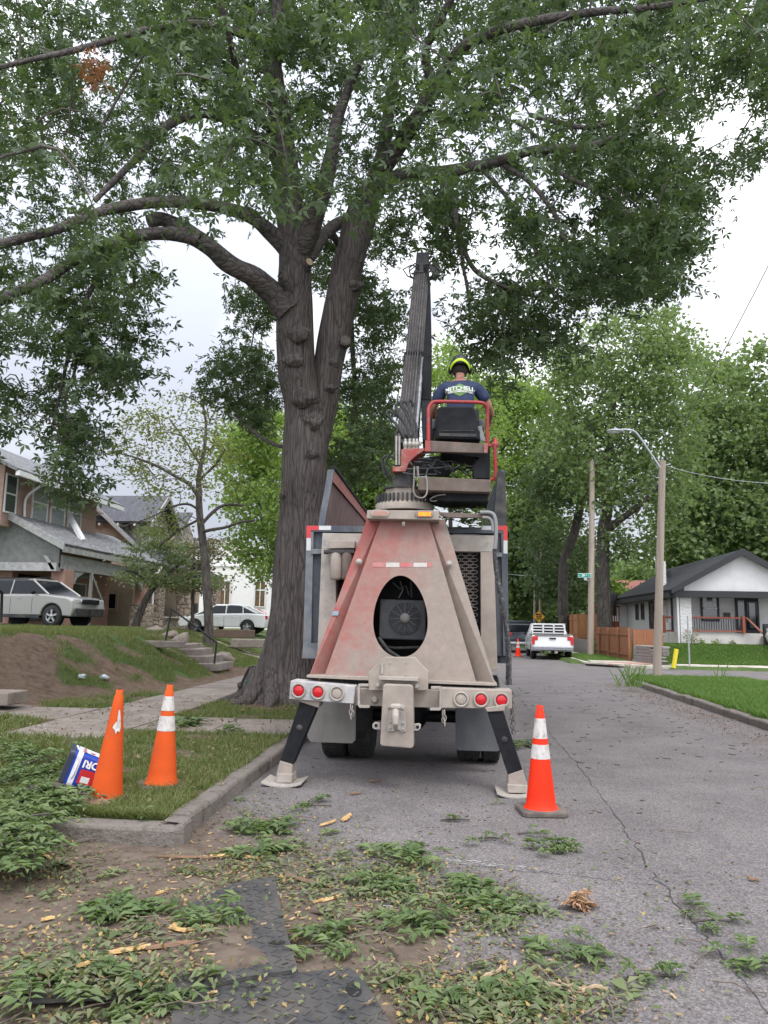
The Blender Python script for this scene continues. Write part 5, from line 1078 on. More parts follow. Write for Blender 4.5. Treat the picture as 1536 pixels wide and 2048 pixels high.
# distant wood closing the horizon, no single tree readable
dc_ = []
for i in range(900):
    x = rng.uniform(-150, 190); y = rng.uniform(135, 175)
    if -5 < x < 12 and y < 150: continue
    dc_.append((x, y, rng.uniform(.5, 1)*(7+3*math.sin(x*.11)+2*math.sin(x*.37))*rng.uniform(.3, 1)))
dw = foliage('distant_woods', spray(np.array(dc_), 60, 2.2, 1.5), 1.6, tmpl_tuft(), mat_leaf_dark); tag(dw, 'dark line of distant trees along the horizon', 'woods', kind='stuff')
# ================================================================ HOUSES
mat_peach = M('peach_stucco', (.42, .25, .20), (.36, .21, .17), 4, .9, .4, 60); mat_trimg = M('weathered_grey_trim', (.36, .36, .35), (.24, .24, .235), 6, .85, .3, 30)
mat_shing = None
def shingle(name, c1, c2, sc=6.0, worn=True):
    m, n, b = newmat(name); co = coord(n)
    br = nd(n, 'ShaderNodeTexBrick'); br.inputs['Scale'].default_value = sc; br.inputs['Mortar Size'].default_value = .035; br.inputs['Brick Width'].default_value = 1.2; br.inputs['Row Height'].default_value = .55
    mp_ = nd(n, 'ShaderNodeMapping'); n.links.new(co, mp_.inputs[0]); mp_.inputs['Rotation'].default_value = (math.radians(90), 0, math.radians(90)); n.links.new(mp_.outputs[0], br.inputs['Vector'])
    br.inputs['Color1'].default_value = (*c1, 1); br.inputs['Color2'].default_value = (*c2, 1); br.inputs['Mortar'].default_value = (*[x*.4 for x in c1], 1)
    c = mixc(n, ramp(n, noise_(n, coord(n, (1, 1, 2.5)), 5, 8, .8), [(.42, 0), (.56, .85 if worn else .2)]), br.outputs['Color'], tuple(x*(2.1 if worn else 1.2) for x in c2))
    n.links.new(c, b.inputs['Base Color']); b.inputs['Roughness'].default_value = .95; bump(n, b, noise_(n, coord(n, (1, 1, 3)), 9, 8, .8), 1 if worn else .5, .05); return m
mat_roofw = shingle('worn_shingles', (.085, .085, .09), (.13, .13, .135)); mat_roofg = shingle('grey_shingles', (.075, .075, .09), (.11, .11, .125), 5, False); mat_roofb = shingle('black_shingles', (.022, .023, .027), (.035, .036, .042), 5, False)
def stonem(name, c1, c2, mort, sc=3.0):
    m, n, b = newmat(name); co = coord(n, (1, 1, 1.35)); v = nd(n, 'ShaderNodeTexVoronoi'); v.inputs['Scale'].default_value = sc; v2 = nd(n, 'ShaderNodeTexVoronoi'); v2.feature = 'DISTANCE_TO_EDGE'; v2.inputs['Scale'].default_value = sc
    n.links.new(co, v.inputs['Vector']); n.links.new(co, v2.inputs['Vector']); sp = nd(n, 'ShaderNodeSeparateColor'); n.links.new(v.outputs['Color'], sp.inputs[0])
    c = ramp(n, sp.outputs[0], [(.1, c1), (.9, c2)]); c = mixc(n, ramp(n, v2.outputs['Distance'], [(.02, 1), (.07, 0)]), c, mort); n.links.new(c, b.inputs['Base Color']); b.inputs['Roughness'].default_value = .9
    bump(n, b, ramp(n, v2.outputs['Distance'], [(0, 0), (.15, 1)]), .8, .04); return m
mat_stone = stonem('rubble_stone', (.44, .35, .28), (.28, .22, .18), (.12, .10, .09)); mat_stonew = M('painted_stone', (.66, .65, .64), (.54, .53, .52), 6, .9, 1.0, 5, stretch=(1, 1, 2.5), bdist=.06)
mat_tan = M('tan_stucco', (.47, .38, .29), (.40, .32, .24), 2, .9, .3, 40); mat_shake = stonem('weathered_shakes', (.46, .41, .33), (.34, .30, .24), (.14, .12, .10), 2.2)
mat_win = glassm('window_glass', (.06, .07, .075), .12); mat_wind = glassm('dark_glass', (.012, .014, .018), .12); mat_wind.node_tree.nodes['Principled BSDF'].inputs['Specular IOR Level'].default_value = .22; mat_whitep = M('white_wall_paint', (.74, .72, .70), (.68, .66, .65), 3, .8); mat_off = M('grey_white_siding', (.60, .59, .59), (.54, .53, .53), 2, .8)
mat_blk = flat('black_trim', (.018, .019, .022), .55); mat_curt = M('grey_blind', (.22, .25, .25), (.30, .32, .31), 2, .8, stretch=(1, 1, 8)); mat_wfr = flat('white_frame', (.68, .68, .68), .5); mat_brick = M('chimney_brick', (.34, .10, .07), (.25, .09, .07), 18, .9, .5, 30)
def win_x(x, y0, y1, z0, z1, par, face=1, fr=mat_wfr, gl=mat_win, mull=True, name='window', t=.06):
    """window in a wall facing +x (face=1) or -x"""
    w = MB(); f = .06; d = face*.05
    for a, b2 in (((x, y0, z0), (x+d, y0+f, z1)), ((x, y1-f, z0), (x+d, y1, z1)), ((x, y0+f, z0), (x+d, y1-f, z0+f)), ((x, y0+f, z1-f), (x+d, y1-f, z1))): w.box2(a, b2)
    if mull: w.box2((x, y0+f, (z0+z1)/2-.03), (x+d*.9, y1-f, (z0+z1)/2+.03))
    o = w.build(name, fr, par); MB().box2((x+d*.2, y0+f, z0+f), (x+d*.4, y1-f, z1-f)).build('pane', gl, o); return o
def win_y(y, x0, x1, z0, z1, par, fr=mat_wfr, gl=mat_win, mull=True, vm=0, name='window', f=.06):
    w = MB(); d = -.05
    for a, b2 in (((x0, y, z0), (x0+f, y+d, z1)), ((x1-f, y, z0), (x1, y+d, z1)), ((x0+f, y, z0), (x1-f, y+d, z0+f)), ((x0+f, y, z1-f), (x1-f, y+d, z1))): w.box2(a, b2)
    if mull: w.box2((x0+f, y, (z0+z1)/2-.03), (x1-f, y+d*.9, (z0+z1)/2+.03))
    for i in range(vm): xx = x0+(x1-x0)*(i+1)/(vm+1); w.box2((xx-.03, y, z0+f), (xx+.03, y+d*.95, z1-f))
    o = w.build(name, fr, par); MB().box2((x0+f, y+d*.2, z0+f), (x1-f, y+d*.4, z1-f)).build('pane', gl, o); return o
def slab(a, b2, c, d, th, name, mat, par): 
    a, b2, c, d = map(Vector, (a, b2, c, d)); nrm = (b2-a).cross(d-a).normalized()
    if nrm.z < 0: nrm = -nrm
    return MB().prism([a, b2, c, d], -nrm*th).build(name, mat, par)
# House 1: worn house with a collapsing gutter, its front porch facing the road
H1 = thing('old_house', 'run down peach stucco house with worn shingles and a gutter hanging from the porch', 'house', (-17, 32, 1.3))
gzl = 1.33
slab((-14.6, 27.6, 4.38), (-14.6, 37.4, 4.38), (-17.3, 37.4, 5.75), (-17.3, 27.6, 5.75), .12, 'porch_roof', mat_roofw, H1)
MB().box2((-14.72, 27.62, 4.06), (-14.62, 37.3, 4.27)).build('fascia', mat_trimg, H1)
MB().prism([(-14.6, 27.55, 4.40), (-17.3, 27.55, 5.78), (-17.3, 27.55, 5.48), (-14.6, 27.55, 4.12)], (0, -.08, 0)).build('rake_board', mat_trimg, H1)
slab((-17.3, 27.6, 5.75), (-17.3, 29.0, 5.75), (-19.5, 29.0, 5.0), (-19.5, 27.6, 5.0), .1, 'roof', mat_roofw, H1)
MB().box2((-15.05, 27.9, 3.45), (-14.85, 37.2, 3.98)).build('porch_beam', mat_trimg, H1)
MB().prism([(-14.9, 27.75, 4.2), (-14.9, 27.75, 3.5), (-19.5, 27.75, 3.6), (-19.5, 27.75, 5.1), (-17.3, 27.75, 5.5)], (0, .12, 0)).build('gable_panel', M('dark_grey_panel', (.17, .175, .165), (.12, .125, .12), 4, .9), H1)  # panel in a darker grey green than the trim
MB().box2((-19.6, 27.6, 3.35), (-14.9, 27.95, 3.66)).build('porch_beam', mat_trimg, H1)
for y, w in ((28.1, .72), (35.9, .5)): MB().box2((-15.35, y, gzl-.1), (-14.8, y+w, 3.45)).build('porch_pier', mat_peach, H1, bevel=.02)
MB().box2((-15.45, 35.75, gzl-.2), (-14.65, 36.7, 2.35)).build('stone_pier_base', mat_stone, H1)
for (y, s_) in ((29.0, 1), (35.7, -1)): MB().prism([(-15.0, y, 3.45), (-15.0, y+s_*.9, 3.45), (-15.0, y+s_*.25, 3.2), (-15.0, y, 2.9)], (.12, 0, 0)).build('corner_bracket', mat_trimg, H1)
MB().prism([(-15.3, 27.7, 3.9), (-15.45, 27.7, 3.95), (-15.1, 27.7, 3.4), (-14.95, 27.7, 3.4)], (0, -.1, 0)).build('roof_brace', mat_trimg, H1)
MB().box2((-22, 28.6, gzl-.3), (-17.2, 37.2, 5.6)).build('ground_floor_wall', mat_peach, H1)
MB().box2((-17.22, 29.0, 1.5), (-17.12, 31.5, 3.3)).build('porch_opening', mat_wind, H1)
win_x(-17.18, 33.2, 34.6, 1.9, 3.2, H1)
MB().box2((-14.9, 30.3, gzl-.1), (-14.8, 30.42, 3.45)).tube([(-14.9, 30.45, 3.4), (-14.9, 31.6, 2.3)], .05, 6).build('porch_post', mat_trimg, H1)
# upper storey
MB().box2((-23, 27.0, 5.0), (-16.9, 34.6, 7.3)).build('upper_wall', M('peach_clapboard', (.40, .27, .22), (.33, .22, .18), 2, .85, .9, 16, stretch=(.1, .1, 3), bdist=.04), H1)
for y0 in (29.0, 30.45, 31.9): win_x(-16.9, y0, y0+1.2, 5.35, 7.1, H1, gl=mat_curt, t=.1)
MB().box2((-16.92, 28.8, 5.2), (-16.82, 33.3, 5.33)).box2((-16.92, 28.82, 7.12), (-16.83, 33.25, 7.28)).build('window_trim', mat_trimg, H1)
win_x(-16.9, 27.1, 27.9, 5.5, 7.0, H1)
slab((-15.9, 26.2, 7.0), (-15.9, 35.4, 7.0), (-19.8, 35.4, 8.9), (-19.8, 26.2, 8.9), .12, 'upper_roof', mat_roofw, H1)
slab((-19.8, 26.2, 8.9), (-19.8, 35.4, 8.9), (-23.8, 35.4, 7.0), (-23.8, 26.2, 7.0), .12, 'upper_roof', mat_roofw, H1)
MB().box2((-16.0, 26.25, 6.74), (-15.86, 35.3, 6.93)).build('eave_board', mat_wfr, H1)
MB().tube(cr([(-16.0, 28.4, 6.85), (-16.5, 28.5, 6.6), (-16.8, 28.4, 6.2), (-16.8, 28.4, 5.5)]), .055, 8).build('downpipe', mat_wfr, H1)
MB().prism([P(309, 998, 34)+Vector((-180*0, 0, 0)) if 0 else P(112, 995, 33), P(118, 993, 33), P(165, 1079, 30.5), P(159, 1082, 30.5)], (.1, .06, .04)).build('fallen_gutter', flat('white_gutter', (.7, .7, .7), .4), H1)
hg_ = MB(); hg_.prism([P(72, 1154, 29.6), P(172, 1150, 31.5), P(174, 1157, 31.5), P(74, 1160, 29.6)], (.12, .02, 0)); hg_.prism([P(210, 1108, 32.5), P(216, 1111, 32.5), P(178, 1157, 31.5), P(170, 1152, 31.5)], (.12, .02, 0)); hg_.build('hanging_gutter', mat_trimg, H1)
MB().tube(cr([(-14.5, 37.0, 4.2), (-14.6, 36.8, 3.9), (-14.75, 36.75, 3.6), (-14.75, 36.75, 1.4)]), .05, 8).build('downpipe', mat_wfr, H1)
# House 2: tan house with the grey dormer roof
H2 = thing('tan_house', 'tan stucco house with grey dormer roof and rubble stone porch pillars', 'house', (-18, 41, 1.1))
MB().box2((-26, 38.6, .9), (-16.9, 50, 5.2)).build('ground_floor_wall', mat_tan, H2)
slab((-15.2, 38.1, 4.45), (-15.2, 47.5, 4.45), (-20.0, 47.5, 8.6), (-20.0, 38.1, 8.6), .14, 'main_roof', mat_roofg, H2)
slab((-20.0, 38.1, 8.6), (-20.0, 47.5, 8.6), (-25.5, 47.5, 5.0), (-25.5, 38.1, 5.0), .14, 'main_roof', mat_roofg, H2)
MB().prism([(-16.9, 38.62, 5.1), (-16.9, 38.62, 5.9), (-20, 38.62, 8.4), (-26, 38.62, 5.1)], (0, .1, 0)).build('side_gable', mat_tan, H2)
MB().prism([(-15.2, 38.05, 4.48), (-20, 38.05, 8.65), (-20, 38.05, 8.4), (-15.2, 38.05, 4.25)], (0, -.07, 0)).build('rake_board', mat_trimg, H2)
dm = MB().box2((-20.5, 38.9, 5.0), (-16.2, 41.9, 6.9)).prism([(-16.2, 38.9, 6.9), (-16.2, 41.9, 6.9), (-16.2, 40.4, 8.1)], (-3, 0, 0)).build('dormer_wall', mat_shake, H2)
slab((-15.7, 38.2, 6.65), (-15.7, 40.4, 8.35), (-21.3, 40.4, 8.35), (-21.3, 38.2, 6.65), .12, 'dormer_roof', mat_roofg, H2); slab((-15.7, 42.6, 6.65), (-15.7, 40.4, 8.35), (-21.3, 40.4, 8.35), (-21.3, 42.6, 6.65), .12, 'dormer_roof', mat_roofg, H2)
for (a, b2) in (((-15.66, 38.15, 6.6), (-15.66, 40.4, 8.38)), ((-15.66, 42.65, 6.6), (-15.66, 40.4, 8.38))): MB().prism([a, b2, (b2[0], b2[1], b2[2]-.24), (a[0], a[1], a[2]-.24)], (.08, 0, 0)).build('barge_board', mat_trimg, H2)
for y0 in (39.3, 40.6): win_x(-16.2, y0, y0+.95, 4.95, 6.75, H2, gl=mat_win)
win_y(38.9, -18.4, -17.4, 5.75, 6.35, H2, mull=False)
rf = MB()
for x in (-16.6, -17.5, -18.5, -19.4): rf.box2((x-.05, 38.25, 6.42), (x+.05, 38.9, 6.56))
rf.build('rafter_tail', mat_wfr, H2)
slab((-15.9, 43.2, 6.75), (-15.9, 45, 8.1), (-20.5, 45, 8.1), (-20.5, 43.2, 6.75), .12, 'dormer_roof', mat_roofg, H2); MB().prism([(-16.3, 43.4, 5), (-16.3, 46.6, 5), (-16.3, 46.6, 6.7), (-16.3, 45, 7.9), (-16.3, 43.4, 6.7)], (-2, 0, 0)).build('second_dormer', mat_shake, H2)
MB().box2((-19.6, 37.3, 6.3), (-18.9, 37.9, 8.35)).build('chimney', mat_brick, H1)
# arched side wall seen through the neighbour's porch
aw = MB(); ar_ = [(-21.5, .9), (-16.35, .9), (-16.35, 3.2)] + [(-18.0+1.65*math.cos(math.radians(a)), 3.2+.85*math.sin(math.radians(a))) for a in range(0, 181, 20)] + [(-21.5, 3.2)]
aw.prism([(x, 38.1, z) for x, z in ar_], (0, .4, 0)).build('arched_wall', mat_tan, H2)
win_y(38.08, -18.0, -17.1, 2.0, 3.0, H2, fr=mat_tan, gl=mat_wind, mull=False, f=.14)
MB().box2((-16.95, 39.6, 1.0), (-16.8, 40.9, 3.3)).build('front_door', mat_wind, H2)
for (x0, y0, x1, y1, z1) in ((-15.6, 38.3, -15.0, 39.0, 4.3), (-15.6, 42.2, -14.85, 43.0, 2.95), (-15.6, 47.0, -14.8, 47.9, 4.3)): MB().box2((x0, y0, .6), (x1, y1, z1)).build('stone_pillar', mat_stone, H2, bevel=.05)
MB().box2((-15.5, 39.0, .6), (-15.1, 42.2, 1.7)).box2((-15.5, 43.0, .6), (-15.1, 47.0, 1.72)).build('porch_parapet', mat_stone, H2); MB().box2((-15.6, 39.0, 1.7), (-15.0, 42.2, 1.78)).box2((-15.6, 43, 1.72), (-15.0, 47, 1.80)).build('parapet_cap', mat_walk_new, H2)
slab((-14.7, 38.2, 4.35), (-14.7, 48.2, 4.35), (-16.9, 48.2, 5.2), (-16.9, 38.2, 5.2), .14, 'porch_roof', mat_roofg, H2)
for y, a in ((43.6, 0), (44.4, .2)): MB().box((-15.0-.4, y, 2.15), (.5, .5, .9)).build('porch_chair', mat_blk, H2)
# White church beyond
CH = thing('white_church', 'plain white painted brick church hall with tall narrow windows', 'church', (-20, 66, .8))
MB().box2((-25.5, 62, .3), (-5, 80, 8.0)).build('wall', mat_whitep, CH); MB().box2((-25.8, 61.9, 6.05), (-5, 62.0, 6.22)).box2((-25.6, 61.85, 7.95), (-5, 80.1, 8.12)).build('cornice', mat_whitep, CH)
for px in (449.5, 520):
    c = P(px, 1200, 62); w = .95; o = win_y(61.95, c.x-w/2, c.x+w/2, 2.75, 4.9, CH, gl=M('amber_glass', (.16, .10, .05), (.08, .06, .04), 5, .2), mull=False, vm=1, f=.08)
    MB().box2((c.x-w/2, 61.93, 4.1), (c.x+w/2, 61.9, 4.2)).build('transom', mat_wfr, o)
MB().lathe([(2.2, 7.0), (2.2, 7.6), (1.6, 8.6), (.8, 9.2), (.1, 9.4)], (-25.0, 70, 0), 20).build('dome', mat_roofg, CH)
# Bungalow on the right
BG = thing('bungalow', 'white bungalow with black trim, black roof and a railed front porch', 'house', (14, 42, .85)); zb = .83
MB().box2((10.95, 40.3, zb-.3), (15.95, 50.5, 3.7)).build('wall', mat_off, BG)
MB().box2((10.7, 38.3, zb-.4), (16.0, 40.3, zb+.62)).build('porch_base', M('painted_block', (.58, .55, .52), (.50, .47, .45), 2, .85), BG)
ze, zr, xe, xri = 3.46, 5.36, 10.2, 13.45
slab((xe, 37.5, ze), (xe, 50.8, ze), (xri, 50.8, zr), (xri, 37.5, zr), .16, 'roof', mat_roofb, BG); slab((xri, 37.5, zr), (xri, 50.8, zr), (2*xri-xe, 50.8, ze), (2*xri-xe, 37.5, ze), .16, 'roof', mat_roofb, BG)
MB().prism([(xe-.05, 37.45, ze+.04), (xri, 37.45, zr+.05), (xri, 37.45, zr-.28), (xe-.05, 37.45, ze-.22)], (0, -.1, 0)).prism([(2*xri-xe, 37.45, ze+.04), (xri, 37.45, zr+.05), (xri, 37.45, zr-.28), (2*xri-xe, 37.45, ze-.22)], (0, -.1, 0)).build('barge_board', mat_blk, BG)
MB().prism([(10.8, 37.75, 3.66), (16.1, 37.75, 3.66), (xri, 37.75, 5.2)], (0, .12, 0)).prism([(10.8, 37.75, 3.4), (16.1, 37.75, 3.4), (16.1, 37.75, 3.66), (10.8, 37.75, 3.66)], (0, .12, 0)).build('gable', mat_off, BG)
MB().box2((10.35, 37.6, 3.1), (16.5, 38.1, 3.4)).build('porch_beam', mat_blk, BG); MB().box2((10.22, 38.1, 3.1), (10.6, 50.5, 3.34)).build('soffit', mat_blk, BG)
MB().box2((10.64, 37.95, zb-.3), (11.18, 38.5, 3.1)).build('porch_column', mat_stonew, BG, bevel=.03); MB().box2((10.52, 37.95, zb-.2), (10.6, 38.05, 3.1)).build('downpipe', mat_wfr, BG)
rl = thing('porch_railing', None, None, (0, 0, 0)); rl.parent = BG; rl.location = (0, 0, 0)
mat_rail = flat('rust_red_rail', (.28, .075, .04), .6)
MB().box2((11.18, 38.2, 2.12), (13.62, 38.3, 2.2)).box2((11.18, 38.2, 1.50), (13.62, 38.28, 1.57)).box2((13.55, 38.15, 1.45), (13.68, 38.32, 2.25)).build('handrail', mat_rail, rl)
MB().box2((10.1, 38.9, 1.46), (10.6, 38.98, 1.54)).box2((10.1, 38.9, 2.1), (10.6, 38.98, 2.2)).box2((10.1, 38.85, 1.4), (10.2, 39.0, 2.25)).build('handrail', mat_rail, rl)
bb = MB()
for i in range(21): x = 11.25+i*.112; bb.box2((x, 38.22, 1.57), (x+.022, 38.26, 2.12))
bb.build('baluster', mat_blk, rl)
MB().prism([(13.7, 38.2, 2.2), (13.8, 38.2, 2.2), (14.7, 37.2, .9), (14.6, 37.2, .9)], (0, .06, 0)).build('stair_rail', mat_rail, rl); MB().box2((14.2, 37.3, .75), (14.38, 37.5, 1.9)).build('newel', mat_blk, rl)
win_y(40.28, 12.3, 13.2, 2.0, 3.32, BG, fr=mat_blk, gl=mat_win, f=.1); MB().box2((12.42, 40.2, 2.62), (13.08, 40.17, 2.68)).build('sash_bar', mat_wfr, BG)
MB().box2((12.42, 40.255, 2.75), (12.6, 40.25, 3.2)).box2((12.9, 40.255, 2.75), (13.08, 40.25, 3.2)).build('curtain', mat_wfr, BG)
dd = MB().box2((13.98, 40.2, zb+.6), (15.1, 40.28, 3.2)).build('door_frame', mat_blk, BG); MB().box2((14.08, 40.17, zb+.8), (14.38, 40.2, 3.1)).build('side_light', mat_win, dd); MB().box2((14.5, 40.15, zb+.8), (15.0, 40.2, 3.1)).build('security_door', mat_wind, dd); MB().box2((14.6, 40.12, 1.7), (14.88, 40.15, 2.95)).build('door_glass', mat_win, dd)
MB().box((13.55, 40.2, 2.3), (.3, .12, .3)).build('mailbox', M('mail_bronze', (.05, .04, .035), None, 5, .5), BG, bevel=.02)
for (y0, y1, z0_, z1_, g_) in ((43.9, 45.0, 1.6, 3.1, 1), (46.2, 46.9, 2.1, 3.05, 1), (47.6, 48.3, 2.1, 3.05, 1)): win_x(10.95, y0, y1, z0_, z1_, BG, -1, fr=mat_blk)
MB().box2((10.85, 42.9, zb-.2), (10.95, 43.1, 3.4)).box2((10.87, 40.25, zb), (10.95, 40.4, 3.4)).build('corner_trim', mat_blk, BG)
MB().box2((10.5, 41.3, zb-.3), (10.95, 42.1, 3.1)).build('chimney_breast', mat_stonew, BG, bevel=.04); MB().box2((10.55, 41.4, 3.4), (10.98, 41.85, 5.1)).build('chimney', mat_stonew, BG, bevel=.02)
MB().box2((10.4, 40.5, zb-.3), (10.95, 41.25, 1.9)).build('buttress', mat_whitep, BG, bevel=.04)
MB().box((11.8, 44, 4.62), (.2, .2, .3)).build('roof_vent', mat_blk, BG)
slab((9.6, 50.5, 3.2), (9.6, 53.0, 3.2), (12.1, 53.0, 3.7), (12.1, 50.5, 3.7), .1, 'rear_porch_roof', mat_blk, BG); MB().box2((10.5, 50.6, .6), (12.1, 53, 3.2)).build('rear_wall', mat_off, BG)
for i in range(4): MB().box2((14.4, 37.9-.3*i, zb-.2), (15.6, 38.25-.3*i, zb+.5-.14*i)).build('step', mat_walk_new, BG)
# bits of the neighbour beyond the fence
PH = thing('far_house', 'distant house with pink tiled roof behind the brown fence', 'house', (13, 75, .8)); MB().box2((14.0, 74, .5), (20, 80, 5.0)).build('wall', mat_trimg, PH)
slab((13.6, 73.5, 4.2), (20.5, 73.5, 4.2), (20.5, 77, 6.2), (13.6, 77, 6.2), .15, 'roof', M('pink_tiles', (.38, .16, .12), (.32, .14, .11), 9, .9), PH)
DK = thing('wooden_deck', 'small raised wooden deck with railing behind the brown fence', 'deck', (10, 52, .5)); MB().box2((8.6, 51, .3), (10.8, 53.5, 2.0)).build('deck_base', mat_rail, DK); MB().box2((8.6, 50.9, 2.9), (10.8, 51.0, 3.0)).build('handrail', mat_rail, DK)
q_ = MB()
for i in range(15): q_.box2((8.65+i*.15, 50.92, 2.0), (8.69+i*.15, 50.97, 2.9))
q_.build('baluster', mat_rail, DK)
p_ = P(1228, 1200, 50); UM = tag(MB().tube([(p_.x, 50, .8), (p_.x, 50, 2.4)], .03, 6).lathe([(.02, 0), (.13, .1), (.12, .9), (.22, 1.3), (.05, 1.6)], (p_.x, 50, 2.3), 10).build('patio_umbrella', mat_blk), 'closed black patio umbrella standing above the brown fence', 'umbrella')
# fences and retaining wall
mat_fence = M('brown_stained_fence', (.30, .125, .06), (.24, .10, .05), 3, .8, .4, 20, stretch=(6, 6, .4)); mat_fence2 = M('orange_stained_fence', (.40, .185, .085), (.34, .155, .07), 3, .8, .3, 20, stretch=(6, 6, .4))
def fence(name, label, a, b2, z0, z1, mat, pitch=.145):
    a, b2 = Vector(a), Vector(b2); L_ = (b2-a).length; k = int(L_/pitch); d = (b2-a).normalized(); ang = math.atan2(d.y, d.x); t = thing(name, label, 'fence', (a.x, a.y, z0)); r_ = random.Random(k); m_ = MB()
    for i in range(k):
        c = a+d*(i+.5)*pitch; m_.box((c.x, c.y, (z0+z1)/2+r_.uniform(-.01, .01)), (pitch*.95, .022, z1-z0), rz=ang)
    m_.build('boards', mat, t); nrm = Vector((-d.y, d.x))*.04
    q = MB()
    for z in (z0+.3, z1-.3): c = (a+b2)/2; q.box((c.x+nrm.x, c.y+nrm.y, z), (L_, .04, .09), rz=ang)
    q.build('rails', mat, t)
    for i in range(int(L_/2.4)+1): c = a+d*min(i*2.4+.05, L_-.05); MB().box((c.x+nrm.x*1.8, c.y+nrm.y*1.8, (z0+z1)/2), (.09, .09, z1-z0+.02), rz=ang).build('post', mat, t)
fence('plank_fence', 'long brown stained plank fence running along the far sidewalk', (7.82, 35.6), (7.82, 44.2), .12, 1.62, mat_fence)
fence('plank_fence', 'short brown plank fence turning towards the bungalow above the block wall', (7.9, 35.55), (9.25, 35.55), .4, 1.55, mat_fence)
fence('plank_fence', 'tall orange plank fence panel farther up the street', (7.75, 49.5), (9.3, 49.5), .9, 2.42, mat_fence2)
fence('plank_fence', 'far orange plank fence side running away from the tall panel', (7.75, 49.6), (7.75, 56), .9, 2.42, mat_fence2)
RW = thing('retaining_wall', 'stepped grey block retaining wall at the corner of the lawn', 'wall', (8.2, 33.5, .1)); mat_blockw = M('grey_block', (.20, .175, .165), (.26, .23, .215), 8, .9, .5, 30); mat_capw = M('block_cap', (.36, .33, .31), (.30, .28, .27), 8, .9)
r_ = random.Random(9); wbm = MB(); cpm = MB(); pa, pb2 = Vector((7.9, 35.4)), Vector((8.52, 31.9+.6)); L_ = (pb2-pa).length; d = (pb2-pa).normalized(); ang = math.atan2(d.y, d.x)
for row in range(5):
    l_ = L_*(1-.11*row*.9); k = int(l_/.3)
    for i in range(k):
        c = pa+d*((i+.5)*.3+(row % 2)*.12); wbm.box((c.x+.03*row, c.y, .13+.07+.14*row), (.29, .22, .132), rz=ang)
    for i in (k-1,): c = pa+d*((i+.5)*.3+(row % 2)*.12); cpm.box((c.x+.03*row, c.y, .13+.155+.14*row), (.5, .26, .035), rz=ang)
for i in range(6): c = pa+d*((i+.5)*.45); cpm.box((c.x+.15, c.y, .13+.155+.14*4), (.44, .28, .05), rz=ang)
for row in range(5):
    for i in range(5): wbm.box((8.0+.3*i, 35.3, .2+.14*row), (.29, .22, .132))
wbm.build('blocks', mat_blockw, RW, bevel=.01); cpm.build('cap_blocks', mat_capw, RW, bevel=.01)
W2 = thing('retaining_wall', 'low grey block wall under the tall orange fence', 'wall', (7.6, 50, .5)); MB().box2((7.45, 44.5, .1), (7.7, 56, .9)).build('blocks', mat_blockw, W2, bevel=.02)
# planting by the bungalow
for (px, py, Y_, s_, mm, lab) in ((1383, 1285, 37.3, .42, mat_leaf_mid, 'rose bush with a few red blooms beside the white stone column'), (1403, 1289, 37.3, .2, mat_leaf_light, 'small yellow green shrub left of the porch wall middle'), (1432, 1291, 37.3, .2, mat_leaf_light, 'small round shrub under the porch railing'), (1465, 1292, 37.3, .16, mat_leaf_mid, 'tiny plant near the porch steps')):
    c = P(px, py, Y_); z_ = gz(c.x, c.y); o = thing('shrub', lab, 'shrub', (c.x, c.y, z_)); MB().tube([(c.x, c.y, z_-.05), (c.x, c.y, z_+s_)], .02, 5).build('stem', mat_twig, o)
    foliage('leaves', np.array([[c.x, c.y, z_+s_*.9]])+rng.normal(0, 1, (int(900*s_), 3))*np.array([s_*.5, s_*.4, s_*.45]), .07, tmpl_leaf(), mm, o)
    if 'rose' in lab: foliage('blooms', np.array([[c.x, c.y, z_+s_*1.1]])+rng.normal(0, 1, (26, 3))*np.array([s_*.6, s_*.4, s_*.4]), .06, tmpl_tuft(), flat('rose_red', (.5, .03, .05), .6), o)

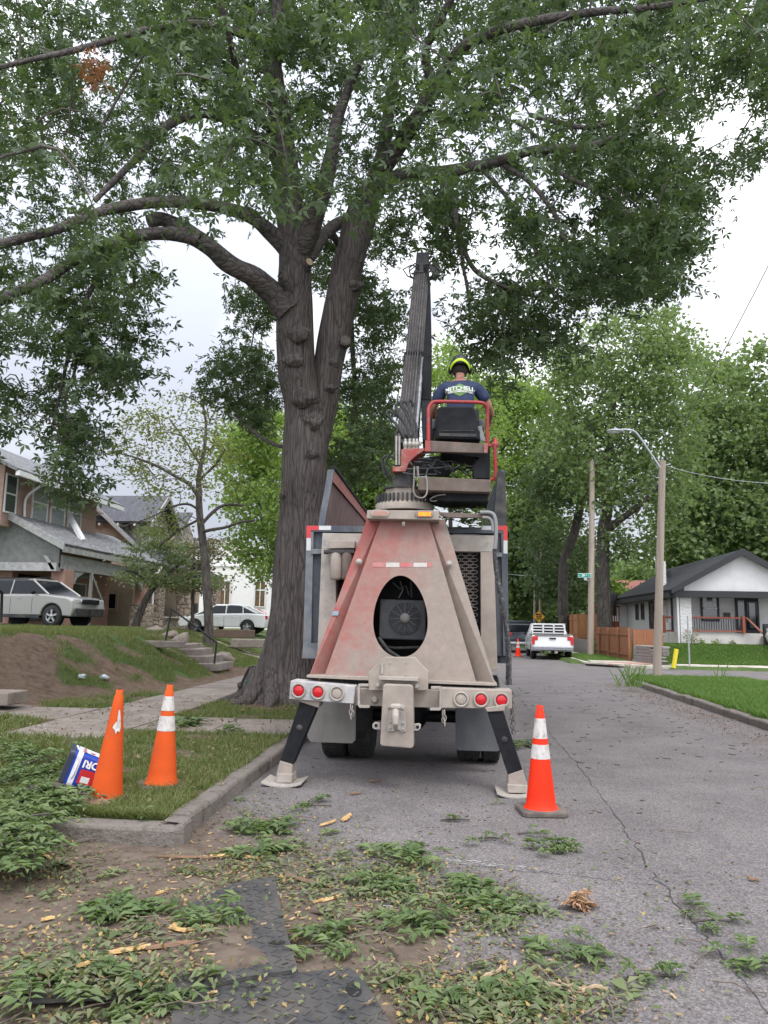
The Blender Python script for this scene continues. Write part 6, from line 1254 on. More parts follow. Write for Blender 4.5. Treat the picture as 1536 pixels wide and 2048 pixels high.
# ================================================================ VEHICLES
def car(name, label, loc, rz, Ln, Wd, prof, belt, roof, paint, wheels, wr, glass=mat_wind, cat='car', rails=False, ww=.22, rimmat=None, tail=mat_lensr, group=None):
    """prof: lower body outline (x along length 0..L, z); roof: greenhouse outline; car points to +x locally"""
    t = thing(name, label, cat, (0, 0, 0), group); hw = Wd/2
    bm = bmesh.new()
    # lower body with wheel arches, built from station slices for tumblehome
    pts = list(prof); ar = []
    for wx in wheels:
        ar.append([(wx+wr*1.16*math.cos(a), wr+wr*1.16*math.sin(a)) for a in [math.pi*j/10 for j in range(11)]])
    low = pts[:]; zb_ = min(z for x, z in pts); bottom = [(0.12, zb_)]
    for a in ar: bottom += [(x, max(z, zb_)) for x, z in reversed(a)]
    bottom += [(Ln-.12, zb_)]
    outline = bottom + [p for p in pts if p[1] > zb_+.001]
    def sl(y, inset, tz): return [(min(max(x, inset), Ln-inset), y, z if z < tz else z-.0) for x, z in outline]
    lay = [(-hw+.0, .07), (-hw+.07, 0), (hw-.07, 0), (hw, .07)]
    vs = []; n_ = len(outline)
    for y, ins in lay:
        for x, z in outline: vs.append((min(max(x, ins), Ln-ins), y, z - (.03 if (ins and z > belt*.8) else 0)))
    fs = [(k*n_+i, k*n_+(i+1) % n_, (k+1)*n_+(i+1) % n_, (k+1)*n_+i) for k in range(3) for i in range(n_)] + [tuple(range(n_)), tuple(range(3*n_, 4*n_))]
    m_ = MB(); m_.add(vs, fs); bo = m_.build('body', paint, t, bevel=.05, seg=4); bo.data.polygons.foreach_set('use_smooth', [True]*len(bo.data.polygons)); bo.modifiers['bevel'].harden_normals = True
    # greenhouse
    rz0 = min(z for x, z in roof); rz1 = max(z for x, z in roof); g_ = MB(); vs = []; n_ = len(roof)
    for s_ in (-1, 1):
        for x, z in roof: tt = (z-rz0)/(rz1-rz0); vs.append((x, s_*(hw-.06-.17*tt), z))
    g_.add(vs, [tuple(range(n_)), tuple(range(2*n_-1, n_-1, -1))]+[(i, (i+1) % n_, n_+(i+1) % n_, n_+i) for i in range(n_)]); gh = g_.build('windows', glass, t, bevel=.02)
    top = [p for p in roof if p[1] > rz1-.12]; tx0, tx1 = min(p[0] for p in top), max(p[0] for p in top)
    ro = MB().add([(tx0-.04, -hw+.20, rz1-.05), (tx1+.04, -hw+.20, rz1-.05), (tx1+.04, hw-.20, rz1-.05), (tx0-.04, hw-.20, rz1-.05), (tx0+.05, -hw+.30, rz1+.035), (tx1-.05, -hw+.30, rz1+.035), (tx1-.05, hw-.30, rz1+.035), (tx0+.05, hw-.30, rz1+.035)], [(0, 1, 2, 3), (4, 7, 6, 5), (0, 4, 5, 1), (1, 5, 6, 2), (2, 6, 7, 3), (3, 7, 4, 0)]).build('roof', paint, t, bevel=.03, seg=3)
    pl = MB()
    for s_ in (-1, 1):
        def side(p): tt = (p[1]-rz0)/(rz1-rz0); return Vector((p[0], s_*(hw-.055-.17*tt), p[1]))
        for i in range(len(roof)):
            a, b2 = roof[i], roof[(i+1) % len(roof)]
            if abs(a[1]-b2[1]) > .2: pl.tube([side(a), side(b2)], .04, 6)
        fl_, rr = min(p[0] for p in roof), max(p[0] for p in roof); mid = fl_+(rr-fl_)*.5
        pl.tube([side((mid, rz0)), side((mid, rz1-.03))], .035, 6)
        if rr-fl_ > 2.2: pl.tube([side((fl_+(rr-fl_)*.22, rz0)), side((fl_+(rr-fl_)*.24, rz1-.03))], .03, 6)
    pl.build('pillars', paint, t)
    for wx in wheels:
        for s_ in (-1, 1):
            w_ = MB().lathe([(wr*.62, -ww/2), (wr*.93, -ww/2), (wr, -ww/2+.04), (wr, ww/2-.04), (wr*.93, ww/2), (wr*.62, ww/2)], (wx, s_*(hw-ww/2-.01), wr), 28, 'Y', cap=False).build('wheel', mat_rubber, t)
            rm_ = MB().lathe([(wr*.64, s_*-.02), (wr*.64, s_*(ww/2-.01)), (wr*.58, s_*(ww/2-.03)), (wr*.55, s_*.02), (.03, s_*.03)], (wx, s_*(hw-ww/2-.01), wr), 20, 'Y')
            for q in range(5):
                a = q*2*math.pi/5+.3; c = Vector((wx+math.cos(a)*wr*.33, s_*(hw-.035), wr+math.sin(a)*wr*.33)); rm_.box(c, (wr*.56, .03, wr*.17), ry=-a)
            rm_.lathe([(wr*.17, 0), (wr*.17, s_*.02), (.01, s_*.03)], (wx, s_*(hw-.03), wr), 12, 'Y'); rm_.build('rim', rimmat or mat_rim, w_)
            MB().lathe([(wr*1.12, -.1), (wr*1.12, .05)], (wx, s_*(hw-.16), wr), 20, 'Y', cap=True).build('wheel_well', mat_black, t)
    for s_ in (-1, 1):
        x0 = max(p[0] for p in roof)-.55; MB().blob((x0, s_*(hw+.09), belt+.08), (.06, .10, .075), 2, .03).build('mirror', mat_black, t)
        MB().box((Ln-.20, s_*(hw-.25), belt-.20), (.24, .42, .15)).build('headlight', flat('headlamp', (.6, .6, .58), .15), t, bevel=.03)
        MB().box((.04, s_*(hw-.16), belt-.12), (.10, .26, .2)).build('tail_light', tail, t, bevel=.02)
        for hx in (.42, .66): MB().box((min(p[0] for p in roof)+(max(p[0] for p in roof)-min(p[0] for p in roof))*hx-.1, s_*(hw+.005), belt-.12), (.20, .03, .035)).build('door_handle', paint, t, bevel=.008)
        sm_ = MB()
        for hx in (.26, .52, .80): x = min(p[0] for p in roof)+(max(p[0] for p in roof)-min(p[0] for p in roof))*hx; sm_.box((x, s_*(hw-.0005), belt*.66), (.012, .006, belt*.5))
        sm_.build('door_seam', mat_black, t)
    t.location = loc; t.rotation_euler = (0, 0, rz); return t
mat_rim = flat('alloy', (.45, .45, .46), .35, .7)
def carpaint(name, c, metal=.0, r=.3):
    m, n, b = newmat(name); b.inputs['Base Color'].default_value = (*c, 1); b.inputs['Metallic'].default_value = metal; b.inputs['Roughness'].default_value = r; b.inputs['Coat Weight'].default_value = .5; b.inputs['Coat Roughness'].default_value = .1; return m
silver = carpaint('silver_paint', (.30, .29, .27), .55, .30); white = carpaint('white_car_paint', (.72, .72, .71), 0, .3)
suv = car('parked_suv', 'silver grey suv parked on the raised drive in front of the peach house', (-17.3, 27.3, 1.30), math.radians(-10), 4.45, 1.81, [(4.42, .35), (4.45, .62), (4.36, .92), (4.1, 1.04), (3.2, 1.14), (.15, 1.12), (.03, .8), (.06, .35)], 1.1, [(3.35, 1.10), (2.55, 1.62), (2.2, 1.66), (.5, 1.66), (.12, 1.12)], silver, (.85, 3.52), .37)
gy = MB()
for s_ in (-1, 1): MB().box((4.38, s_*.35, .50), (.14, .9, .28)).build('bumper_guard', mat_blackd, suv, bevel=.03, world=False)
for i in range(7): gy.box((4.44, -.42+i*.14, .88), (.05, .07, .17))
gy.build('grille', mat_black, suv, world=False)
for s_ in (-1, 1): MB().box2((1.32, s_*.9, .30), (3.05, s_*.93, .42)).build('side_cladding', mat_blackd, suv, world=False); MB().tube([(.7, s_*.62, 1.70), (2.3, s_*.62, 1.71)], .02, 6).build('roof_rail', mat_black, suv, world=False)
sed = car('parked_sedan', 'white sedan parked nose left in front of the white church', (P(540, 1262, 39.5).x, 39.5, .98), math.pi, 4.65, 1.82, [(4.6, .3), (4.65, .5), (4.5, .72), (3.6, .92), (3.3, .97), (.9, 1.03), (.08, .98), (.0, .7), (.06, .3)], .95, [(3.75, .90), (2.75, 1.37), (1.9, 1.44), (1.4, 1.42), (.5, 1.02)], white, (.98, 3.72), .33)
MB().tube([(.9, 0, 1.35), (.75, 0, 1.62)], .008, 4).build('antenna', mat_black, sed, world=False)
rc_ = car('parked_car', 'red car mostly hidden behind the big trunk and the white sedan', (P(556, 1240, 48).x-.6, 48.5, .98), math.pi, 4.5, 1.8, [(4.45, .3), (4.5, .5), (4.4, .78), (3.4, .95), (.3, 1.0), (.0, .7), (.06, .3)], .95, [(3.4, .9), (2.6, 1.4), (1.0, 1.42), (.3, .98)], carpaint('red_paint', (.5, .04, .03)), (.9, 3.6), .33)
bp_ = [(5.55, .45), (5.62, .8), (5.4, 1.15), (4.35, 1.26), (2.35, 1.28), (2.30, 1.28), (.06, 1.28), (.0, .8), (.02, .55)]
pk = car('pickup_truck', 'white pickup truck with a white slatted rack behind its cab window', (4.75, 38.6, 0), math.pi/2-.03, 5.7, 2.0, bp_, 1.25, [(4.35, 1.25), (3.75, 1.86), (2.6, 1.88), (2.42, 1.25)], white, (1.15, 4.65), .40, cat='pickup truck', ww=.27)
MB().box2((.12, -.80, 1.0), (2.25, .80, 1.285)).build('bed_floor', mat_blackd, pk, world=False); MB().box2((.0, -.85, 1.27), (.10, .85, 1.33)).box2((.1, -1.0, 1.28), (2.3, -.86, 1.34)).box2((.1, .86, 1.28), (2.3, 1.0, 1.34)).build('bed_rail', M('rail_grey', (.25, .24, .24)), pk, world=False)
MB().box2((-.22, -.98, .50), (.04, .98, .70)).build('rear_bumper', M('dull_chrome', (.30, .31, .33), (.22, .22, .24), 9, .35, metal=.6), pk, bevel=.03, world=False)
MB().box2((-.03, -.16, 1.08), (-.01, .16, 1.16)).build('tailgate_handle', mat_black, pk, world=False)
rk = MB().box2((2.2, -.85, 1.30), (2.27, -.78, 1.92)).box2((2.2, .78, 1.30), (2.27, .85, 1.92)).box2((2.2, -.82, 1.84), (2.27, .82, 1.92))
for z in (1.36, 1.52, 1.68): rk.box2((2.2, -.8, z), (2.26, .8, z+.055))
for y in (-.27, .27): rk.box2((2.2, y-.04, 1.34), (2.26, y+.04, 1.85))
rk.build('headache_rack', mat_white, pk, world=False)
MB().tube([(-.1, .0, .42), (.3, 0, .45)], .09, 10).tube([(-.05, .45, .4), (.3, .45, .42)], .04, 8).build('hitch', mat_black, pk, world=False)
for s_ in (-1, 1): MB().box((.0, s_*.93, .98), (.06, .14, .36)).build('tail_lamp', mat_lensr, pk, bevel=.01, world=False)
dk_ = carpaint('dark_blue_paint', (.012, .02, .035))
pk.scale = (1, 1, .92)
pk2 = car('pickup_truck', 'dark blue pickup truck parked ahead of the white one', (4.15, 47.5, 0), math.pi/2, 5.6, 2.0, bp_, 1.25, [(4.35, 1.25), (3.75, 1.9), (2.3, 1.92), (2.0, 1.25)], dk_, (1.1, 4.5), .42, cat='pickup truck', ww=.28)
MB().box2((-.2, -.95, .5), (.04, .95, .66)).build('rear_bumper', M('chrome2', (.5, .5, .5), (.4, .4, .4), 9, .3, metal=.7), pk2, bevel=.03, world=False); MB().box2((.05, -.9, 1.26), (2.2, .9, 1.75)).build('bed_cap', dk_, pk2, bevel=.08, world=False); MB().box2((.02, -.8, 1.32), (.05, .8, 1.68)).build('cap_window', mat_wind, pk2, world=False)
tj = car('parked_suv', 'white suv with black wheels cut off at the right edge by the bungalow steps', (15.75, 37.2, gz(15.7, 36.5)), math.radians(180+8), 4.7, 1.9, [(4.6, .35), (4.7, .65), (4.5, 1.0), (3.5, 1.15), (.1, 1.1), (.06, .35)], 1.1, [(3.4, 1.1), (2.6, 1.65), (.5, 1.66), (.1, 1.1)], white, (.9, 3.75), .38, rimmat=mat_blackd)
tj.location = (14.25+4.6*math.cos(math.radians(8)), 36.6, gz(15.7, 36.6)-.02)
# ================================================================ STREET FURNITURE
mat_pole = M('weathered_pole_wood', (.40, .33, .275), (.30, .25, .21), 3, .9, .8, 18, stretch=(3, 3, .12), c3=(.16, .13, .11), s3=6, lo3=.6, hi3=.75); mat_galv = flat('galvanised', (.42, .44, .46), .45, .5)
def pole(label, bx_, by_, tx, ty, Y_, r, name='utility_pole', group=None):
    a, b2 = P(bx_, by_, Y_), P(tx, ty, Y_); a.z = gz(a.x, a.y)-.2; t = thing(name, label, 'pole', (a.x, a.y, a.z+.2), group)
    MB().tube([a, a.lerp(b2, .5), b2], [r*1.12, r, r*.88], 14).build('pole', mat_pole, t)
    MB().lathe([(.03, 0), (.05, .06), (.03, .12)], b2, 8).tube([b2+Vector((r, 0, -.12)), b2+Vector((r+.12, 0, -.1))], .02, 6).build('insulator', mat_galv, t); return t, b2
p1, t1 = pole('weathered wooden pole carrying the near street lamp on the grass corner', 1313, 1358, 1325, 922, 23.9, .112)
def lamp_arm(t, base, pts, Y_, lamp):
    MB().tube(cr([P(x, y, Y_) for x, y in pts]), .035, 8).build('lamp_arm', mat_galv, t)
    c = P(lamp[0], lamp[1], Y_); s_ = pxm(lamp[0], lamp[1], Y_); w = lamp[2]*s_
    hd = MB().blob(c, (w, .16, w*.24), 3, .0).box(c+Vector((w*.55, 0, w*.05)), (w*.8, .14, w*.26)).lathe([(.03, 0), (.03, .08)], c+Vector((0, 0, w*.2)), 8).build('lamp_head', mat_galv, t); MB().blob(c+Vector((-w*.15, 0, -w*.14)), (w*.75, .13, w*.16), 2, 0).build('lens', glassm('lamp_lens', (.6, .62, .62), .2), hd)
lamp_arm(p1, t1, [(1320, 935), (1300, 905), (1283, 880), (1270, 864), (1256, 860), (1243, 859)], 23.7, (1230, 862, 17))
p2, t2 = pole('tall bare pale wooden pole carrying the green street sign', 1181, 1312, 1184.5, 923, 41.4, .15)
p3, t3 = pole('thinner distant pole on the left of the far pair', 1068, 1270, 1071, 1112, 66, .10, group='distant pole pair'); p4, t4 = pole('taller distant pole on the right of the far pair', 1079, 1270, 1082, 1082, 62, .10, group='distant pole pair')
lamp_arm(p3, t3, [(1077, 1122), (1065, 1105), (1056, 1097), (1048, 1096)], 62, (1042, 1096, 6))
# street name sign
s_ = 41.1; c = P(1169, 1151, s_); w = pxm(1169, 1151, s_); ss_ = thing('street_sign', 'green street name sign on the tall bare pole', 'street sign', tuple(c))
MB().box((c.x, c.y, c.z), (26*w, .03, 8.6*w)).build('border', flat('sign_white', (.75, .8, .78), .5), ss_, bevel=.008)
MB().box((c.x, c.y-.018, c.z), (24.4*w, .008, 7*w)).build('panel', flat('sign_green', (.0, .27, .19), .5), ss_); MB().box((c.x+2*w, c.y, c.z-7*w), (6*w, .03, 5*w)).tube([c+Vector((4*w, 0, -9*w)), c+Vector((15*w, .25, -9.5*w))], .02, 6).tube([c+Vector((4*w, 0, -10*w)), c+Vector((12*w, .2, -14*w)), c+Vector((18*w, .3, -14*w))], .015, 6).build('bracket', mat_galv, ss_)
def put_text(s, size, bold, cx_, cy_, z_, mat, par, name='lettering', rz=0):
    vs, fs = text_mesh(s, size, bold); m_ = MB(); m_.add([(cx_+v.x*math.cos(rz), cy_+v.x*math.sin(rz), z_+v.y) for v in vs], fs); return m_.build(name, mat, par)
mat_lw = flat('letter_white', (.85, .85, .85), .5); mat_lb = flat('letter_black', (.015, .015, .015), .6)
put_text('29', 5.6*w, .006, c.x-2.5*w, c.y-.025, c.z-.2*w, mat_lw, ss_); put_text('St', 3.0*w, .003, c.x+3.4*w, c.y-.025, c.z+.8*w, mat_lw, ss_); put_text('E', 2.6*w, .002, c.x-10*w, c.y-.025, c.z-1.2*w, mat_lw, ss_); put_text('w', 2.6*w, .002, c.x+8.6*w, c.y-.025, c.z-.6*w, mat_lw, ss_)
# speed bump sign
Y_ = 56; c = P(1078, 1233.5, Y_); w = pxm(1078, 1233, Y_); sp_ = thing('warning_sign', 'yellow diamond road sign reading speed bump ahead', 'road sign', (c.x, c.y, 0)); h_ = 12.6*w
MB().prism([(c.x-h_, c.y, c.z), (c.x, c.y, c.z-h_), (c.x+h_, c.y, c.z), (c.x, c.y, c.z+h_)], (0, .02, 0)).build('panel', flat('sign_yellow', (.80, .40, .01), .5), sp_, bevel=.01)
bd = MB(); q = h_*.92; 
for a, b2 in (((-q, 0), (0, -q)), ((0, -q), (q, 0)), ((q, 0), (0, q)), ((0, q), (-q, 0))): bd.tube([(c.x+a[0], c.y-.004, c.z+a[1]), (c.x+b2[0], c.y-.004, c.z+b2[1])], .012, 4)
bd.build('border', mat_lb, sp_); MB().tube([(c.x, c.y+.04, gz(c.x, c.y)), (c.x, c.y+.04, c.z+h_*.8)], .03, 6).build('post', mat_galv, sp_)
for s, dz, sz in (('SPEED', 4.3, 4.4), ('BUMP', 0, 4.4), ('AHEAD', -4.2, 3.2)): put_text(s, sz*w, .008, c.x, c.y-.012, c.z+dz*w, mat_lb, sp_)
# yellow guy wire guard and thin sign post on the corner
a = P(1347, 1333, 31.6); b2 = P(1353, 1298, 31.6); yg = tag(MB().tube([a+Vector((0, 0, -.05)), b2], .085, 10).build('guy_wire_guard', flat('guard_yellow', (.75, .62, .03), .5)), 'leaning bright yellow plastic guy wire guard at the sidewalk', 'guy guard')
a = P(1379.5, 1338, 32.6); b2 = P(1375, 1232, 32.6); tag(MB().tube([a, b2], .032, 6).build('sign_post', mat_galv), 'thin bare metal post standing by the far kerb', 'post')
# traffic signal far away and overhead wires
ts = thing('traffic_signal', 'small yellow traffic signal hanging from a far wire', 'traffic signal', tuple(P(1148, 1190, 90))); c = P(1148, 1190, 90); MB().box(c, (.35, .3, 1.0), ry=.25).build('housing', flat('signal_yellow', (.55, .28, .04), .6), ts, bevel=.04); MB().lathe([(.1, 0), (.1, -.06)], c+Vector((0, -.16, .2)), 10, 'Y').lathe([(.1, 0), (.1, -.06)], c+Vector((0, -.16, -.15)), 10, 'Y').build('lens', mat_black, ts)
mat_wire = flat('wire_grey', (.12, .12, .12), .6); mat_wirel = flat('light_wire', (.38, .40, .40), .5)
def wire(label, a, b2, sag, r, mat=None, grp='overhead wires'):
    a, b2 = Vector(a), Vector(b2); m_ = MB(); m_.tube([a.lerp(b2, t/24)-Vector((0, 0, sag*4*(t/24)*(1-t/24))) for t in range(25)], r, 5); tag(m_.build('overhead_wire', mat or mat_wire), label, 'wire', grp)
wire('thin wire climbing to the upper right from the top of the lamp pole', t1, P(1545, 515, 20), .1, .013)
wire('wire leaving the top of the lamp pole to the right edge', t1+Vector((.1, 0, -.15)), P(1600, 968, 20), .15, .010, mat_wirel)
wire('wire from the tall bare pole rising towards the lamp arm', t2, P(1330, 790, 26), .3, .011)
wire('wire from the side of the tall bare pole dipping to the lamp pole', P(1187, 1001, 41.3), t1+Vector((-.1, 0, -.3)), .7, .012)
wire('low wire from the tall bare pole curving up to the lamp pole', P(1187, 1083, 41.3), P(1318, 940, 24), 1.0, .010)
wire('upper far wire between the distant poles and the leaning tree', P(1000, 1146, 70), P(1182, 1143, 60), .3, .03, mat_wirel)
wire('middle far wire crossing behind the distant poles', P(1000, 1204, 80), P(1075, 1156, 66), .3, .03, mat_wirel); wire('straight far wire passing under the green sign', P(1068, 1155, 70), P(1165, 1152, 70), .1, .03, mat_wirel)
wire('lowest far wire holding the traffic signal', P(990, 1186, 90), P(1240, 1190, 90), .5, .035, mat_wirel)
# steps, handrail, rocks on the left yard
ST = thing('garden_steps', 'broken concrete steps climbing from the sidewalk to the raised yard', 'steps', (-7.3, 21, .3))
for i, (x, y, w_) in enumerate(((420, 1322, 26), (401, 1307, 26), (380, 1293, 27), (352, 1283, 34))):
    Yq = 20.6+i*.25; c = P(x, y, Yq); wq = w_*pxm(x, y, Yq); MB().box((c.x-.1, c.y+.7, c.z-.17), (wq*1.9, 1.5, .20+.0*i), rz=.04*i).build('step', mat_walk, ST, bevel=.02)
c = P(325, 1284, 19.5); MB().box((c.x, c.y+.1, c.z-.06), (1.05, .3, .17), rz=.1).build('landing_slab', mat_walk, ST, bevel=.02)
HR = thing('iron_handrail', 'thin black iron handrail sloping down beside the garden steps', 'handrail', tuple(P(333, 1280, 20.2)))
MB().tube([P(331, 1282, 20.2), P(343, 1219, 20.2)], .028, 8).tube([P(428, 1333, 20.6), P(433, 1287, 20.6)], .028, 8).tube([P(341, 1216, 20.2), P(435, 1286, 20.6)], .026, 8).build('rail', mat_blk, HR)
HR2 = tag(MB().tube([P(2, 1245, 15), P(4, 1185, 15), P(-40, 1150, 14)], .03, 8).build('iron_handrail', mat_blk), 'end of a black handrail cut off by the left edge of the picture', 'handrail')
mat_rock = M('pale_rock', (.27, .225, .18), (.16, .13, .11), 6, .9, .6, 20)
rocks = [(366, 1258, 22.5, .24, .26), (345, 1252, 23.5, .22, .14), (312, 1250, 24, .26, .14), (335, 1266, 22.8, .2, .1), (390, 1262, 23, .32, .12), (445, 1276, 23, .42, .20), (410, 1270, 23.2, .2, .1), (300, 1258, 24, .16, .08), (350, 1270, 22, .16, .1)]
for i, (x, y, Yq, w_, h_) in enumerate(rocks):
    c = P(x, y, Yq); tag(MB().blob((c.x, c.y, gz(c.x, c.y)+h_*.5), (w_, w_*.8, h_), 2, .25, i).build('rock', mat_rock), ['tallest pale rock at the top of the garden steps', 'small flat rock left of the tallest pale rock', 'flat rock by the juniper on the lawn', 'low rock just before the handrail post', 'low rock right of the tallest pale rock', 'wide boulder on the slope right of the young tree', 'small stone between tallest rock and wide boulder', 'tiny stone in the lawn near the juniper', 'small rock beside the top step'][i], 'rock', 'rocks scattered on the yard edge')
tag(MB().box(P(505, 1281, 28)+Vector((0, 0, -.1)), (1.5, .9, .3), rz=.2).build('concrete_block', mat_walk, bevel=.03), 'pale concrete step block on the slope near the white sedan', 'step block')
tag(MB().box(P(470, 1262, 29)+Vector((0, 0, -.1)), (1.5, .3, .3), rz=.2).build('timber_edging', M('brown_timber', (.12, .08, .06)), bevel=.02), 'brown timber edging in the grass under the white sedan', 'edging')
tag(MB().box(P(5, 1391, 11.8)+Vector((-.15, .2, -.05)), (.6, .6, .2)).build('concrete_block', mat_walk, bevel=.02), 'end of a concrete step at the left edge of the picture', 'step block')
# bag leaning on the tree
BGp = thing('garden_bag', 'black bag with green straps leaning against the foot of the big tree', 'bag', tuple(G(488, 1398, .14)))
Yb_ = 14.25; MB().add([P(x, y, Yb_) for x, y in ((484, 1395), (478, 1372), (488, 1350), (496, 1335), (508, 1331), (517, 1336), (512, 1352), (500, 1378), (490, 1392))]+[P(x+4, y, Yb_+.32) for x, y in ((484, 1395), (478, 1372), (488, 1350), (496, 1335), (508, 1331), (517, 1336), (512, 1352), (500, 1378), (490, 1392))], [tuple(range(9)), tuple(range(17, 8, -1))]+[(i, (i+1) % 9, 9+(i+1) % 9, 9+i) for i in range(9)]).build('bag_body', mat_black, BGp, bevel=.035, seg=3)
MB().tube([P(491, 1362, Yb_-.03), P(503, 1368, Yb_-.03)], .02, 6).tube([P(484, 1385, Yb_-.03), P(497, 1380, Yb_-.03)], .012, 6).build('strap', flat('green_strap', (.01, .14, .08), .7), BGp); MB().blob(P(480, 1370, Yb_), (.05, .06, .06), 2, .2).build('side_pocket', mat_blackd, BGp)
for px, py, lab in ((163, 1358, 'pale blue scrap of litter on the bank'), (208, 1359, 'white scrap of litter on the bank')):
    c = None
    for Yt in np.arange(9, 25, .05):
        q = P(px, py, Yt)
        if q.z < gz(q.x, q.y)+.02: c = q; break
    if c is not None: tag(MB().blob(c+Vector((0, 0, .05)), (.09, .06, .05), 2, .4, px).build('litter_scrap', flat('litter_pale', (.5, .56, .58), .5)), lab, 'litter')

# ================================================================ CONES
mat_cone = M('cone_orange', (.60, .085, .012), (.52, .075, .015), 6, .7, spec=.2, c3=(.42, .16, .08), s3=9, lo3=.58, hi3=.8); mat_coneb = M('bright_cone_orange', (.80, .028, .004), (.74, .03, .006), 6, .6, spec=.25, c3=(.55, .04, .02), s3=22, lo3=.64, hi3=.75)
mat_conet = M('scuffed_reflective', (.58, .55, .52), (.46, .43, .40), 20, .6, c3=(.25, .20, .17), s3=30, lo3=.52, hi3=.7, stretch=(1, 1, .5)); mat_cbase = M('cone_rubber', (.10, .085, .075), (.16, .135, .115), 8, .9, .3, 40)
def cone(label, loc, H_, rb, mo, bands, base=True, tilt=(0, 0), rz=0, grp='traffic cones', topm=None):
    t = thing('traffic_cone', label, 'traffic cone', (0, 0, 0), grp); h0 = .045 if base else .0; rt = .030
    R_at = lambda z: rb+(rt-rb)*(z-h0)/(H_-h0)
    m_ = MB().lathe([(R_at(h0)+.018, h0), (R_at(h0)+.008, h0+.012), (R_at(h0+.03), h0+.03)]+[(R_at(h0+(H_-.05-h0)*i/8), h0+(H_-.05-h0)*i/8) for i in range(1, 9)]+[(rt+.002, H_-.045), (rt, H_-.04), (rt-.003, H_), (rt-.012, H_)], (0, 0, 0), 36, cap=False); m_.build('cone_body', mo, t, world=False)
    for (a, b2) in bands: MB().lathe([(R_at(a)+.0025, a), (R_at(b2)+.0025, b2)], (0, 0, 0), 36, cap=False).build('reflective_band', mat_conet, t, world=False)
    if base:
        s_ = rb*1.5; o = MB().prism([(s_*x, s_*y, 0) for x, y in ((-1, -.8), (-.8, -1), (.8, -1), (1, -.8), (1, .8), (.8, 1), (-.8, 1), (-1, .8))], (0, 0, h0)).build('base', mat_cbase, t, bevel=.012, world=False)
    t.location = loc; t.rotation_euler = (tilt[0], tilt[1], rz); return t
g1 = G(1086, 1634, 0); cone('bright red orange cone with two grimy white bands on the road', (g1.x, g1.y+.15, 0), .91, .132, mat_coneb, [(.46, .58), (.63, .80)], rz=.12)
g2_ = G(312, 1580, .13); cone('orange cone with two white bands on a black base in the verge grass', (g2_.x, g2_.y+.12, .12), .90, .134, mat_cone, [(.50, .63), (.675, .80)], tilt=(0, .03), rz=.5)
g3 = G(198, 1606, .13); c3_ = cone('faded orange cone without bands, leaning, nearest the kerb end', (g3.x, g3.y+.12, .12), .90, .136, mat_cone, [], base=False, tilt=(.02, .075))
MB().lathe([(.168, 0), (.172, .006), (.156, .014), (.146, .05), (.142, .05)], (0, 0, 0), 36, cap=False).build('flange', M('grimy_flange', (.38, .20, .14), (.30, .20, .15), 9, .7), c3_, world=False)
tp_ = []
for i, (a, z) in enumerate(((-.95, .74), (-.75, .745), (-.55, .66), (-.5, .60), (-.6, .565), (-.85, .575), (-1.0, .55), (-1.2, .585), (-1.45, .60), (-1.25, .635), (-1.0, .655))):
    R = .136+(.03-.136)*z/.9+.007; tp_.append((R*math.cos(a), R*math.sin(a), z))
MB().add(tp_, [tuple(range(len(tp_)))]).build('torn_band', mat_conet, c3_, world=False)
g4 = G(1036, 1314, 0); cone('distant orange cone beside the white pickup', (g4.x, g4.y, 0), .95, .16, mat_coneb, [(.48, .60), (.66, .80)])

# ================================================================ TUB OF ABSORBENT
TB = thing('plastic_tub', 'blue and white plastic tub lying on its side in the cuttings behind the cone', 'tub', (0, 0, 0))
mat_blue = flat('tub_blue', (.012, .05, .36), .35); mat_tw = flat('tub_white', (.70, .71, .72), .4); mat_tr = flat('tub_red', (.52, .02, .02), .45); mat_lid = flat('tub_dark_lid', (.02, .025, .05), .5)
def rsq(s0, z, r=.045): 
    out = []
    for qx, qy, a0 in ((1, 1, 0), (-1, 1, 90), (-1, -1, 180), (1, -1, 270)):
        for k_ in range(5): a = math.radians(a0+k_*22.5); out.append((qx*(s0-r)+r*math.cos(a), qy*(s0-r)+r*math.sin(a), z))
    return out
def tub(z0, z1, s0, s1, name, mat, par, off=0):
    a, b2 = rsq(s0+off, z0), rsq(s1+off, z1); k_ = 20; return MB().add(a+b2, [(i, (i+1) % k_, k_+(i+1) % k_, k_+i) for i in range(k_)]+[tuple(range(k_-1, -1, -1)), tuple(range(k_, 2*k_))]).build(name, mat, par, world=False)
S_z = lambda z: .120+.035*z/.36
tub(0, .36, .120, .155, 'bucket', mat_blue, TB); tub(.29, .335, S_z(.29), S_z(.335), 'white_band', mat_tw, TB, .002); tub(.36, .40, .162, .160, 'lid', mat_lid, TB)
MB().tube([(.165*math.cos(a), -.165*math.sin(a) if 1 else 0, .36-.05*abs(math.sin(a))*1.0) for a in [math.pi*j/14 for j in range(15)]], .009, 6).build('handle', mat_tw, TB, world=False)
yf = lambda z, o=.003: -(S_z(z)+o)
MB().add([(x, yf(z), z) for x, z in ((-.095, .05), (.02, .05), (.02, .265), (-.095, .265))], [(0, 1, 2, 3)]).build('red_label', mat_tr, TB, world=False)
MB().add([(S_z(z)+.003, x, z) for x, z in ((-.10, .05), (.11, .05), (.11, .33), (-.10, .33))], [(0, 1, 2, 3)]).build('white_panel', mat_tw, TB, world=False)
MB().add([(x, yf(z, .005), z) for x, z in ((-.085, .17), (-.035, .17), (-.035, .24), (-.085, .24))]+[(x, yf(z, .005), z) for x, z in ((-.03, .07), (.01, .07), (.01, .13), (-.03, .13))], [(0, 1, 2, 3), (4, 5, 6, 7)]).build('picture_patch', mat_tw, TB, world=False)
